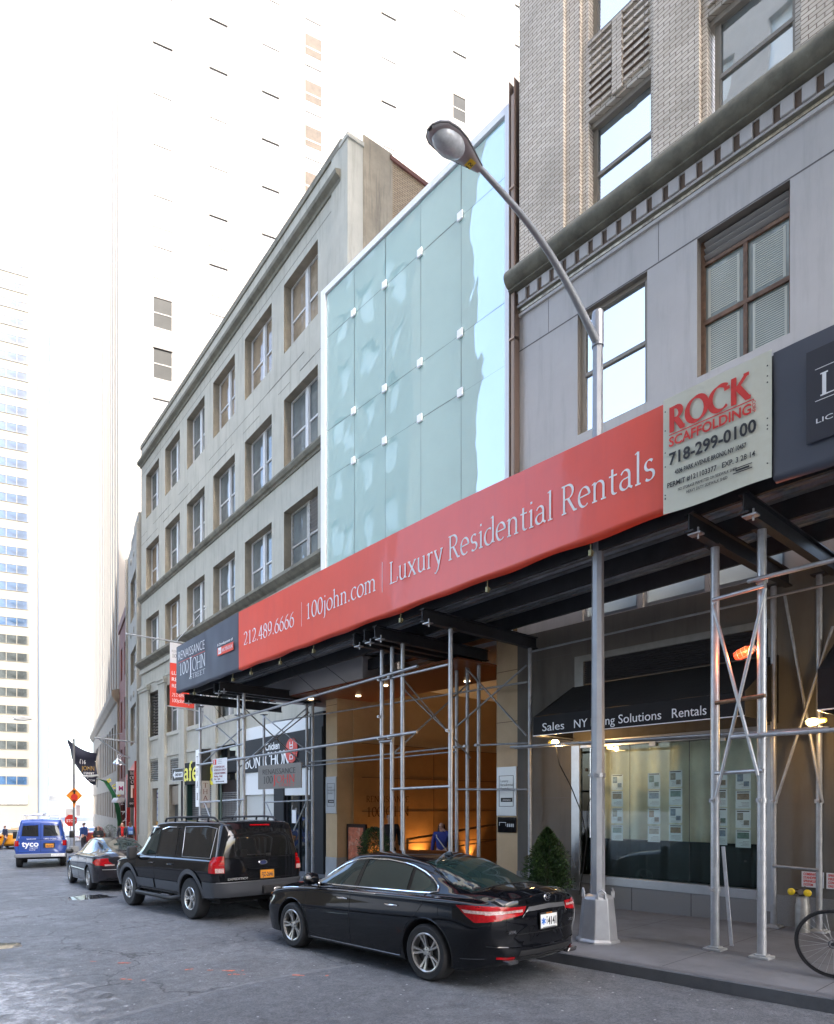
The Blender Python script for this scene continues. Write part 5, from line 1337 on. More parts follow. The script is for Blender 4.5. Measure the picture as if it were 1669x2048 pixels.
tag(pp_.build('conduit_pipe', steel_dull, smooth=True), 'thin pipe running high across the dark wall above the louver', 'pipe')
mb = MB(); mb.obox((8.93,3.62,.80),(.006,0,0),(0,.022,0),(.0,.05,.62)) 
tag(mb.build('leaning_bar', steel, bevel=.003), 'flat steel bar leaning beside the nearest shed post', 'bar')
# ================================================================ signs and street furniture
def wpost(x, y, z1, r=.03, z0=None): return MB().tube([(x,y,wz(x,y) if z0 is None else z0),(x,y,z1)], r, 10)
# parking sign
t = thing('parking_sign', 'white commercial vehicles parking sign with a red numeral on a green post', 'sign', (8.3,15.9,0))
MB().box(-.004,.004,-.38,.40,2.52,3.18).build('plate', M('white_sign_sheet',(.72,.73,.74),.4), t, bevel=.001)
MB().tube([(.03,.0,wz(8.3,15.9)),(.03,.0,3.25)],.03,8).build('post', M('green_post_paint',(.03,.06,.05),.5), t)
q = MB(); q.box(-.007,-.005,.20,.37,3.02,3.16); q.build('red_square', ink_red, t)
text('3', whitev, (-.009,.335,3.035), size=.15, parent=t, bold=.01)
for s_, z, wd in (('COMMERCIAL',2.93,.60),('VEHICLES ONLY',2.85,.66),('OTHERS NO STANDING',2.765,.64),('Monday - Friday',2.69,.48),('7am - 7pm',2.62,.34)):
    text(s_, M('maroon_print',(.25,.04,.05),.5), (-.008,.33,z), size=.075, width=wd, parent=t)
ar = MB(); ar.box(-.008,-.006,-.22,.22,2.565,2.58); ar.poly([(-.008,.24,2.572),(-.008,.18,2.595),(-.008,.18,2.55)]); ar.poly([(-.008,-.24,2.572),(-.008,-.18,2.595),(-.008,-.18,2.55)]); ar.build('arrow', ink_black, t)
for k in range(3): MB().box(-.008,-.006,-.1,.10,3.13-k*.045,3.14-k*.045).build('small_print', M('grey_print',(.3,.3,.3),.5), t)
# one way sign on dark post: its face is angled
t = thing('one_way_sign', 'black and white one way arrow sign on a dark post by the loft building', 'sign', (9.0,20.05,0), 0)
MB().box(-.005,.005,-.40,.42,2.72,3.12).build('plate', M('black_sign_sheet',(.02,.02,.02),.4), t)
ar = MB(); ar.poly([(-.008,.37,2.92),(-.008,.20,3.06),(-.008,.20,3.0),(-.008,-.36,3.0),(-.008,-.36,2.84),(-.008,.20,2.84),(-.008,.20,2.78)]); 
ar.box(-.008,-.006,-.39,.41,2.725,2.735); ar.box(-.008,-.006,-.39,.41,3.105,3.115); ar.box(-.008,-.006,-.395,-.385,2.73,3.11); ar.box(-.008,-.006,.405,.415,2.73,3.11); ar.build('arrow', whitev, t)
text('ONE WAY', ink_black, (-.011,.20,2.875), size=.13, width=.5, parent=t, bold=.004)
MB().tube([(.04,-.2,-.3),(.04,-.2,3.1)],.035,8).build('post', darksteel, t)
# hanging board on the shed
t = thing('hanging_board', 'taupe board with black and red lettering hung between the shed posts', 'sign', (8.93,15.02,0))
MB().box(-.012,.012,-1.96,0,2.36,2.96).build('board', M('taupe_board',(.20,.185,.165),.6,var=.08,vs=2), t, bevel=.003)
text('RENAISSANCE', ink_black, (-.016,-.24,2.72), size=.20, width=1.48, parent=t, bold=-.004)
serif('100', ink_black, (-.016,-.24,2.50), h=.27, width=.48, parent=t, T=.07)
serif('J', ink_red, (-.018,-.71,2.47), h=.32, width=.16, parent=t, T=.08)
serif('OHN', ink_red, (-.016,-.87,2.50), h=.27, width=.84, parent=t, T=.07)
serif('STREET', ink_red, (-.016,-.98,2.41), h=.09, width=.72, parent=t, T=.06)
MB().tube([(.0,-.3,2.96),(.0,-.3,3.26)],.006,5).tube([(.0,-1.7,2.96),(.0,-1.7,3.29)],.006,5).build('hanger', black, t)
# chicken shop front: dark fascia, white panels, piers (on loft building's first two bays)
fr_ = Matrix.Translation((12.41,16.03,0)) @ rot_z(angB)
def onB(name, label, cat, u, x=0, z=0):
    p = fr_ @ Vector((x, u, z)); return thing(name, label, cat, tuple(p), angB)
t = onB('takeaway_shop', 'black and white takeaway shop front with a red disc on its dark fascia', 'shop front', 0)
dkp = M('charcoal_panel',(.012,.013,.017),.6,spec=.3); whp = M('plain_white_panel',(.72,.74,.74),.5)  # panel white is plain surface colour
q = MB(); q.box(-.12,.30,.95,6.85,3.2,4.42); q.box(-.10,.3,.90,1.75,-1,4.9); q.box(-.10,.3,3.55,4.3,-1,3.2); q.build('fascia', dkp, t)
q = MB(); q.box(-.02,.3,1.0,6.85,4.43,4.9); q.box(-.06,.2,4.3,6.8,2.35,3.19); q.box(-.06,.2,1.76,3.54,2.3,3.19); q.build('white_panel', whp, t)
q = MB(); q.box(.02,.2,4.3,6.8,-.9,2.34); q.build('white_wall', M('off_white_wall',(.52,.53,.50),.6), t)
q = MB(); q.box(.05,.1,1.76,3.54,-.9,2.29,0); q.box(.0,.1,1.76,1.86,-.9,2.29,1); q.box(.0,.1,3.44,3.54,-.9,2.29,1); q.box(.0,.1,2.6,2.68,-.9,2.29,1); q.build('shop_door', [blackglass, dkp], t)
MB().box(.03,.045,2.9,3.2,1.35,1.8).build('notice', whitev, t)
serif('BON', whitev, (-.13,6.65,3.35), h=.62, width=1.35, parent=t, T=.12)
serif('CHON', whitev, (-.13,4.93,3.33), h=.72, width=1.85, parent=t, T=.14)
text('Chicken', whitev, (-.13,4.9,3.93), size=.36, width=1.1, parent=t, bold=.012)
q = MB().lathe([(0,-.15),(.42,-.15),(.42,-.13)], axis='X', n=24, c=(0,2.9,3.8)); q.build('red_disc', ink_red, t)
hg = MB()   # two simple Hangul blocks
for (a,b,c0,c1) in ((2.98,3.02,3.86,4.1),(2.78,2.82,3.86,4.1),(2.78,3.02,3.86,3.9),(2.78,3.02,3.96,4.0),(2.70,3.1,3.78,3.81),(2.88,2.91,3.70,3.78),(2.78,2.82,3.5,3.66),(2.78,3.0,3.5,3.53),(2.78,3.0,3.63,3.66),(2.98,3.02,3.5,3.66)): hg.box(-.156,-.152,a,b,c0,c1)
hg.build('white_characters', whitev, t)
# cafe fascia
t = onB('cafe_sign', 'black fascia with tall yellow handwritten letters above the roller grilles', 'sign', 0)
MB().box(-.10,.25,9.9,13.95,2.92,3.92).box(-.10,.15,7.2,9.9,3.3,3.9).build('fascia', M('black_fascia',(.010,.010,.011),.7,spec=.3), t)
yel = M('yellow_letter_paint',(.78,.72,.04),.45)
mb_, w_ = serif_mb('cafe  ag', .10, .06, 40)
kx = 4.6/w_; mb_.v = [(a*kx, b*1.1, c) for a,b,c in mb_.v]; m_ = frame_x(None,(-.13,14.15,3.12),(0,-1,0),(0,0,1)); mb_.v = [tuple(m_@Vector(p)) for p in mb_.v]; mb_.build('lettering', yel, t)
# Thai blade sign
t = onB('blade_sign', 'tall blade sign with a white face and a black side panel reading THAI', 'sign', 10.25)
MB().box(-.60,-.12,-.05,.40,3.02,4.35).build('box', M('black_sign_box',(.02,.02,.021),.45), t, bevel=.01)
MB().box(-.62,-.601,-.03,.38,1.9,4.33).build('white_face', M('plain_white_face',(.78,.79,.80),.4), t)  # sign face in its own plain white
for k, c_ in enumerate('THAI'): serif(c_, ink_black, (-.625,.27,3.75-k*.52), h=.42, width=.2, parent=t, T=.10)
MB().box(-.56,-.14,-.05,.01,1.85,3.0).build('lower_panel', M('taupe_sign_panel',(.36,.33,.31),.5), t)
for k, c_ in enumerate('THAI'): serif(c_, M('maroon_letters',(.12,.03,.03),.5), (-.46,-.055,2.72-k*.27), right=(1,0,0), h=.27, width=.22, parent=t, T=.10)
# window poster on the far bay
t = onB('shop_poster', 'pale blue shop poster beside the red pub door', 'poster', 17.3)
MB().box(.20,.22,.1,1.35,1.15,2.8).build('sheet', M('pale_blue_sheet',(.55,.62,.68),.4), t)
MB().box(.19,.199,.2,1.3,2.35,2.65).build('header', M('navy_header',(.08,.08,.2),.5), t)
for s_, z, h_ in (('WINDOW',2.4,.24),('COLOR',2.05,.2),('DEVELOP',1.7,.22),('PRINTS',1.4,.14)): text(s_, ink_white if z > 2.3 else M('blue_print',(.1,.18,.42),.5), (.185,1.25,z), size=h_, width=1.0, parent=t)
t = onB('shop_poster', 'yellow poster under the pale blue poster', 'poster', 17.3)
MB().box(.20,.22,.0,1.45,.2,1.1).build('sheet', M('mustard_sheet',(.62,.36,.08),.5), t)
text('WE BUY', M('brown_print',(.15,.06,.02),.5), (.19,1.3,.75), size=.26, width=1.1, parent=t); text('FILM', M('brown_print',(.15,.06,.02),.5), (.19,1.3,.4), size=.26, width=.7, parent=t)
# pole banner in red and white
t = thing('pole_banner', 'red and white vertical banner hung from a flagpole beyond the shed end', 'banner', (0,27.3,0))
fp = MB(); fp.tube([(13.39,0,8.98),(10.06,0,8.97)],[.04,.028],10); fp.lathe([(0,-.06),(.055,0),(0,.06)],c=(10.03,0,8.97),n=12); fp.tube([(13.40,-.4,10.62),(12.2,0,9.02)],.012,6); fp.lathe([(.08,0),(.08,.05)],c=(12.2,0,8.95),n=10)
fp.build('flagpole', steel, t, smooth=True)
fp = MB(); fp.tube([(13.6,0,6.07),(11.7,0,6.2)],.028,10); fp.box(13.52,13.6,-.05,.05,5.95,6.2); fp.build('lower_bar', steel, t)
redb_ = MB().box(11.89,13.0,-.01,.01,6.2,8.05).build('red_panel', M('red_flag_cloth',(.66,.05,.03),.55), t)
MB().box(11.89,13.0,-.01,.01,8.052,8.92).build('white_panel', M('white_flag_cloth',(.62,.62,.64),.6), t)
for s_, z in (('LUXURY',7.55),('RESIDENTIAL',7.28),('RENTALS',7.0)): text(s_, whitev, (11.97,-.014,z), right=(1,0,0), size=.22, width=.13*len(s_), parent=t)
for s_, z in (('212.489.6666',6.62),('100john.com',6.38)): serif(s_, whitev, (11.97,-.014,z), right=(1,0,0), h=.22, width=.93, parent=t, T=.09)
text('RENAISSANCE', M('grey_print',(.3,.3,.3),.5), (11.97,-.014,8.5), right=(1,0,0), size=.15, width=.9, parent=t); serif('100JOHN', ink_black, (11.97,-.014,8.28), right=(1,0,0), h=.25, width=.9, parent=t)
# pub sign, gooseneck lamps, flag rod
t = thing('pub_sign', 'black hanging pub sign with grey lettering and a brown door picture', 'sign', (14.1,38.2,1.85))
MB().box(0,.78,-.05,.05,0,2.13).build('panel', M('black_sign_board',(.015,.014,.014),.5), t, bevel=.01)
gy = M('silver_letters',(.5,.48,.47),.4)
for s_, z, wd in (('The',1.88,.26),('Open',1.62,.58),('Door',1.38,.58)): serif(s_.upper(), gy, (.10,-.056,z), right=(1,0,0), h=.26, width=wd, parent=t, T=.16)
MB().box(.16,.62,-.058,-.052,.55,1.28).build('door_frame_picture', M('cream_door_picture',(.55,.53,.47),.5), t); MB().box(.26,.52,-.064,-.06,.55,1.1).build('door_picture', M('brown_door_picture',(.28,.06,.03),.5), t)
text('GASTROPUB', gy, (.08,-.056,.18), right=(1,0,0), size=.15, width=.62, parent=t, bold=.005); text('THE', gy, (.3,-.056,.36), right=(1,0,0), size=.1, width=.2, parent=t)
for k, (x, y) in enumerate(((13.55,38.3),(13.85,38.9),(14.2,39.6))):
    t = thing('gooseneck_lamp', ['nearest silver gooseneck shade over the red pub front','middle silver gooseneck shade over the red pub front','farthest silver gooseneck shade over the red pub front'][k], 'lamp', (x,y,4.35), 0, 'gooseneck lamps on the pub front')
    MB().lathe([(.05,.30),(.07,.22),(.12,.18),(.26,.02),(.27,0)], n=18).build('shade', chrome, t, smooth=True)
    MB().tube([(0,0,.3),(0,0,.45),(.12,.03,.55),(.28,.08,.5),(.7,.2,.45)],.018,6).build('neck', steel, t, smooth=True)
fr2 = MB(); fr2.tube([(12.2,38,5.72),(14.7,38,5.58)],.04,8); fr2.tube([(12.3,38,5.72),(14.6,40,4.9)],.03,8); fr2.tube([(12.3,38,5.75),(15.5,43,6.6)],.012,5)
tag(fr2.build('bracket_pole', steel, smooth=True), 'bare steel bracket pole sticking out from the narrow grey building', 'pole')
t = thing('light_box_sign', 'small white light box sign with a magenta letter beyond the pub', 'sign', (14.8,42,2.65)); MB().box(0,.44,-.12,.12,0,.8).build('box', whp, t, bevel=.02); text('M', M('magenta_letter',(.45,.02,.15),.5), (.1,-.125,.25), right=(1,0,0), size=.4, width=.26, parent=t, bold=.02)
t = thing('small_canopy', 'small pale rounded canopy under the light box sign', 'canopy', (14.7,42,2.15)); MB().prism([(0,0),(.5,0),(.5,.3),(.12,.3),(.0,.1)], -.3, .6, axis='Y').build('shell', M('pale_canopy_panel',(.42,.41,.41),.55), t)
# dark flag beyond
t = thing('street_flag', 'dark blue flag with gold lettering billowing from the far facade', 'flag', (0,50,0))
rows_ = []
for i in range(13):
    f_ = i/12; xl = 14.11+.0*f_; row = []
    for j in range(9):
        g_ = j/8
        top = Vector((14.11+(16.15-14.11)*f_, 0, 6.72-.95*math.sin(f_*pi/2)))
        bot = Vector((14.5+(16.15-14.5)*f_, 0, 5.2-1.75*math.sin(f_*pi/2)))
        p_ = top.lerp(bot, g_); p_.y = .10*math.sin(g_*9+f_*5); row.append(p_)
    rows_.append(row)
fm_ = MB(); fm_.grid(rows_); fm_.build('cloth', M('navy_flag_cloth',(.02,.025,.05),.7), t, smooth=True)
gold = M('gold_letters',(.45,.28,.06),.5)
for s_, m_, x, z, sz, wd in (('116',whitev,14.95,4.95,.42,.4),('JOHN',gold,15.05,4.5,.45,.9),('STREET',whitev,15.2,4.22,.22,.75),('.COM',whitev,15.5,3.72,.2,.5)): text(s_, m_, (x,-.16,z), right=(1,0,0), size=sz, width=wd, parent=t, bold=.004)
random.seed(21)
for q in range(10): x_ = random.uniform(14.7,16); z_ = random.uniform(3.8,5.6); MB().box(x_,x_+.06,-.16,-.15,z_,z_+.06).build('white_dot', whitev, t)
MB().tube([(16.2,0,6.1),(16.2,0,3.3)],.03,6).build('staff', darksteel, t)
# feather flag
t = thing('feather_flag', 'tall green feather flag with yellow and white letters by the corner shrub', 'flag', (15.1,43,wz(15.1,43)))
L_ = [(-1.2,3.66),(-.75,3.45),(-.3,2.75),(-.05,1.9),(.1,1.0),(.12,.67)]; Rr = [(-1.2,3.66),(-.5,3.5),(.0,2.7),(.28,1.8),(.38,1.0),(.38,.67)]
dz = -wz(15.1,43); fm_ = MB(); rowA = []
for (a, b), (c_, d_) in zip(L_, Rr): rowA.append([(a+(c_-a)*k/4, .04*math.sin(k*1.7+b*3), b+(d_-b)*k/4+dz) for k in range(5)])
fm_.grid(rowA); fm_.build('cloth', M('green_flag_cloth',(.02,.16,.06),.6), t, smooth=True)
fp = MB(); fp.tube([(-1.2,.03,3.68+dz),(-.5,.03,3.55+dz),(.0,.03,2.75+dz),(.30,.03,1.8+dz),(.40,.03,.6+dz),(.42,.03,0)],.015,6); fp.lathe([(0,0),(.2,0),(.2,.04),(0,.05)], c=(.42,.03,0), n=14); fp.build('pole', steel, t, smooth=True)
for k, ch_ in enumerate('SUBWAY'):
    f_ = .16+k*.13; i = min(4, int(f_*5)); g_ = f_*5-i
    ax = (L_[i][0]*(1-g_)+L_[i+1][0]*g_+Rr[i][0]*(1-g_)+Rr[i+1][0]*g_)/2; az_ = (L_[i][1]*(1-g_)+L_[i+1][1]*g_+Rr[i][1]*(1-g_)+Rr[i+1][1]*g_)/2+dz
    text(ch_, M('flag_yellow',(.75,.65,.03),.5) if k < 3 else whitev, (ax+.14,-.07,az_+.1), right=(.45,0,-.9), up=(.9,0,.45), size=.32, width=.26, parent=t, bold=.012)
# diamond sign on its pole, second lamp
t = thing('road_work_sign', 'orange diamond sign with a red disc on a grey pole at the far kerb', 'sign', (11.68,40,0))
gk = wz(11.68,40)
MB().tube([(0,.05,gk),(0,.05,5.8)],.06,10).build('pole', M('dull_pole_grey',(.25,.25,.25),.5,.4), t)
MB().prism([(0,-.46),(.46,0),(0,.46),(-.46,0)],-.03,-.02,axis='Y').build('plate', M('orange_sign_sheet',(.75,.24,.01),.45), t)
for o in [c for c in t.children if c.name.startswith('plate')]: o.location = (0,0,2.52)
q = MB().lathe([(0,-.04),(.19,-.04),(.19,-.03)],axis='Y',n=20).build('red_disc', ink_red, t); q.location = (0,0,2.44)
q = MB().box(-.05,.05,-.04,-.03,0,.22).box(-.12,.12,-.04,-.03,.14,.2).build('signal_mark', ink_black, t); q.location = (0,0,2.62)
q = MB().prism([(-.12,0),(.12,0),(.03,-.4),(-.03,-.4)],-.03,-.02,axis='Y').build('orange_tail', M('orange_sign_sheet',(.75,.24,.01),.45), t); q.location = (0,0,2.25)
q = MB().box(.1,.36,0,.01,1.35,2.0).build('small_plate', M('pale_pink_plate',(.6,.52,.52),.5), t)
MB().box(-.22,.22,-.15,.25,gk,.35+gk).build('controller_box', M('grey_box',(.3,.31,.31),.5), t)
ar_ = MB(); ar_.tube([(0,.05,3.08),(.12,.0,3.4),(.4,0,3.66),(.75,0,3.72)],.02,6); ar_.build('lamp_arm', steel, t, smooth=True)
MB().prism([(.45,3.66),(1.3,3.78),(1.35,3.70),(1.0,3.60),(.5,3.60)],-.12,.12,axis='Y').build('lamp_head', M('pale_lamp_head',(.5,.51,.5),.5), t, bevel=.02)
t = thing('stop_sign', 'red octagonal stop sign seen past the blue van', 'sign', (13.8,48,0))
q = MB().poly([(.42*math.cos(R(22.5+45*k)),-.02,.42*math.sin(R(22.5+45*k))) for k in range(8)]).build('plate', ink_red, t); q.location = (0,0,.95)
text('STOP', ink_white, (-.30,-.03,.84), right=(1,0,0), size=.26, width=.6, parent=t, bold=.01)
q = MB().box(-.35,.2,0,.01,1.1,1.75).build('notice_plate', white, t); MB().tube([(0,.03,wz(13.8,48)),(0,.03,1.7)],.03,6).build('post', steel_dull, t)
t = thing('street_lamp', 'distant street lamp head reaching in front of the office tower at the left edge', 'street lamp', (9.2,60,gz(9,60)))
MB().tube([(0,0,0),(0,0,9.9),(.5,0,10.4),(1.5,0,10.5)],[.09,.07,.05,.04],8).tube([(1.5,0,10.5),(4.9,0,10.42)],.03,6).build('pole', M('pale_pole',(.5,.5,.5),.5,.3), t, smooth=True)
MB().prism([(3.6,10.25),(4.3,10.2),(5.0,10.40),(4.9,10.55),(4.2,10.62),(3.6,10.45)],-.15,.15,axis='Y').build('lamp_head', M('pale_lamp_head',(.5,.51,.5),.5), t, bevel=.04)
# sprinkler standpipe and its signs
t = thing('standpipe', 'grey fire standpipe with two yellow caps against the granite wall', 'standpipe', (11.28,3.53,wz(11.3,3.5)))
MB().lathe([(.095,0),(.095,.40),(.085,.42),(.085,.50),(.06,.53),(0,.53)],n=18).build('pipe', M('worn_steel_pipe',(.28,.27,.25),.5,.5,var=.3,vs=5), t, smooth=True)
vb = MB(); vb.tube([(0,0,.46),(-.02,0,.56),(-.08,.0,.59)],.045,10); vb.tube([(-.01,.07,.59),(-.01,-.07,.59)],.04,10); vb.tube([(-.01,.05,.59),(-.10,.10,.59)],.036,10); vb.tube([(-.01,-.05,.59),(-.10,-.10,.59)],.036,10); vb.tube([(0,.03,.59),(0,.03,.67)],.01,6); vb.tube([(0,-.03,.59),(0,-.03,.67)],.01,6)
vb.build('valve_body', M('dark_brass',(.13,.11,.09),.4,.8), t, smooth=True)
yc = M('yellow_cap_paint',(.78,.55,.02),.4)
for s_ in (1,-1):
    q = MB().lathe([(0,-.03),(.05,-.03),(.075,-.015),(.075,.02),(.06,.03)],axis='X',n=18).lathe([(0,-.055),(.018,-.055),(.018,-.03)],axis='X',n=8).build('cap', yc, t, smooth=True); q.location = (-.13,.105*s_,.59); q.rotation_euler = (0,0,R(-22*s_)); q.scale = (.7,.68,.68)
for lab, y, lines in (('white sign with red print above the standpipe',3.51,('COMBINATION','STANDPIPE','SPRINKLER','SYSTEM')),('white sign at the right edge half hidden by a shed post',3.19,('SPRINKLER','FIRE DEPT','CONNECTION','ONLY'))):
    t = thing('wall_sign', lab, 'sign', (XA-.055,y,.71)); MB().box(-.004,0,-.145,.145,0,.235).build('plate', M('white_sign_sheet',(.72,.73,.74),.4), t)
    for k, s_ in enumerate(lines): text(s_, ink_red, (-.007,.12,.18-k*.053), size=.05, width=.026*len(s_)*.8, parent=t, bold=.003)
# shrubs of many small leaves
leafm = M('box_leaf', (.028,.060,.018), .5, var=.5, vs=9)
leafm2 = M('young_leaf', (.065,.13,.03), .5, var=.4, vs=9)
def shrub(name, label, x, y, h, r, shape, n, seed, pot=True):
    random.seed(seed); g0 = wz(x, y); t = thing(name, label, 'shrub', (x,y,g0), 0)
    mb = MB(); zb_ = .32
    for q in range(n):
        f_ = random.random(); a = random.random()*2*pi
        if shape == 'cone': rad = r*(1-f_**2.6)*(.80+.2*math.sin(a*5+f_*9)+.10*math.sin(a*11-f_*17))*min(1, .75+f_*3); z = zb_+(h-zb_)*f_
        else:
            z = zb_+(h-zb_)*f_; u_ = (f_-.5)*2; rad = r*math.sqrt(max(0,1-u_*u_))*(.9+.12*math.sin(a*6+f_*9))
        rad *= (random.random()**.32)*random.uniform(.92,1.08)
        p = Vector((rad*math.cos(a), rad*math.sin(a), z+random.uniform(-.02,.02)))
        out = Vector((math.cos(a), math.sin(a), random.uniform(.1,1.1))).normalized()
        d = (out+Vector([random.uniform(-.6,.6) for _ in range(3)])).normalized(); s_ = random.uniform(.014,.03); w_ = d.cross(Vector([random.uniform(-1,1) for _ in range(3)])).normalized()*s_*.45
        mb.quad(p, p+d*s_+w_, p+d*s_*2.1, p+d*s_-w_, 1 if random.random() < .22 else 0)
    mb.build('foliage', [leafm, leafm2], t)
    b = MB(); b.tube([(0,0,0),(0,0,h*.75)],[.03,.01],7)
    for q in range(14):
        a = q*2.4; z = .3+q*(h-.45)/16; rr_ = r*.55*(1-z/h*.7); b.tube([(0,0,z),(rr_*math.cos(a),rr_*math.sin(a),z+.14)],[.008,.003],5)
    b.build('stem', M('bark',(.06,.045,.03),.8), t)
    if pot: MB().lathe([(0,0),(.20,0),(.27,.36),(.29,.36),(.29,.40),(.25,.40),(.25,.34),(0,.34)], n=20).build('pot', M('dark_pot',(.05,.05,.052),.6), t, smooth=True)
shrub('potted_shrub', 'cone shaped potted evergreen shrub beside the shop window', 10.95, 7.70, 1.50, .47, 'cone', 15000, 1)
shrub('potted_shrub', 'round clipped potted shrub in front of the lobby entrance', 10.95, 12.80, 1.50, .44, 'ball', 9000, 2)
shrub('potted_shrub', 'small dark hedge shrub at the foot of the green feather flag', 14.6, 42.6, 1.5, .5, 'ball', 1500, 3)
# bicycle at the right edge
bx, by = 8.44, 1.84
t = thing('bicycle', 'black bicycle with spoked wheels standing at the right edge of the sidewalk', 'bicycle', (bx,by,wz(bx,by)), R(4))
def wheel_at(y, nm='wheel'):
    q = MB().lathe([(.345,-.014),(.357,-.014),(.365,0),(.357,.014),(.345,.014),(.338,0)],axis='X',n=48,closed=True).build(nm, rubber, t, smooth=True); q.location = (0,y,.365)
    MB().lathe([(.325,-.011),(.343,-.012),(.343,.012),(.325,.011)],axis='X',n=48,closed=True).build('rim', M('black_rim',(.03,.03,.032),.3,.5), q, smooth=True)
    s_ = MB()
    for k in range(28):
        a = k*2*pi/28; b = a+(.5 if k % 2 else -.5); s_.tube([(.018*(1 if k%2 else -1),.02*math.cos(b),.02*math.sin(b)),(0,.33*math.cos(a),.33*math.sin(a))],.0011,4)
    s_.build('spokes', steel, q); MB().lathe([(0,-.05),(.02,-.05),(.02,.05),(0,.05)],axis='X',n=12).lathe([(.07,-.02),(.07,-.015)],axis='X',n=18).build('hub', darksteel, q)
    return q
wheel_at(.50); wheel_at(-.52)
fr_b = MB(); BB = (0,-.08,.29); RH = (0,.50,.365); ST = (0,.08,.78); HT = (0,-.42,.86); HB = (0,-.47,.68)
for a, b, r_ in ((BB,ST,.016),(ST,HT,.016),(HT,HB,.02),(HB,BB,.019)): fr_b.tube([a,b],r_,8)
for s_ in (.035,-.035): fr_b.tube([(s_,.5,.365),(s_,-.06,.29)],.009,6); fr_b.tube([(s_,.5,.365),(0,.08,.74)],.008,6); fr_b.tube([(s_,-.52,.365),(s_,-.49,.66)],.012,6)
fr_b.build('frame', M('black_frame_paint',(.015,.015,.016),.3), t, smooth=True)
MB().tube([ST,(0,.11,.95)],.013,6).build('seat_post', steel, t); MB().prism([(-.14,.95),(.14,.97),(.15,1.0),(-.13,.99)],-.06,.06,axis='X').build('saddle', rubber, t, bevel=.02)
hb = MB(); hb.tube([HT,(0,-.44,.97)],.014,6); hb.tube([(-.3,-.42,1.0),(-.05,-.46,.98),(.05,-.46,.98),(.3,-.42,1.0)],.012,6); hb.build('handlebar', rubber, t, smooth=True)
cr = MB(); cr.lathe([(.085,.0),(.09,.004),(.085,.008)],axis='X',c=(-.05,-.08,.29),n=24); cr.tube([(-.06,-.08,.29),(-.06,-.02,.13)],.009,6); cr.tube([(.06,-.08,.29),(.06,-.14,.45)],.009,6); cr.box(-.13,-.06,-.06,.02,.12,.14); cr.box(.06,.13,-.18,-.10,.44,.46); cr.tube([(-.05,-.08,.375),(-.05,.5,.40)],.004,4); cr.tube([(-.05,-.08,.205),(-.05,.5,.33)],.004,4); cr.lathe([(.035,-.045),(.045,-.04),(.045,-.03)],axis='X',c=(0,.5,.365),n=16)
cr.build('crankset', darksteel, t)
# ================================================================ vehicles (local: +Y forward, X across, Z up, origin on the road under the middle)
def interp(tab, y, j):
    """smooth (Catmull-Rom on unequal steps) interpolation of a station table sorted by y"""
    n = len(tab)
    if y <= tab[0][0]: return tab[0][j]
    if y >= tab[-1][0]: return tab[-1][j]
    for i in range(n-1):
        if tab[i][0] <= y <= tab[i+1][0]: break
    a, b = tab[i], tab[i+1]; h = b[0]-a[0]; t = (y-a[0])/h
    def sl(k):
        if k <= 0 or k >= n-1: return (tab[min(k+1,n-1)][j]-tab[max(k-1,0)][j])/max(1e-6, tab[min(k+1,n-1)][0]-tab[max(k-1,0)][0])
        d0 = (tab[k][j]-tab[k-1][j])/(tab[k][0]-tab[k-1][0]); d1 = (tab[k+1][j]-tab[k][j])/(tab[k+1][0]-tab[k][0])
        if d0*d1 <= 0: return 0
        return 2*d0*d1/(d0+d1)
    m0, m1 = sl(i)*h, sl(i+1)*h
    return a[j]*(2*t**3-3*t*t+1)+m0*(t**3-2*t*t+t)+b[j]*(3*t*t-2*t**3)+m1*(t**3-t*t)
def cr(pts, n):
    out = []; N = len(pts)
    for i in range(N-1):
        p0 = pts[max(0,i-1)]; p1 = pts[i]; p2 = pts[i+1]; p3 = pts[min(N-1,i+2)]
        for k in range(n):
            t = k/n
            out.append(tuple(.5*((2*b)+(c-a)*t+(2*a-5*b+4*c-d)*t*t+(3*b-a-3*c+d)*t**3) for a,b,c,d in zip(p0,p1,p2,p3)))
    out.append(pts[-1]); return out
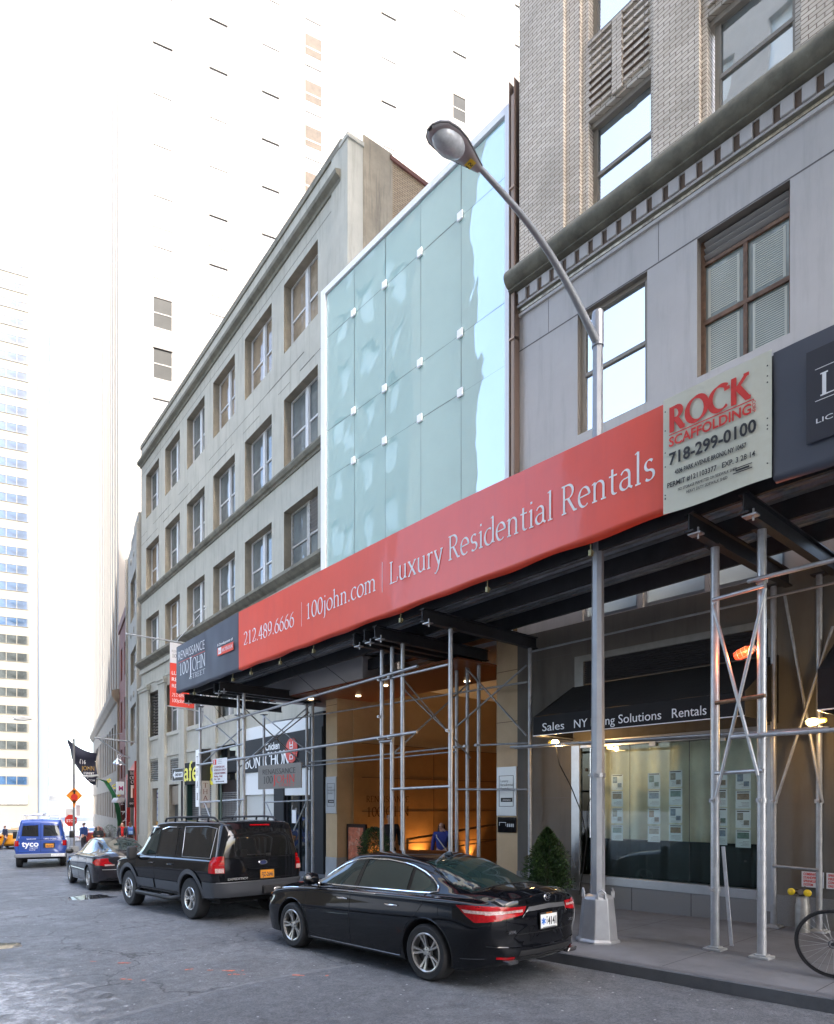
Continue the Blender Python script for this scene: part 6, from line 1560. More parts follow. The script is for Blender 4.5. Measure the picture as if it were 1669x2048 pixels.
class Car:
    # table columns: y, zb, w_sill, w_mid, z_mid, w_sh, z_belt, w_gb, w_roof, z_roof
    def __init__(s, name, label, cat, tab, paint, loc, rz, wheels, wr, tail=None, nose=None, arch=.06, group=None, nst=64, ground=0, boxy=0):
        s.root = thing(name, label, cat, (loc[0], loc[1], gz(loc[0], loc[1])), rz, group)
        s.root.rotation_euler = (-math.atan(GR)*math.cos(rz), math.atan(GR)*math.sin(rz)*-1*0, rz)
        s.tab = tab; y0, y1 = tab[0][0], tab[-1][0]
        rings = []
        ysn = [y0+(y1-y0)*k/(nst-1) for k in range(nst)]
        def ring(y, sc=1.0):
            zb, ws, wm, zm, wsh, zbt, wg, wrf, zr = [interp(tab, y, j) for j in range(1, 10)]
            top = zr-zbt
            pts = [(0,zb),(ws*.55,zb),(ws-.05,zb+.01),(ws,zb+.07),(wm,zm),(wsh+.01,zbt-.10),(wsh,zbt-.035),(wg+.02,zbt+.0)]
            if top > .12: pts += [(wg-.01,zbt+.03),(wg+(wrf-wg)*.52,zbt+top*.50),(wrf+.015,zr-.085),(wrf-.05-boxy*-.03,zr-.022),(wrf*.55,zr),(0,zr+.01)]
            else: pts += [(wg-.02,zbt+top*.15),(wg*.85,zbt+top*.5),(wg*.7,zbt+top*.72),(wg*.5,zbt+top*.9),(wg*.3,zr),(0,zr+.004)]
            half = cr(pts, 4); return half
        for y in ysn:
            h = ring(y); rings.append([(y, p) for p in h])
        mb = MB(); H = len(rings[0])
        def shape(y, x, z):
            dy = 0
            if tail and y < y0+tail[0]:
                f = ((y0+tail[0]-y)/tail[0])**1.6; hw = abs(x)/s.W
                dy += f*tail[1]*min(1.2, hw)**3
                for (za, zb_, d) in tail[2]:
                    if za <= z <= zb_: dy += f*d*math.sin(pi*(z-za)/(zb_-za))
                dy += f*tail[3]*max(0, (z-tail[4]))
            if nose and y > y1-nose[0]:
                f = ((y-y1+nose[0])/nose[0])**1.6; dy -= f*nose[1]*min(1.2, abs(x)/s.W)**2.5
            return y+dy
        s.W = max(r[3] for r in tab)
        full = []
        for rg in rings:
            row = [(-p[0], shape(y,p[0],p[1]), p[1]) for y,p in rg[::-1]]+[(p[0], shape(y,p[0],p[1]), p[1]) for y,p in rg[1:-1]]
            full.append(row)
        L_ = len(full[0]); 
        for row in full: mb.v += row
        for i in range(len(full)-1):
            for k in range(L_):
                k2 = (k+1) % L_; mb.f.append((i*L_+k, i*L_+k2, (i+1)*L_+k2, (i+1)*L_+k)); mb.m.append(0)
        # end caps as shrinking rings
        for end in (0, len(full)-1):
            row = full[end]; cz = sum(p[2] for p in row)/L_; cy = sum(p[1] for p in row)/L_; prev = end*L_; sgn = -1 if end == 0 else 1
            yc = [p for p in row if abs(p[0]) < .05]; base_y = sum(p[1] for p in yc)/len(yc)
            for sc, bulge in ((.985,.012),(.95,.022),(.85,.03),(.6,.034),(.3,.036),(.02,.036)):
                n0 = len(mb.v); mb.v += [(p[0]*sc, base_y+(p[1]-base_y)*(1 if sc > .9 else sc**2)+sgn*bulge, cz+(p[2]-cz)*sc) for p in row]
                for k in range(L_):
                    k2 = (k+1) % L_; f = (prev+k, prev+k2, n0+k2, n0+k); mb.f.append(f if end else f[::-1]); mb.m.append(0)
                prev = n0
            f = tuple(prev+k for k in range(L_)); mb.f.append(f if end else f[::-1]); mb.m.append(0)
        s.bvh = BVHTree.FromPolygons([Vector(v) for v in mb.v], mb.f)
        me = bpy.data.meshes.new('body'); me.from_pydata(mb.v, [], mb.f)
        bm = bmesh.new(); bm.from_mesh(me); bmesh.ops.remove_doubles(bm, verts=bm.verts, dist=1e-5); bmesh.ops.recalc_face_normals(bm, faces=bm.faces); bm.to_mesh(me); bm.free()
        me.materials.append(paint); me.materials.append(M('wheel_well', (.006,.006,.006), .9))
        o = bpy.data.objects.new('body', me); COL.objects.link(o)
        # wheel wells cut out
        cut = MB()
        for yw in wheels:
            for sg in (-1, 1): cut.lathe([(0,sg*.45),(wr+arch,sg*.45),(wr+arch,sg*1.3),(0,sg*1.3)], c=(0,yw,wr), axis='X', n=40)
        cm = bpy.data.meshes.new('cut'); cm.from_pydata(cut.v, [], cut.f)
        bm = bmesh.new(); bm.from_mesh(cm); bmesh.ops.remove_doubles(bm, verts=bm.verts, dist=1e-5); bmesh.ops.recalc_face_normals(bm, faces=bm.faces); bm.to_mesh(cm); bm.free()
        cm.materials.append(paint); cm.materials.append(MATS['wheel_well']); cm.polygons.foreach_set('material_index', [1]*len(cm.polygons))
        co = bpy.data.objects.new('cut', cm); COL.objects.link(co)
        md = o.modifiers.new('b', 'BOOLEAN'); md.object = co; md.operation = 'DIFFERENCE'; md.solver = 'EXACT'
        dg = bpy.context.evaluated_depsgraph_get(); ev = bpy.data.meshes.new_from_object(o.evaluated_get(dg))
        bpy.data.objects.remove(o); bpy.data.objects.remove(co)
        ev.name = 'body'; ev.polygons.foreach_set('use_smooth', [True]*len(ev.polygons)); ev.set_sharp_from_angle(angle=R(38))
        s.body = bpy.data.objects.new('body', ev); COL.objects.link(s.body); s.body.parent = s.root
        s.wheels = wheels; s.wr = wr; s.y0 = y0; s.y1 = y1
    def cast(s, axis, u, v):
        """axis 'L'/'R': u=y v=z ; 'B'/'F': u=x v=z ; 'T': u=x v=y"""
        o, d = {'L': ((-3,u,v),(1,0,0)), 'R': ((3,u,v),(-1,0,0)), 'B': ((u,-6,v),(0,1,0)), 'F': ((u,6,v),(0,-1,0)), 'T': ((u,v,4),(0,0,-1))}[axis]
        h = s.bvh.ray_cast(Vector(o), Vector(d))
        if h[0] is None: return None, None
        n = h[1]
        if n.dot(Vector(d)) > 0: n = -n
        return h[0], n
    def patch(s, name, mat, axis, lo, hi, n=24, m=8, off=.004, parent=None):
        """surface hugging panel between two polylines lo and hi ((u,v) lists)"""
        def rs(l, n):
            ds = [0]
            for i in range(len(l)-1): ds.append(ds[-1]+math.dist(l[i], l[i+1]))
            out = []
            for k in range(n+1):
                t = ds[-1]*k/n; i = 0
                while i < len(l)-2 and ds[i+1] < t: i += 1
                f = (t-ds[i])/max(1e-9, ds[i+1]-ds[i]); out.append((l[i][0]+(l[i+1][0]-l[i][0])*f, l[i][1]+(l[i+1][1]-l[i][1])*f))
            return out
        a, b = rs(lo, n), rs(hi, n); rows = []; last = Vector((0,0,0))
        for j in range(m+1):
            row = []
            for i in range(n+1):
                u = a[i][0]+(b[i][0]-a[i][0])*j/m; v = a[i][1]+(b[i][1]-a[i][1])*j/m
                p, nn = s.cast(axis, u, v)
                if p is None: p = last
                else: p = p+nn*off
                last = p; row.append(p)
            rows.append(row)
        mb = MB(); mb.grid(rows); return mb.build(name, mat, parent or s.root, smooth=True, auto=180)
    def line(s, name, mat, axis, pts, r=.006, off=.002, closed=False, step=.06, parent=None, n=6):
        out = []; P = pts+[pts[0]] if closed else pts
        for i in range(len(P)-1):
            a, b = P[i], P[i+1]; k = max(1, int(math.dist(a, b)/step))
            for q in range(k):
                p, nn = s.cast(axis, a[0]+(b[0]-a[0])*q/k, a[1]+(b[1]-a[1])*q/k)
                if p is not None: out.append(p+nn*off)
        if not closed:
            p, nn = s.cast(axis, *P[-1])
            if p is not None: out.append(p+nn*off)
        if len(out) < 2: return
        return MB().tube(out, r, n, closed=closed).build(name, mat, parent or s.root, smooth=True)
    def wheel_set(s, x, proto):
        first = True
        for yw in s.wheels:
            for sg in (-1, 1):
                w = proto if first else copy_tree(proto)
                first = False
                w.parent = s.root; w.location = (sg*x, yw, s.wr); w.rotation_euler = (0, 0, pi if sg > 0 else 0)
                w.rotation_euler.x = random.uniform(0, 1.2)*0
def make_wheel(R_, rim_r, wid, spokes, rimmat, style='split', seed=0):
    t = MB(); w = wid/2       # outer side faces -X
    t.lathe([(rim_r,-w+.01),(rim_r+.01,-w),(R_-.035,-w-.004),(R_-.012,-w+.012),(R_,-w+.035),(R_,w-.035),(R_-.012,w-.012),(R_-.035,w),(rim_r,w)], axis='X', n=56, closed=True)
    tyre = t.build('wheel', rubber, None, smooth=True, auto=30)
    r = MB(); r.lathe([(rim_r+.003,-w+.006),(rim_r-.008,-w-.002),(rim_r-.022,-w+.006),(rim_r-.03,-w+.05),(rim_r-.035,w-.02)], axis='X', n=48)
    ang = 2*pi/spokes
    for k in range(spokes):
        for (sw, da) in (((.016,-.16),(.016,.16)) if style == 'split' else ((.030,0),) if style == 'single' else ((.016,-.10),(.016,.10))):
            a0_ = k*ang+(da*.35 if style == 'split' else da*1.3); a1_ = k*ang+da*(1.0 if style == 'split' else 1.3)
            p0 = Vector((-w+.035, .05*math.cos(a0_), .05*math.sin(a0_))); p1 = Vector((-w+.012, (rim_r-.018)*math.cos(a1_), (rim_r-.018)*math.sin(a1_)))
            d = (p1-p0); tn = Vector((0,-math.sin((a0_+a1_)/2), math.cos((a0_+a1_)/2)))
            n0 = len(r.v); wi, wo = sw*.85, sw*1.25
            for P_, ww, dp in ((p0,wi,.030),(p0.lerp(p1,.5)+Vector((.006,0,0)),(wi+wo)/2*.9,.026),(p1,wo,.03)):
                r.v += [tuple(P_-tn*ww+Vector((dp,0,0))), tuple(P_-tn*ww*.75), tuple(P_+tn*ww*.75), tuple(P_+tn*ww+Vector((dp,0,0)))]
            for q in range(2):
                for e in range(4):
                    e2 = (e+1) % 4; r.f.append((n0+q*4+e, n0+q*4+e2, n0+(q+1)*4+e2, n0+(q+1)*4+e)); r.m.append(0)
    r.lathe([(0,-w+.018),(.028,-w+.018),(.032,-w+.026),(.062,-w+.03),(.07,-w+.06)], axis='X', n=24)
    r.build('rim', rimmat, tyre, smooth=True, auto=35)
    h = MB()
    for k in range(5):
        a = k*2*pi/5+.3; h.lathe([(0,-w+.024),(.009,-w+.024),(.010,-w+.04)], c=(0,.048*math.cos(a),.048*math.sin(a)), axis='X', n=8)
    h.lathe([(rim_r-.03,-w+.09),(.0,-w+.09)], axis='X', n=32); h.lathe([(0,-w+.075),(rim_r*.62,-w+.075),(rim_r*.62,-w+.085)],axis='X',n=32)
    h.build('brake_disc', M('brake_dark',(.035,.033,.032),.5,.5), tyre, smooth=True)
    return tyre
silver = M('alloy_silver', (.52,.50,.47), .28, .85)
silver2 = M('bright_alloy', (.62,.61,.59), .25, .85)
redlens = M('red_tail_lens', (.30,.003,.006), .12, ior=1.4, var=.35, vs=22)
clearlens = M('clear_lens', (.42,.30,.28), .12, var=.5, vs=40)
amberlens = M('amber_lens', (.7,.22,.03), .1, coat=.5)
seam = M('panel_gap', (.002,.002,.002), .9)
carglass = M('car_glass', (.010,.022,.022), .01, ior=1.62, coat=0)
blackp = M('black_car_paint', (.003,.0035,.005), .04, .0, ior=1.42)
def plate(car, x, y, z, mat, txt, txtmat, name='licence_plate', tilt=0):
    p = MB().box(-.152,.152,-.006,.0,-.077,.077).build(name, mat, car.root, bevel=.002); p.location = (x,y,z); p.rotation_euler = (R(tilt),0,0)
    if txt != 'I': text(txt, txtmat, (0,-.009,-.045), right=(1,0,0), size=.115, width=.255, parent=p, align='CENTER', bold=.002)
    fr = MB().box(-.165,-.150,-.004,.004,-.09,.09).box(.150,.165,-.004,.004,-.09,.09).box(-.15,.15,-.004,.004,.075,.09).box(-.15,.15,-.004,.004,-.09,-.077).build('plate_frame', black, p)
    return p
# --------------------------------------------------------- 1. black sedan in the foreground
sedan_tab = [ # y, zb, ws, wm, zm, wsh, zbelt, wgb, wroof, zroof
 (-2.44,.36,.66,.80,.60,.78,.93,.66,.40,1.04),(-2.36,.30,.74,.86,.60,.83,.965,.70,.45,1.085),(-2.2,.24,.82,.895,.60,.865,.985,.73,.48,1.10),
 (-2.0,.20,.86,.91,.62,.885,1.0,.76,.50,1.115),(-1.75,.19,.88,.915,.63,.892,1.005,.78,.53,1.165),(-1.45,.18,.885,.918,.63,.892,1.0,.795,.56,1.265),(-1.1,.18,.885,.918,.62,.89,.995,.80,.58,1.37),
 (-.7,.18,.885,.918,.60,.888,.988,.80,.585,1.435),(-.25,.18,.885,.918,.60,.886,.98,.80,.59,1.455),(.15,.18,.885,.918,.60,.884,.972,.80,.585,1.435),(.5,.18,.885,.918,.60,.882,.962,.80,.585,1.34),
 (.85,.18,.885,.918,.60,.88,.952,.80,.60,1.17),(1.15,.18,.885,.916,.60,.878,.94,.79,.60,1.03),(1.5,.18,.88,.912,.60,.87,.91,.76,.5,.985),(1.9,.18,.87,.905,.58,.85,.86,.72,.5,.935),
 (2.2,.19,.83,.88,.55,.81,.79,.66,.45,.86),(2.38,.21,.74,.80,.52,.72,.70,.58,.4,.76),(2.47,.26,.62,.68,.48,.60,.62,.5,.3,.66)]
def sedan_build(name, label, paint, loc, rz, detail=True, cat='car', group=None, plate_t=None):
    c = Car(name, label, cat, sedan_tab, paint, loc, rz, (1.41,-1.41), .335, tail=(.55,.26,[(.55,.90,-.03)],.05,.9), nose=(.6,.30), group=group)
    return c
s1 = sedan_build('black_sedan', 'glossy black sedan with chrome window trim parked nearest in the foreground', blackp, (6.50,7.02), 0)
w = make_wheel(.335, .232, .225, 5, silver, 'split'); s1.wheel_set(.80, w)
GT = lambda y: 1.36 if False else 0
# side glass: three panes each side
def roofline(y): return interp(sedan_tab, y, 9)
for ax in ('L','R'):
    fw = s1.patch('front_side_window', carglass, ax, [(1.02,.992),(.05,1.003)], [(1.0,1.0),(.72,1.13),(.42,1.255),(.15,1.325),(.0,1.345)], n=22)
    s1.patch('rear_side_window', carglass, ax, [(-.04,1.004),(-.98,1.018)], [(-.08,1.348),(-.45,1.352),(-.80,1.318),(-.94,1.285)], n=22)
    s1.patch('quarter_window', carglass, ax, [(-1.04,1.02),(-1.42,1.035)], [(-1.0,1.268),(-1.15,1.225),(-1.34,1.14),(-1.46,1.06)], n=12)
    s1.patch('door_pillar', M('gloss_black_trim',(.008,.008,.008),.15), ax, [(.04,1.0),(-.03,1.002)], [(-.01,1.35),(-.07,1.35)], n=3, off=.006)
    s1.line('chrome_trim', chrome, ax, [(1.06,.985),(.5,.992),(0,.998),(-.6,1.008),(-1.1,1.015),(-1.38,1.022),(-1.50,1.045),(-1.47,1.09),(-1.34,1.165),(-1.15,1.248),(-.95,1.31),(-.8,1.338),(-.45,1.372),(-.05,1.372),(.2,1.345),(.45,1.272),(.75,1.145),(1.0,1.02)], r=.011, off=.004, closed=True)
    s1.line('chrome_shoulder', chrome, ax, [(1.95,.845),(1.5,.895),(1.0,.925),(.3,.94),(-.5,.95)], r=.006, off=.001)
    s1.patch('bright_shoulder_trim', M('bright_shoulder',(.7,.7,.72),.12,.95), ax, [(-.45,.952),(-1.0,.945),(-1.6,.945),(-1.9,.962),(-2.02,.985)], [(-.45,.956),(-1.0,.965),(-1.5,.985),(-1.8,1.005),(-1.95,1.015)], n=24, m=3) if False else None
    for pts in ([(1.02,.985),(1.07,.8),(1.02,.5),(.98,.30),(.6,.245)], [(0.0,1.0),(.02,.8),(.02,.4),(.0,.245)], [(.6,.245),(-.95,.245),(-1.0,.42),(-1.08,.62),(-1.28,.80),(-1.36,.9),(-1.33,1.02)]): s1.line('door_seam', seam, ax, pts, r=.0045, off=-.001)
    s1.line('sill_line', M('dark_chrome',(.15,.15,.16),.25,.8), ax, [(.95,.232),(-.95,.232)], r=.009, off=.004)
    sg = -1 if ax == 'L' else 1
    for y in (.18,-.82):
        p, n = s1.cast(ax, y, .84); mb = MB()
        mb.tube([p+n*.008+Vector((0,.10,0)), p+n*.036+Vector((0,.07,.004)), p+n*.040, p+n*.036+Vector((0,-.08,.004)), p+n*.008+Vector((0,-.11,0))], [.010,.013,.015,.013,.010], 8)
        mb.build('door_handle', chrome, s1.root, smooth=True)
    # mirror
    p, n = s1.cast(ax, .88, .99); m_ = MB(); 
    m_.lathe([(0,-.13),(.055,-.12),(.085,-.06),(.09,.02),(.07,.09),(.03,.11),(0,.115)], axis='X', n=20)
    mo = m_.build('wing_mirror', blackp, s1.root, smooth=True); mo.location = p+Vector((sg*.13,.0,.07)); mo.scale = (1,.75,1.0)
    MB().tube([p+Vector((-sg*.01,.02,-.01)), p+Vector((sg*.10,.0,.04))], .022, 8).build('mirror_stalk', chrome, s1.root, smooth=True)
    s1.line('wheel_arch_lip', blackp, ax, [(-1.41+.405*math.cos(a), .335+.405*math.sin(a)) for a in [R(-8+196*k/24) for k in range(25)]], r=.010, off=-.003, parent=s1.body)
    s1.line('wheel_arch_lip', blackp, ax, [(1.41+.405*math.cos(a), .335+.405*math.sin(a)) for a in [R(-8+196*k/24) for k in range(25)]], r=.010, off=-.003, parent=s1.body)
    s1.patch('tail_light', redlens, ax, [(-1.90,.935),(-2.02,.84),(-2.15,.76),(-2.36,.785)], [(-1.90,.94),(-2.05,.945),(-2.2,.94),(-2.38,.93)], n=16, m=8)
    s1.patch('tail_light', redlens, 'B', [(sg*.84,.77),(sg*.70,.79),(sg*.40,.83)], [(sg*.86,.925),(sg*.70,.925),(sg*.36,.925)], n=14, m=6)
    s1.patch('reverse_lens', clearlens, 'B', [(sg*.82,.845),(sg*.41,.865)], [(sg*.82,.88),(sg*.41,.892)], n=14, m=3, off=.008)
    s1.patch('reverse_lens', clearlens, ax, [(-2.02,.862),(-2.36,.85)], [(-1.98,.895),(-2.36,.885)], n=12, m=3, off=.008)
    s1.patch('headlight', clearlens, ax, [(1.98,.80),(2.3,.66)], [(1.92,.845),(2.3,.79)], n=10)
    s1.patch('side_marker', amberlens, ax, [(2.05,.76),(2.2,.70)], [(2.05,.80),(2.2,.76)], n=6, off=.007)
    s1.line('fuel_door', seam, ax, [(-1.62,.78),(-1.80,.78),(-1.80,.90),(-1.62,.90)], r=.003, off=-.0005, closed=True) if ax == 'L' else None
    s1.patch('bumper_reflector', redlens, 'B', [(sg*.70,.36),(sg*.52,.35)], [(sg*.70,.385),(sg*.52,.38)], n=6, m=2, off=.006)
    ex = MB().prism([(-.10,-.025),(.07,-.025),(.10,.025),(-.06,.025)],-.05,.03,axis='Y').build('exhaust_tip', M('dark_chrome',(.15,.15,.16),.25,.8), s1.root, bevel=.01); ex.location = (sg*.56,-2.37,.325); ex.scale = (sg,1,1); 
# rear and front glass
s1.patch('rear_window', carglass, 'T', [(-.66,-1.94),(-.35,-1.98),(0,-1.99),(.35,-1.98),(.66,-1.94)], [(-.50,-1.08),(-.25,-1.05),(0,-1.04),(.25,-1.05),(.50,-1.08)], n=24, m=14, off=.005)
s1.patch('windscreen', carglass, 'T', [(-.66,1.12),(0,1.22),(.66,1.12)], [(-.52,.34),(0,.30),(.52,.34)], n=20, m=12, off=.005)
s1.line('rear_window_seal', seam, 'T', [(-.68,-1.95),(0,-2.0),(.68,-1.95),(.52,-1.06),(0,-1.02),(-.52,-1.06)], r=.006, off=.002, closed=True)
s1.line('boot_seam', seam, 'T', [(-.73,-2.02),(-.74,-2.2),(-.70,-2.34)], r=.004, off=0); s1.line('boot_seam', seam, 'T', [(.73,-2.02),(.74,-2.2),(.70,-2.34)], r=.004, off=0)
s1.line('boot_seam', seam, 'B', [(-.62,.92),(-.62,.66),(-.5,.62),(.5,.62),(.62,.66),(.62,.92)], r=.004, off=0)
s1.patch('boot_trim', M('brushed_chrome',(.42,.42,.43),.3,.9), 'B', [(-.40,.81),(-.34,.86),(.34,.86),(.40,.81)], [(-.40,.93),(-.34,.93),(.34,.93),(.40,.93)], n=24, m=3, off=.012) if False else s1.patch('boot_trim', M('brushed_chrome',(.42,.42,.43),.3,.9), 'B', [(-.42,.80),(-.36,.865),(0,.875),(.36,.865),(.42,.80)], [(-.38,.83),(-.33,.915),(0,.93),(.33,.915),(.38,.83)], n=26, m=3, off=.012)
p, n = s1.cast('B', 0, 1.0); e = MB().lathe([(.048,-.004),(.056,0),(.048,.004)],axis='Y',n=24,closed=True)
e.tube([(.045*math.cos(a)*.55,-.002,.034*math.sin(a)+.004) for a in [k*pi/8 for k in range(17)]],.004,5); e.tube([(.05*math.cos(a),-.002,.018*math.sin(a)+.02) for a in [k*pi/8 for k in range(17)]],.004,5)
e = e.build('emblem', chrome, s1.root, smooth=True); e.location = p+Vector((0,-.01,0)); e.scale = (1.15,1,.85)
p, n = s1.cast('B', 0, .74); pl_ = plate(s1, 0, p.y-.012, .735, M('white_plate',(.66,.67,.66),.4), 'I', M('white_plate',(.66,.67,.66),.4)); text('4141', ink_black, (-.025,-.010,-.045), right=(1,0,0), size=.125, width=.155, parent=pl_, bold=.002)
q = MB().box(-.15,.15,-.007,-.004,.078,.10).build('plate_header', ink_black, pl_); text('NEW YORK', M('orange_print',(.6,.2,.02),.5), (0,-.010,.081), right=(1,0,0), size=.022, width=.11, parent=pl_, align='CENTER')
st = MB()
for a in (0,60,120): st.obox((-.105,-.009,.0),(.008*math.cos(R(a)),0,.008*math.sin(R(a))),(0,.001,0),(-.04*math.sin(R(a)),0,.04*math.cos(R(a))))
st.build('blue_star', M('blue_star_paint',(.03,.16,.55),.5), pl_)
for k_, c_ in enumerate('VAS'): text(c_, ink_black, (-.052,-.0095,.028-k_*.03), right=(1,0,0), size=.035, width=.018, parent=pl_)
MB().box(-.12,.12,-.009,-.007,-.072,-.066).build('plate_print', ink_black, pl_)
p, n = s1.cast('B', -.55, .66); text('AVALON', chrome, (-.62,p.y-.014,.635), right=(1,.0,0), size=.045, width=.22, parent=s1.root, bold=.001)
p, n = s1.cast('B', .5, .68); text('XLE', chrome, (.48,p.y-.014,.68), right=(1,0,0), size=.04, width=.09, parent=s1.root, bold=.001)
p, n = s1.cast('T', 0, -.95); MB().prism([(-.09,0),(.07,0),(.03,.05),(-.05,.055)],-.018,.018,axis='X').build('roof_aerial', blackp, s1.root, bevel=.008).location = p
s1.line('bumper_crease', blackp, 'B', [(-.80,.50),(-.4,.47),(.4,.47),(.80,.50)], r=.012, off=-.004, parent=s1.body); s1.patch('lower_diffuser', M('matte_black_plastic',(.012,.012,.013),.6), 'B', [(-.5,.33),(.5,.33)], [(-.45,.44),(.45,.44)], n=12, m=2)
s1.patch('fog_trim', M('dark_chrome',(.15,.15,.16),.25,.8), 'L', [(-1.93,.34),(-2.2,.36)], [(-1.93,.348),(-2.2,.37)], n=6, m=1)
MB().box(-.7,.7,-1.9,1.9,.19,.24).build('underbody', seam, s1.root)
# --------------------------------------------------------- 2. black SUV
suv_tab = [
 (-2.56,.50,.78,.93,.80,.93,1.13,.90,.70,1.66),(-2.50,.46,.86,.975,.80,.975,1.15,.925,.735,1.80),(-2.38,.43,.93,.995,.80,.985,1.16,.935,.755,1.875),(-2.1,.42,.95,1.0,.82,.985,1.165,.935,.765,1.905),(-1.5,.42,.955,1.0,.82,.985,1.165,.935,.77,1.92),
 (-.7,.42,.955,1.0,.82,.985,1.165,.935,.77,1.925),(.0,.42,.955,1.0,.82,.985,1.16,.935,.77,1.915),(.45,.42,.955,1.0,.82,.982,1.155,.93,.765,1.87),(.75,.42,.955,1.0,.82,.98,1.15,.93,.76,1.74),(1.05,.42,.955,1.0,.82,.978,1.145,.92,.77,1.50),(1.3,.42,.955,1.0,.82,.975,1.14,.91,.77,1.28),
 (1.5,.42,.955,1.0,.82,.97,1.12,.89,.7,1.215),(2.0,.42,.95,.995,.80,.96,1.08,.86,.6,1.18),(2.35,.42,.92,.98,.78,.93,1.03,.82,.6,1.13),(2.52,.44,.86,.93,.74,.87,.95,.76,.5,1.04),(2.6,.50,.76,.84,.70,.76,.86,.64,.4,.92)]
s2 = Car('black_suv', 'black sport utility car with grey cladding and roof rails parked behind the sedan', 'car', suv_tab, M('black_suv_paint',(.006,.0065,.008),.06,0,ior=1.42), (6.68,13.75), R(1.5), (1.51,-1.51), .40, tail=(.30,.10,[],.0,1), nose=(.6,.22), arch=.07)
clad = M('grey_cladding', (.045,.049,.056), .45, var=.08, vs=5)
wv = make_wheel(.40, .225, .26, 5, silver2, 'pair'); s2.wheel_set(.865, wv)
tint = M('tinted_car_glass', (.010,.010,.010), .015, ior=1.6)
lt_line = M('pale_weather_trim', (.30,.30,.31), .3, .6)
for ax in ('L','R'):
    sg = -1 if ax == 'L' else 1
    s2.patch('front_side_window', carglass, ax, [(1.05,1.20),(.18,1.215)], [(1.0,1.25),(.72,1.52),(.5,1.69),(.16,1.735)], n=16)
    s2.patch('rear_side_window', tint, ax, [(.06,1.215),(-.74,1.215)], [(.02,1.74),(-.70,1.765)], n=14)
    s2.patch('cargo_window', tint, ax, [(-1.12,1.215),(-2.18,1.215)], [(-1.02,1.77),(-1.9,1.775),(-2.22,1.755)], n=18)
    s2.line('window_trim', lt_line, ax, [(-1.06,1.20),(-2.22,1.20),(-2.27,1.76),(-1.9,1.80),(-.98,1.79)], r=.007, off=.002, closed=True)
    s2.line('window_trim', M('gloss_black_trim',(.008,.008,.008),.15), ax, [(1.1,1.18),(-.82,1.195)], r=.008, off=.002)
    s2.line('roof_gutter', lt_line, ax, [(.60,1.77),(.3,1.85),(-.2,1.875),(-1,1.88),(-2.25,1.86)], r=.010, off=.002)
    s2.line('roof_gutter', lt_line, 'L' if ax == 'L' else 'R', [(-2.33,1.80),(-2.38,1.5),(-2.42,1.22)], r=.010, off=.002)
    for (a, b) in ((.72,.12),(.06,-.72)): MB().tube([(sg*(.805),a,1.735+(0 if a<.5 else -.16)),(sg*.85,(a+b)/2,1.785),(sg*.85,b,1.785)],.016,8).build('window_visor', chrome, s2.root, smooth=True)
    for pts in ([(1.12,1.15),(1.14,.8),(1.05,.5)], [(.12,1.8),(.12,1.2),(.12,.48)], [(-.78,1.8),(-.82,1.2),(-.84,.95),(-1.0,.80),(-1.04,.50)], [(1.05,.48),(-1.0,.48)], [(-1.68,1.0),(-1.84,1.0),(-1.84,.86),(-1.68,.86)]): s2.line('door_seam', seam, ax, pts, r=.0045, off=-.001)
    for (a, b) in ((1.0,.16),(.08,-.98)): s2.patch('door_cladding', clad, ax, [(a,.50),(b,.50)], [(a,.69),(b,.69)], n=8, m=3, off=.018)
    for yc in (1.51,-1.51):
        arc = [(yc+.495*math.cos(a), .40+.495*math.sin(a)) for a in [R(-12+204*k/24) for k in range(25)]]
        arc2 = [(yc+.575*math.cos(a), .40+.575*math.sin(a)) for a in [R(-12+204*k/24) for k in range(25)]]
        s2.patch('arch_flare', clad, ax, arc, arc2, n=28, m=3, off=.022); s2.line('arch_flare_edge', clad, ax, arc, r=.02, off=.01)
    s2.patch('bumper_side', clad, ax, [(-2.03,.45),(-2.5,.48)], [(-2.05,.76),(-2.5,.765)], n=10, m=5, off=.02)
    for y in (.26,-.66):
        p, n = s2.cast(ax, y, 1.03); MB().tube([p+Vector((0,.10,0)),p+n*.035+Vector((0,.06,0)),p+n*.035+Vector((0,-.06,0)),p+Vector((0,-.10,0))],.013,8).build('door_handle', M('gloss_black_trim',(.008,.008,.008),.15), s2.root, smooth=True)
        MB().lathe([(0,-.004),(.055,-.002),(.06,.0)],axis='X',c=tuple(p+n*.002),n=18).build('handle_cup', seam, s2.root) if False else None
    mo = MB().box(-.10,.10,-.075,.075,-.15,.14).build('wing_mirror', M('matte_black_plastic',(.05,.052,.056),.5), s2.root, bevel=.04, seg=3, smooth=True); mo.location = (sg*1.12,1.0,1.22)
    MB().tube([(sg*.93,1.05,1.14),(sg*1.06,1.0,1.14)],.03,8).build('mirror_stalk', black, s2.root)
    rl_ = MB(); rl_.tube([(sg*.66,.25,1.90),(sg*.68,.15,1.965),(sg*.69,-.2,1.985),(sg*.69,-1.6,1.985),(sg*.68,-1.95,1.965),(sg*.66,-2.05,1.90)],.022,8)
    for y in (-.3,-.8,-1.3,-1.75): rl_.tube([(sg*.69,y,1.98),(sg*.685,y+.04,1.90)],.02,6)
    rl_.build('roof_rail', M('matte_black_plastic',(.05,.052,.056),.5), s2.root, smooth=True)
    sb_ = MB(); sb_.tube([(sg*.90,1.02,.40),(sg*1.04,.92,.36),(sg*1.05,-.85,.36),(sg*.92,-1.0,.40)],.045,10)
    for y in (.6,0,-.55): sb_.tube([(sg*.8,y,.42),(sg*1.04,y,.36)],.02,6)
    sb_.build('running_board', M('matte_black_plastic',(.05,.052,.056),.5), s2.root, smooth=True)
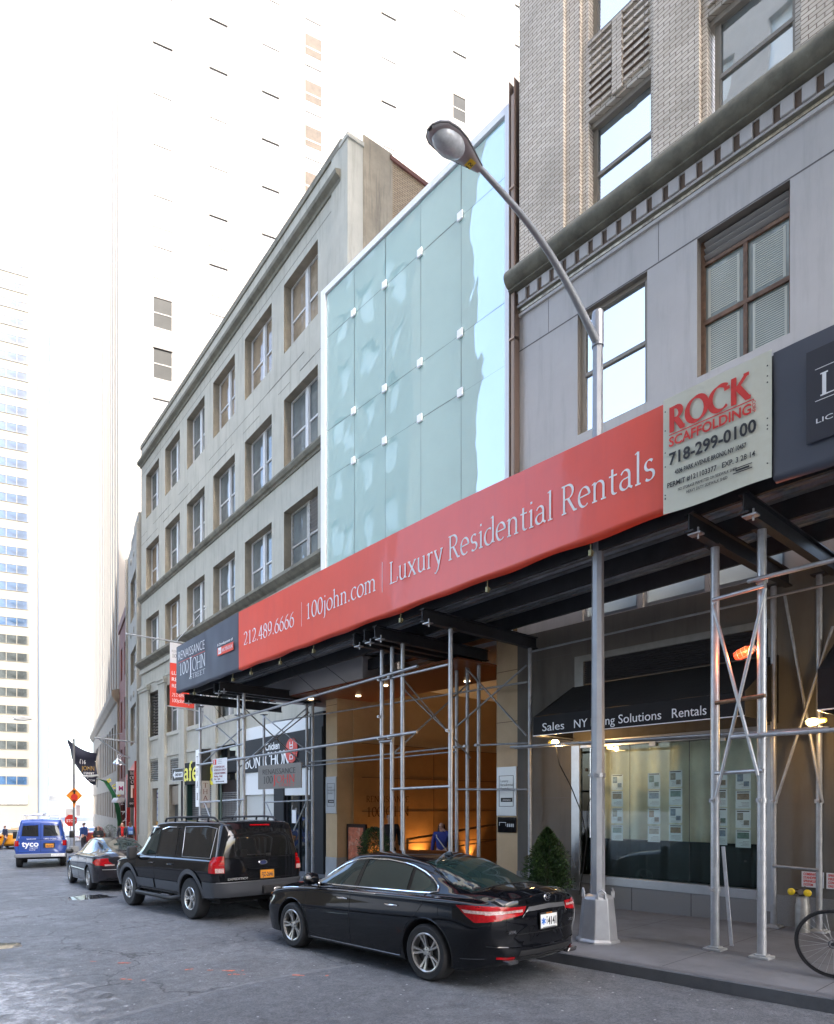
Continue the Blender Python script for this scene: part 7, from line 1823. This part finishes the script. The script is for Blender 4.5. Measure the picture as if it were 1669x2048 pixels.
    # lamps: boxes wrapping the corner
    q = s2.patch('tail_light', redlens, ax, [(-2.30,.93),(-2.52,.93)], [(-2.32,1.22),(-2.52,1.24)], n=6, m=8, off=.012)
    q = s2.patch('tail_light', redlens, 'B', [(sg*.975,.93),(sg*.80,.93)], [(sg*.96,1.24),(sg*.80,1.24)], n=6, m=8, off=.012)
    s2.patch('reverse_lens', clearlens, 'B', [(sg*.95,.94),(sg*.81,.94)], [(sg*.95,1.02),(sg*.81,1.02)], n=5, m=3, off=.018)
    for z in (1.08,1.155): s2.line('lens_rib', M('dark_red_rib',(.12,.0,.0),.3), 'B', [(sg*.96,z),(sg*.80,z)], r=.004, off=.014)
s2.patch('rear_window', tint, 'B', [(-.82,1.22),(.82,1.22)], [(-.68,1.72),(-.3,1.755),(.3,1.755),(.68,1.72)], n=22, m=8, off=.005)
s2.line('window_seal', seam, 'B', [(-.84,1.20),(.84,1.20)], r=.005, off=.001); s2.line('tailgate_seam', seam, 'B', [(-.79,1.2),(-.79,.80),(.79,.80),(.79,1.2)], r=.005, off=0)
s2.patch('rear_bumper', clad, 'B', [(-.92,.50),(.92,.50)], [(-.95,.745),(.95,.745)], n=24, m=6, off=.03); s2.line('bumper_step', clad, 'B', [(-.93,.745),(.93,.745)], r=.02, off=.02)
s2.patch('windscreen', carglass, 'T', [(-.78,1.32),(0,1.42),(.78,1.32)], [(-.66,.62),(0,.56),(.66,.62)], n=14, m=8)
p, n = s2.cast('B', 0, 1.12)
e = MB().lathe([(0,-.006),(.06,-.006),(.075,0)],axis='Y',n=24).build('oval_badge', chrome, s2.root, smooth=True); e.location = (-.0,p.y-.006,1.10); e.scale = (1.3,1,.62)
e2 = MB().lathe([(0,-.007),(.055,-.007)],axis='Y',n=24).build('badge_field', M('badge_blue',(.02,.03,.09),.3), e)
MB().tube([(-.33,p.y-.02,.985),(.33,p.y-.02,.985)],.022,8).build('gate_handle_bar', M('black_suv_paint'), s2.root, smooth=True)
q = s2.cast('B', 0, .87)[0]; plate(s2, .08, q.y-.02, .875, M('orange_plate',(.70,.28,.015),.45), 'FJZ-2646', M('navy_print',(.02,.02,.06),.5))
q = s2.cast('B', -.5, .83)[0]; text('EXPEDITION', M('pale_badge_metal',(.5,.5,.5),.3,.6), (-.76,q.y-.012,.795), right=(1,0,0), size=.06, width=.46, parent=s2.root, bold=.002)
s2.patch('high_brake_light', redlens, 'B', [(-.22,1.80),(.22,1.80)], [(-.22,1.825),(.22,1.825)], n=8, m=2, off=.012)
wp_ = MB(); q = s2.cast('B', .1, 1.25)[0]; q2 = s2.cast('B', -.35, 1.26)[0]; wp_.tube([q+Vector((0,-.02,0)),q2+Vector((0,-.02,0))],.008,6); wp_.box(.06,.16,q.y-.04,q.y,1.22,1.27); wp_.build('rear_wiper', black, s2.root)
h_ = MB(); h_.box(-.05,.55,-2.72,-2.62,.50,.66); h_.build('hitch_cover', M('matte_black_plastic',(.05,.052,.056),.5), s2.root, bevel=.02); 
e = MB().lathe([(0,-.006),(.06,-.006),(.07,0)],axis='Y',n=20).build('oval_badge', M('pale_badge_metal',(.5,.5,.5),.3,.6), s2.root); e.location = (.25,-2.722,.58); e.scale = (1.3,1,.6)
MB().tube([(.3,-2.4,.36),(.75,-2.3,.36)],.035,8).build('exhaust_pipe', steel_dull, s2.root); MB().box(-.8,.8,-2.35,2.3,.36,.46).build('underbody', seam, s2.root)
s2.patch('headlight', clearlens, 'L', [(2.2,.86),(2.5,.84)], [(2.2,1.0),(2.5,.96)], n=6)
# --------------------------------------------------------- 3. dark grey sedan with oval rear lamps
t_tab = [
 (-2.46,.36,.62,.78,.62,.74,.90,.62,.42,.98),(-2.36,.30,.72,.86,.62,.83,.96,.68,.46,1.04),(-2.15,.24,.82,.90,.63,.87,.99,.72,.5,1.08),(-1.9,.21,.87,.915,.64,.885,1.0,.745,.50,1.10),(-1.6,.20,.885,.922,.64,.89,1.0,.77,.52,1.17),
 (-1.2,.20,.885,.925,.64,.89,.995,.78,.54,1.33),(-.8,.20,.885,.925,.63,.89,.99,.785,.555,1.415),(-.3,.20,.885,.925,.62,.888,.985,.785,.56,1.44),(.2,.20,.885,.925,.62,.885,.975,.785,.555,1.40),(.6,.20,.885,.925,.62,.882,.965,.785,.56,1.27),
 (1.0,.20,.885,.922,.61,.878,.945,.77,.57,1.06),(1.4,.20,.88,.915,.60,.865,.90,.74,.5,.975),(1.9,.20,.86,.90,.58,.83,.83,.69,.45,.90),(2.25,.21,.80,.86,.54,.77,.74,.62,.4,.80),(2.45,.26,.64,.72,.50,.62,.63,.5,.3,.68)]
greyp = M('charcoal_car_paint', (.016,.014,.017), .08, 0, ior=1.45)
s3 = Car('dark_sedan', 'dark charcoal rounded sedan with oval red tail lamps, second behind the van', 'car', t_tab, greyp, (7.10,20.75), R(-6), (1.38,-1.38), .33, tail=(.6,.30,[],.03,.9), nose=(.6,.35))
w3 = make_wheel(.33, .20, .21, 7, silver2, 'single'); s3.wheel_set(.80, w3)
for ax in ('L','R'):
    sg = -1 if ax == 'L' else 1
    s3.patch('side_window', carglass, ax, [(.98,.99),(-.02,1.0)], [(.95,1.0),(.6,1.16),(.3,1.27),(.0,1.325)], n=16)
    s3.patch('side_window', carglass, ax, [(-.08,1.0),(-1.15,1.01)], [(-.10,1.33),(-.5,1.34),(-.85,1.30),(-1.12,1.19),(-1.28,1.05)], n=18)
    for pts in ([(1.02,.98),(1.0,.5),(.9,.26),(-.9,.26),(-1.0,.5),(-1.2,.8),(-1.22,1.0)], [(-.05,1.0),(-.05,.26)]): s3.line('door_seam', seam, ax, pts, r=.0045, off=-.001)
    s3.line('window_trim', M('gloss_black_trim',(.008,.008,.008),.15), ax, [(1.0,.985),(0,.995),(-1.2,1.0)], r=.008, off=.002)
    s3.line('body_moulding', greyp, ax, [(1.0,.55),(-1.0,.55)], r=.012, off=.002)
    s3.patch('tail_light', redlens, ax, [(-2.0,.78),(-2.2,.72),(-2.4,.72)], [(-2.0,.80),(-2.2,.90),(-2.4,.91)], n=10, m=6, off=.006)
    s3.patch('tail_light', redlens, 'B', [(sg*.82,.74),(sg*.65,.70),(sg*.45,.72)], [(sg*.82,.88),(sg*.65,.90),(sg*.45,.74)], n=10, m=6, off=.006)
    s3.patch('reverse_lens', clearlens, 'B', [(sg*.66,.705),(sg*.42,.715)], [(sg*.66,.75),(sg*.42,.75)], n=6, m=2, off=.010)
    mo = MB().lathe([(0,-.12),(.05,-.11),(.075,-.04),(.075,.04),(.04,.10),(0,.105)], axis='X', n=16).build('wing_mirror', black, s3.root, smooth=True); mo.location = (sg*.98,.85,1.02)
    for y in (.1,-.95): 
        p, n = s3.cast(ax, y, .86); MB().tube([p+Vector((0,.09,0)),p+n*.03,p+Vector((0,-.09,0))],.011,6).build('door_handle', greyp, s3.root, smooth=True)
s3.patch('rear_window', carglass, 'T', [(-.62,-1.88),(0,-1.98),(.62,-1.88)], [(-.46,-1.02),(0,-.96),(.46,-1.02)], n=20, m=12, off=.005)
s3.patch('windscreen', carglass, 'T', [(-.62,1.0),(0,1.12),(.62,1.0)], [(-.48,.32),(0,.26),(.48,.32)], n=14, m=8, off=.005)
s3.patch('bumper_strip', chrome, 'B', [(-.72,.60),(.72,.60)], [(-.72,.612),(.72,.612)], n=14, m=1, off=.008); s3.line('boot_seam', seam, 'B', [(-.42,.92),(-.40,.68),(.40,.68),(.42,.92)], r=.004, off=0)
q = s3.cast('B', 0, .80)[0]; plate(s3, 0, q.y-.02, .80, M('orange_plate',(.70,.28,.015),.45), 'DKR-4178', M('navy_print',(.02,.02,.06),.5)); MB().box(-.75,.75,-2.2,2.1,.18,.24).build('underbody', seam, s3.root)
s3.patch('plate_recess', chrome, 'B', [(-.36,.73),(.36,.73)], [(-.36,.86),(.36,.86)], n=8, m=2, off=.004)
# --------------------------------------------------------- 4. blue van
van_tab = [
 (-2.72,.55,.86,.97,.80,.97,1.12,.93,.72,1.93),(-2.66,.50,.92,1.0,.80,1.0,1.14,.96,.75,2.0),(-2.5,.46,.96,1.01,.80,1.01,1.15,.97,.77,2.04),(-1.5,.45,.97,1.015,.80,1.01,1.15,.975,.78,2.06),(0,.45,.97,1.015,.80,1.01,1.15,.975,.78,2.06),(1.0,.45,.97,1.015,.80,1.0,1.15,.96,.77,2.0),
 (1.4,.45,.97,1.01,.80,1.0,1.14,.95,.76,1.75),(1.75,.45,.96,1.0,.80,.98,1.12,.92,.74,1.35),(2.2,.45,.95,.98,.78,.95,1.08,.86,.6,1.17),(2.6,.46,.9,.94,.74,.9,.98,.78,.5,1.05),(2.75,.5,.8,.86,.7,.8,.9,.7,.4,.95)]
bluep = M('royal_blue_paint', (.012,.058,.30), .28, 0, coat=.9)
s4 = Car('blue_van', 'royal blue panel van with a white roof rack driving away down the street', 'van', van_tab, bluep, (8.30,33.1), R(-16), (1.75,-1.75), .37, tail=(.3,.08,[],.10,1.1), nose=(.6,.2))
s4.wheel_set(.86, make_wheel(.37, .21, .24, 8, steel_dull, 'single'))
for sx_ in (-1, 1):
    s4.patch('rear_window', tint, 'B', [(sx_*.74,1.34),(sx_*.09,1.32)], [(sx_*.68,1.78),(sx_*.10,1.80)], n=8, m=6, off=.010)
    s4.line('window_frame', bluep, 'B', [(sx_*.79,1.28),(sx_*.05,1.27),(sx_*.05,1.85),(sx_*.70,1.83)], r=.010, off=.002, closed=True)
    s4.patch('tail_light', redlens, 'B', [(sx_*.99,.92),(sx_*.84,.92)], [(sx_*.985,1.14),(sx_*.84,1.15)], n=4, m=4, off=.012)
    mo = MB().box(-.12,.12,-.06,.06,-.17,.17).build('wing_mirror', black, s4.root, bevel=.03, seg=2, smooth=True); mo.location = (sx_*1.22,1.35,1.32); MB().tube([(sx_*.95,1.35,1.2),(sx_*1.2,1.35,1.2)],.02,6).build('mirror_arm', black, s4.root)
    MB().box(sx_*.82-.012,sx_*.82+.012,-2.80,-2.72,1.0,1.08).box(sx_*.82-.012,sx_*.82+.012,-2.80,-2.72,1.25,1.33).build('door_hinge', steel, s4.root)
s4.line('door_seam', seam, 'B', [(0,1.9),(0,.66)], r=.006, off=0); s4.line('door_seam', seam, 'B', [(-.80,1.18),(.80,1.18)], r=.006, off=0); s4.line('door_crease', bluep, 'B', [(-.8,1.15),(.8,1.15)], r=.012, off=0); s4.line('door_seam', seam, 'B', [(-.83,1.86),(-.86,.66),(.86,.66),(.83,1.86)], r=.006, off=0)
text('tyco', whitev, (-.72,-2.83,.90), right=(1,0,0), size=.34, width=.64, parent=s4.root, bold=.022); text('Integrated', whitev, (-.42,-2.83,.82), right=(1,0,0), size=.08, width=.3, parent=s4.root); text('Security', whitev, (-.44,-2.83,.74), right=(1,0,0), size=.08, width=.24, parent=s4.root)
text('tycois.com', whitev, (-.54,-2.82,1.20), right=(1,0,0), size=.07, width=.36, parent=s4.root, bold=.002); text('1-800-2-TYCO-IS', whitev, (.12,-2.82,1.20), right=(1,0,0), size=.07, width=.48, parent=s4.root, bold=.002)
plate(s4, .34, -2.84, .93, M('orange_plate',(.70,.28,.015),.45), '58231-JR', M('navy_print',(.02,.02,.06),.5)); MB().box(.10,.55,-2.835,-2.82,.84,1.05).build('plate_recess', black, s4.root)
MB().box(-.98,.98,-2.90,-2.72,.44,.60).build('rear_bumper', M('bumper_grey',(.22,.23,.25),.4,.5), s4.root, bevel=.02); pl2 = MB().box(.40,.92,-2.915,-2.905,.47,.59).build('bumper_sticker', white, s4.root)
text('HOW AM I DRIVING', ink_black, (.42,-2.92,.50), right=(1,0,0), size=.06, width=.48, parent=s4.root)
MB().box(-.85,.85,-2.55,2.2,.36,.46).build('underbody', seam, s4.root)
rk = MB()
for x_ in (-.7,.7): rk.tube([(x_,-2.2,2.22),(x_,1.2,2.22)],.02,6)
for y_ in (-2.1,-.5,1.0): rk.tube([(-.72,y_,2.22),(.72,y_,2.22)],.02,6); rk.tube([(-.72,y_,2.0),(-.72,y_,2.22)],.02,6); rk.tube([(.72,y_,2.0),(.72,y_,2.22)],.02,6)
rk.build('roof_rack', white, s4.root)
t = thing('ladder', 'white ladder strapped on the roof rack of the blue van', 'ladder', tuple(s4.root.location+Vector((0,0,0))), R(-16)); ld = MB()
for x_ in (-.35,.05): ld.box(x_-.02,x_+.02,-2.6,1.4,2.25,2.33)
for k in range(13): ld.tube([(-.35,-2.5+k*.3,2.29),(.05,-2.5+k*.3,2.29)],.015,6)
ld.build('ladder_rails', white, t)
# --------------------------------------------------------- 5. taxi and cars farther on
def far_car(name, label, col, loc, rz, group=None, cat='car', lights=True):
    pm_ = M(name+'_paint_%d' % int(col[0]*1000+col[2]*77), col, .3, 0, coat=.8)
    c = Car(name, label, cat, sedan_tab, pm_, loc, rz, (1.41,-1.41), .335, tail=(.55,.26,[],.05,.9), nose=(.6,.30), nst=36, group=group)
    c.wheel_set(.80, make_wheel(.335,.21,.21,5,silver,'single'))
    for ax in ('L','R'):
        sg = -1 if ax == 'L' else 1
        c.patch('side_window', carglass, ax, [(1.0,.995),(-1.3,1.02)], [(.98,1.0),(.5,1.22),(.1,1.33),(-.5,1.345),(-1.0,1.25),(-1.4,1.05)], n=14, m=4)
        c.patch('tail_light', redlens, 'B', [(sg*.82,.78),(sg*.45,.80)], [(sg*.82,.92),(sg*.45,.92)], n=5, m=3, off=.008); c.patch('headlight', clearlens, 'F', [(sg*.68,.55),(sg*.4,.54)], [(sg*.68,.68),(sg*.4,.66)], n=5, m=3, off=.008)
    c.patch('rear_window', carglass, 'T', [(-.64,-1.92),(.64,-1.92)], [(-.5,-1.08),(.5,-1.08)], n=10, m=6); c.patch('windscreen', carglass, 'T', [(-.64,1.12),(.64,1.12)], [(-.5,.36),(.5,.36)], n=10, m=6)
    q = c.cast('B', 0, .72)[0]; MB().box(-.15,.15,q.y-.02,q.y-.01,.66,.78).build('licence_plate', M('orange_plate',(.70,.28,.015),.45), c.root)
    return c
tx = far_car('yellow_taxi', 'yellow taxi half hidden behind the left side of the blue van', (.72,.30,.012), (12.0,55.8), R(-22), cat='taxi')
MB().box(-.3,.3,-.1,.1,1.46,1.62).build('roof_sign', white, tx.root, bevel=.03)
far_car('silver_sedan', 'silver car in the traffic beyond the taxi at the left', (.55,.57,.60), (15.0,66.0), R(-22))
far_car('pale_sedan', 'white car parked past the stop sign', (.72,.73,.75), (19.2,62.5), R(160))
far_car('white_sedan', 'second white car farther down behind the man in the blue jacket', (.66,.67,.68), (21.3,69.5), R(-20))
far_car('maroon_sedan', 'dark red car far down the street behind the pedestrians', (.30,.03,.03), (18.4,57.3), R(-20))
# ================================================================ people
def skin_mesh(chains, name, mat, parent, sub=2, mirror=False):
    """chains: list of lists of (point, radius) ; first point of a later chain may reuse an index through key names"""
    me = bpy.data.meshes.new(name); vs = []; es = []; rs = []; idx = {}
    for ch in chains:
        prev = None
        for it in ch:
            key = it[0] if isinstance(it[0], str) else None
            if key is not None and len(it) == 1: i = idx[key]
            else:
                p, r = (it[1], it[2]) if key is not None else (it[0], it[1])
                i = len(vs); vs.append(p); rs.append(r)
                if key is not None: idx[key] = i
            if prev is not None: es.append((prev, i))
            prev = i
    me.from_pydata(vs, es, []); o = bpy.data.objects.new(name, me); COL.objects.link(o)
    md = o.modifiers.new('skin', 'SKIN'); md.use_smooth_shade = True
    for i, sv in enumerate(me.skin_vertices[0].data):
        sv.radius = rs[i] if isinstance(rs[i], tuple) else (rs[i], rs[i]); sv.use_root = (i == 0)
    s = o.modifiers.new('sub', 'SUBSURF'); s.levels = sub; s.render_levels = sub
    dg = bpy.context.evaluated_depsgraph_get(); ev = bpy.data.meshes.new_from_object(o.evaluated_get(dg))
    bpy.data.objects.remove(o); ev.materials.clear(); ev.materials.append(mat); ev.name = name
    ev.polygons.foreach_set('use_smooth', [True]*len(ev.polygons))
    q = bpy.data.objects.new(name, ev); COL.objects.link(q)
    if parent: q.parent = parent
    return q
skins = {'fair': M('fair_skin',(.55,.32,.24),.5), 'dark': M('dark_skin',(.14,.07,.045),.5), 'mid': M('mid_skin',(.38,.22,.15),.5)}
def person(label, loc, rz, H=1.7, skin='fair', top=(.02,.02,.025), legs=(.03,.03,.04), hair=(.05,.03,.02), long=True, armL=None, armR=None, stride=.0, bald=False, extra=None, lean=0):
    """local +Y is the way the person faces"""
    t = thing('person', label, 'person', loc, rz); k = H/1.72; sm = skins[skin]
    def V3(x, y, z): return Vector((x*k, (y+lean*max(0,z-.9))*k, z*k))
    hip = .95; sh = 1.42
    aL = armL or [(-.19,0,1.40),(-.25,.0,1.13),(-.26,.05,.88)]; aR = armR or [(.19,0,1.40),(.25,.0,1.13),(.26,.05,.88)]
    LL = [(-.09,0,.92),(-.10,.03+stride*.5,.50),(-.10,stride-.0,.09)]; LR = [(.09,0,.92),(.10,.03-stride*.3,.50),(.10,-stride,.09)]
    def tofs(l): return [V3(*p) for p in l]
    aLv, aRv, lLv, lRv = map(tofs, (aL, aR, LL, LR))
    body = [[('p', V3(0,0,.98), (.15*k,.11*k)), ('w', V3(0,0,1.12), (.13*k,.095*k)), ('c', V3(0,0,1.32), (.16*k,.11*k)), ('n', V3(0,.0,1.45), .06*k), ('n2', V3(0,.012,1.50), .052*k), ('h', V3(0,.02,1.58), (.07*k,.08*k)), ('h2', V3(0,.015,1.66), (.074*k,.09*k)), ('h3', V3(0,.0,1.70), (.05*k,.06*k))]]
    for sgn, ar in ((-1,aLv),(1,aRv)):
        d = (ar[2]-ar[1]).normalized(); hnd = ar[2]+d*.05*k; body.append([('c',), (ar[0], .052*k), (ar[1], .040*k), (ar[2], .026*k), (hnd, (.022*k,.036*k)), (hnd+d*.035*k, (.016*k,.034*k))])
    for lv in (lLv, lRv): body.append([('p',), (lv[0], .085*k), (lv[1], .058*k), (lv[2], .038*k)])
    b = skin_mesh(body, 'body', sm, t)
    # fingers and thumbs: short skinned chains rooted in the palm
    for sgn, ar in ((-1,aLv),(1,aRv)):
        d = (ar[2]-ar[1]).normalized(); side = d.cross(Vector((sgn,0,0)));
        side = (side if side.length > .1 else Vector((0,1,0))).normalized(); curl = d.cross(side).normalized()*sgn
        base = ar[2]+d*.075*k; ch = []
        for f_, ln in ((-.026,.068),(-.009,.078),(.009,.074),(.026,.058)):
            r0 = base+side*f_*k; ch.append([(r0, .0085*k), (r0+d*ln*.55*k+curl*.005*k, .008*k), (r0+d*ln*.9*k+curl*.022*k, .0068*k)])
        r0 = ar[2]+d*.035*k+side*.03*k; ch.append([(r0, .010*k), (r0+side*.025*k+d*.022*k, .009*k), (r0+side*.03*k+d*.05*k, .0075*k)])
        for c_ in ch[:0]: pass
        mbf = MB()
        for c_ in ch: mbf.tube([p for p,_ in c_], [r for _,r in c_], 6)
        mbf.build('hand_fingers', sm, b, smooth=True)
    # face
    fc = MB(); fy = .02+.078
    fc.tube([V3(0,fy,1.60), V3(0,fy+.026,1.575), V3(0,fy,1.568)], [.006*k,.012*k,.008*k], 6); fc.build('nose', sm, b, smooth=True)
    for s_ in (-1,1):
        e = MB().lathe([(0,-.010),(.010,-.004),(.012,0),(.010,.004),(0,.010)],n=10).build('eye', M('eye_dark',(.03,.02,.015),.2), b); e.location = V3(s_*.030, fy-.004, 1.613)
        e = MB().lathe([(0,-.028),(.012,-.014),(.013,.01),(0,.028)],n=8).build('ear', sm, b, smooth=True); e.location = V3(s_*.078,.01,1.60)
    m_ = MB().tube([V3(-.022,fy-.006,1.545),V3(0,fy+.004,1.543),V3(.022,fy-.006,1.545)],.006*k,6).build('mouth', M('lip',(.35,.08,.07),.5), b, smooth=True)
    # clothes
    cm = M('cloth_%d' % (int(sum(c*1000*(i+1) for i,c in enumerate(top)))), top, .85, var=.15, vs=8, bump=.3, bs=50)
    lm = M('cloth_%d' % (int(sum(c*1000*(i+1) for i,c in enumerate(legs)))), legs, .85, var=.15, vs=8, bump=.3, bs=50)
    jk = [[('p', V3(0,0,.90), (.175*k,.135*k)), ('w', V3(0,0,1.12), (.155*k,.12*k)), ('c', V3(0,0,1.34), (.185*k,.13*k)), ('n', V3(0,.0,1.455), .075*k)]]
    for ar in (aLv, aRv): jk.append([('c',), (ar[0], .072*k), (ar[1], .058*k), (ar[2]-(ar[2]-ar[1]).normalized()*.01*k, .044*k)])
    skin_mesh(jk, 'jacket', cm, t)
    tr_ = [[('p', V3(0,0,.97), (.16*k,.125*k)), ('q', V3(0,0,.90), (.15*k,.12*k))]]
    for lv in (lLv, lRv): tr_.append([('q',), (lv[0]-Vector((0,0,.05*k)), .095*k), (lv[1], .072*k), (lv[2]+Vector((0,0,.02*k)), .056*k)])
    skin_mesh(tr_, 'trousers', lm, t)
    for lv in (lLv, lRv):
        p = lv[2]; s_ = skin_mesh([[(p+Vector((0,-.05*k,-.045*k)), (.045*k,.042*k)), (p+Vector((0,.06*k,-.05*k)), (.045*k,.035*k)), (p+Vector((0,.15*k,-.06*k)), (.036*k,.024*k))]], 'shoe', M('dark_shoe',(.03,.025,.02),.5), t)
    if not bald:
        hm = M('hair_%d' % int(hair[0]*1000), hair, .6, bump=.5, bs=70)
        hc = [[('a', V3(0,-.012,1.69), (.082*k,.092*k)), ('b', V3(0,-.035,1.64), (.088*k,.085*k)), ('d', V3(0,-.05,1.57), (.080*k,.06*k))]]
        if long: hc.append([('d',), (V3(0,-.07,1.46), (.095*k,.05*k)), (V3(0,-.09,1.30), (.085*k,.04*k))]); 
        if long:
            for s_ in (-1,1): hc.append([('b',), (V3(s_*.072,.0,1.60), .030*k), (V3(s_*.085,.02,1.48), .030*k), (V3(s_*.08,.05,1.36), .022*k)])
        skin_mesh(hc, 'hair', hm, t)
    if extra: extra(t, k, V3)
    return t
def scarf(t, k, V3):
    rm = M('red_scarf_cloth',(.55,.02,.02),.8)
    mb = MB(); mb.tube([V3(.10*math.cos(a*pi/6), .01+.09*math.sin(a*pi/6), 1.455+.01*math.sin(a)) for a in range(13)], .04*k, 8, caps=False)
    mb.grid([[V3(x, .135+.02*math.cos(z*9), z) for x in (-.06,-.03,.0,.03,.06)] for z in (1.45,1.35,1.2,1.05,.98)]); mb.grid([[V3(x, .15, z) for x in (-.02,.01,.05,.08)] for z in (1.44,1.3,1.15,1.08)])
    mb.build('scarf', rm, t, smooth=True)
def pack(t, k, V3):
    bm_ = M('blue_pack_cloth',(.06,.14,.42),.7)
    mb = MB(); mb.box(-.15*k,.15*k,-.30*k,-.13*k,1.0*k,1.42*k); mb.build('backpack', bm_, t, bevel=.05, seg=3, smooth=True)
    mb = MB(); mb.box(-.1*k,.1*k,-.335*k,-.30*k,1.05*k,1.22*k); mb.tube([V3(-.1,-.14,1.42),V3(-.11,.0,1.47),V3(-.1,.13,1.36),V3(-.12,.1,1.1),V3(-.13,-.12,1.05)],.018*k,6); mb.tube([V3(.1,-.14,1.42),V3(.11,.0,1.47),V3(.1,.13,1.36),V3(.12,.1,1.1),V3(.13,-.12,1.05)],.018*k,6); mb.build('straps', M('pale_blue_trim',(.25,.4,.62),.6), t, smooth=True)
def tote(t, k, V3):
    mb = MB(); mb.tube([V3(.17,.0,1.45),V3(.1,.14,1.3),V3(-.1,.16,1.05),V3(-.2,.12,.9)],.016*k,6); mb.tube([V3(.17,.0,1.45),V3(.1,-.14,1.3),V3(-.1,-.14,1.05),V3(-.2,-.1,.9)],.016*k,6); mb.box(-.30*k,-.20*k,-.16*k,.16*k,.62*k,.92*k); mb.build('tote_bag', M('white_canvas',(.7,.68,.62),.8), t, smooth=False)
def fx(x, y): return (x, y, wz(x, y))
person('woman with a red scarf and dark coat walking towards the camera by the pub', fx(13.0,36.0), R(160), 1.66, 'fair', (.03,.035,.05), (.05,.05,.06), (.30,.17,.08), True, stride=.22, extra=scarf)
person('man in a brown jacket with a blue backpack walking away beside the red door frame', fx(13.55,36.35), R(-15), 1.70, 'dark', (.10,.07,.05), (.03,.03,.04), (.02,.02,.02), False, stride=.25, bald=True, extra=pack)
person('dark haired woman in a black coat on the sidewalk behind the second car', fx(10.75,33.0), R(165), 1.56, 'mid', (.015,.015,.018), (.02,.02,.025), (.02,.015,.012), True, armR=[(.19,0,1.40),(.23,.06,1.15),(.06,.22,1.18)], armL=[(-.19,0,1.40),(-.23,.06,1.15),(-.06,.22,1.16)], stride=.15)
person('person in a blue jacket standing past the grey pole by the far kerb', fx(12.4,40.6), R(30), 1.70, 'fair', (.02,.06,.22), (.03,.03,.04), (.05,.04,.03), False)
person('pedestrian in dark clothes and a pale cap walking at the far left edge', (10.9,53.6,gz(0,53.6)), R(110), 1.74, 'fair', (.03,.04,.08), (.05,.06,.10), (.5,.48,.42), False, stride=.32, lean=.05)
person('man in dark clothes standing in the lit lobby entrance', (12.1,13.5,-.08), R(150), 1.80, 'mid', (.015,.015,.018), (.015,.015,.018), (.015,.012,.01), False)
person('long haired woman in a blue top with a white strap by the lobby entrance', (12.9,12.35,-.12), R(120), 1.62, 'fair', (.035,.05,.25), (.02,.02,.025), (.012,.01,.01), True, armL=[(-.19,0,1.40),(-.34,.12,1.30),(-.12,.14,1.50)], extra=tote)
# ---------------------------------------------------------------- tidy: every part carries plain names; nothing left unparented
for o in list(SC.objects):
    if o.type == 'LIGHT' or o.type == 'CAMERA': continue
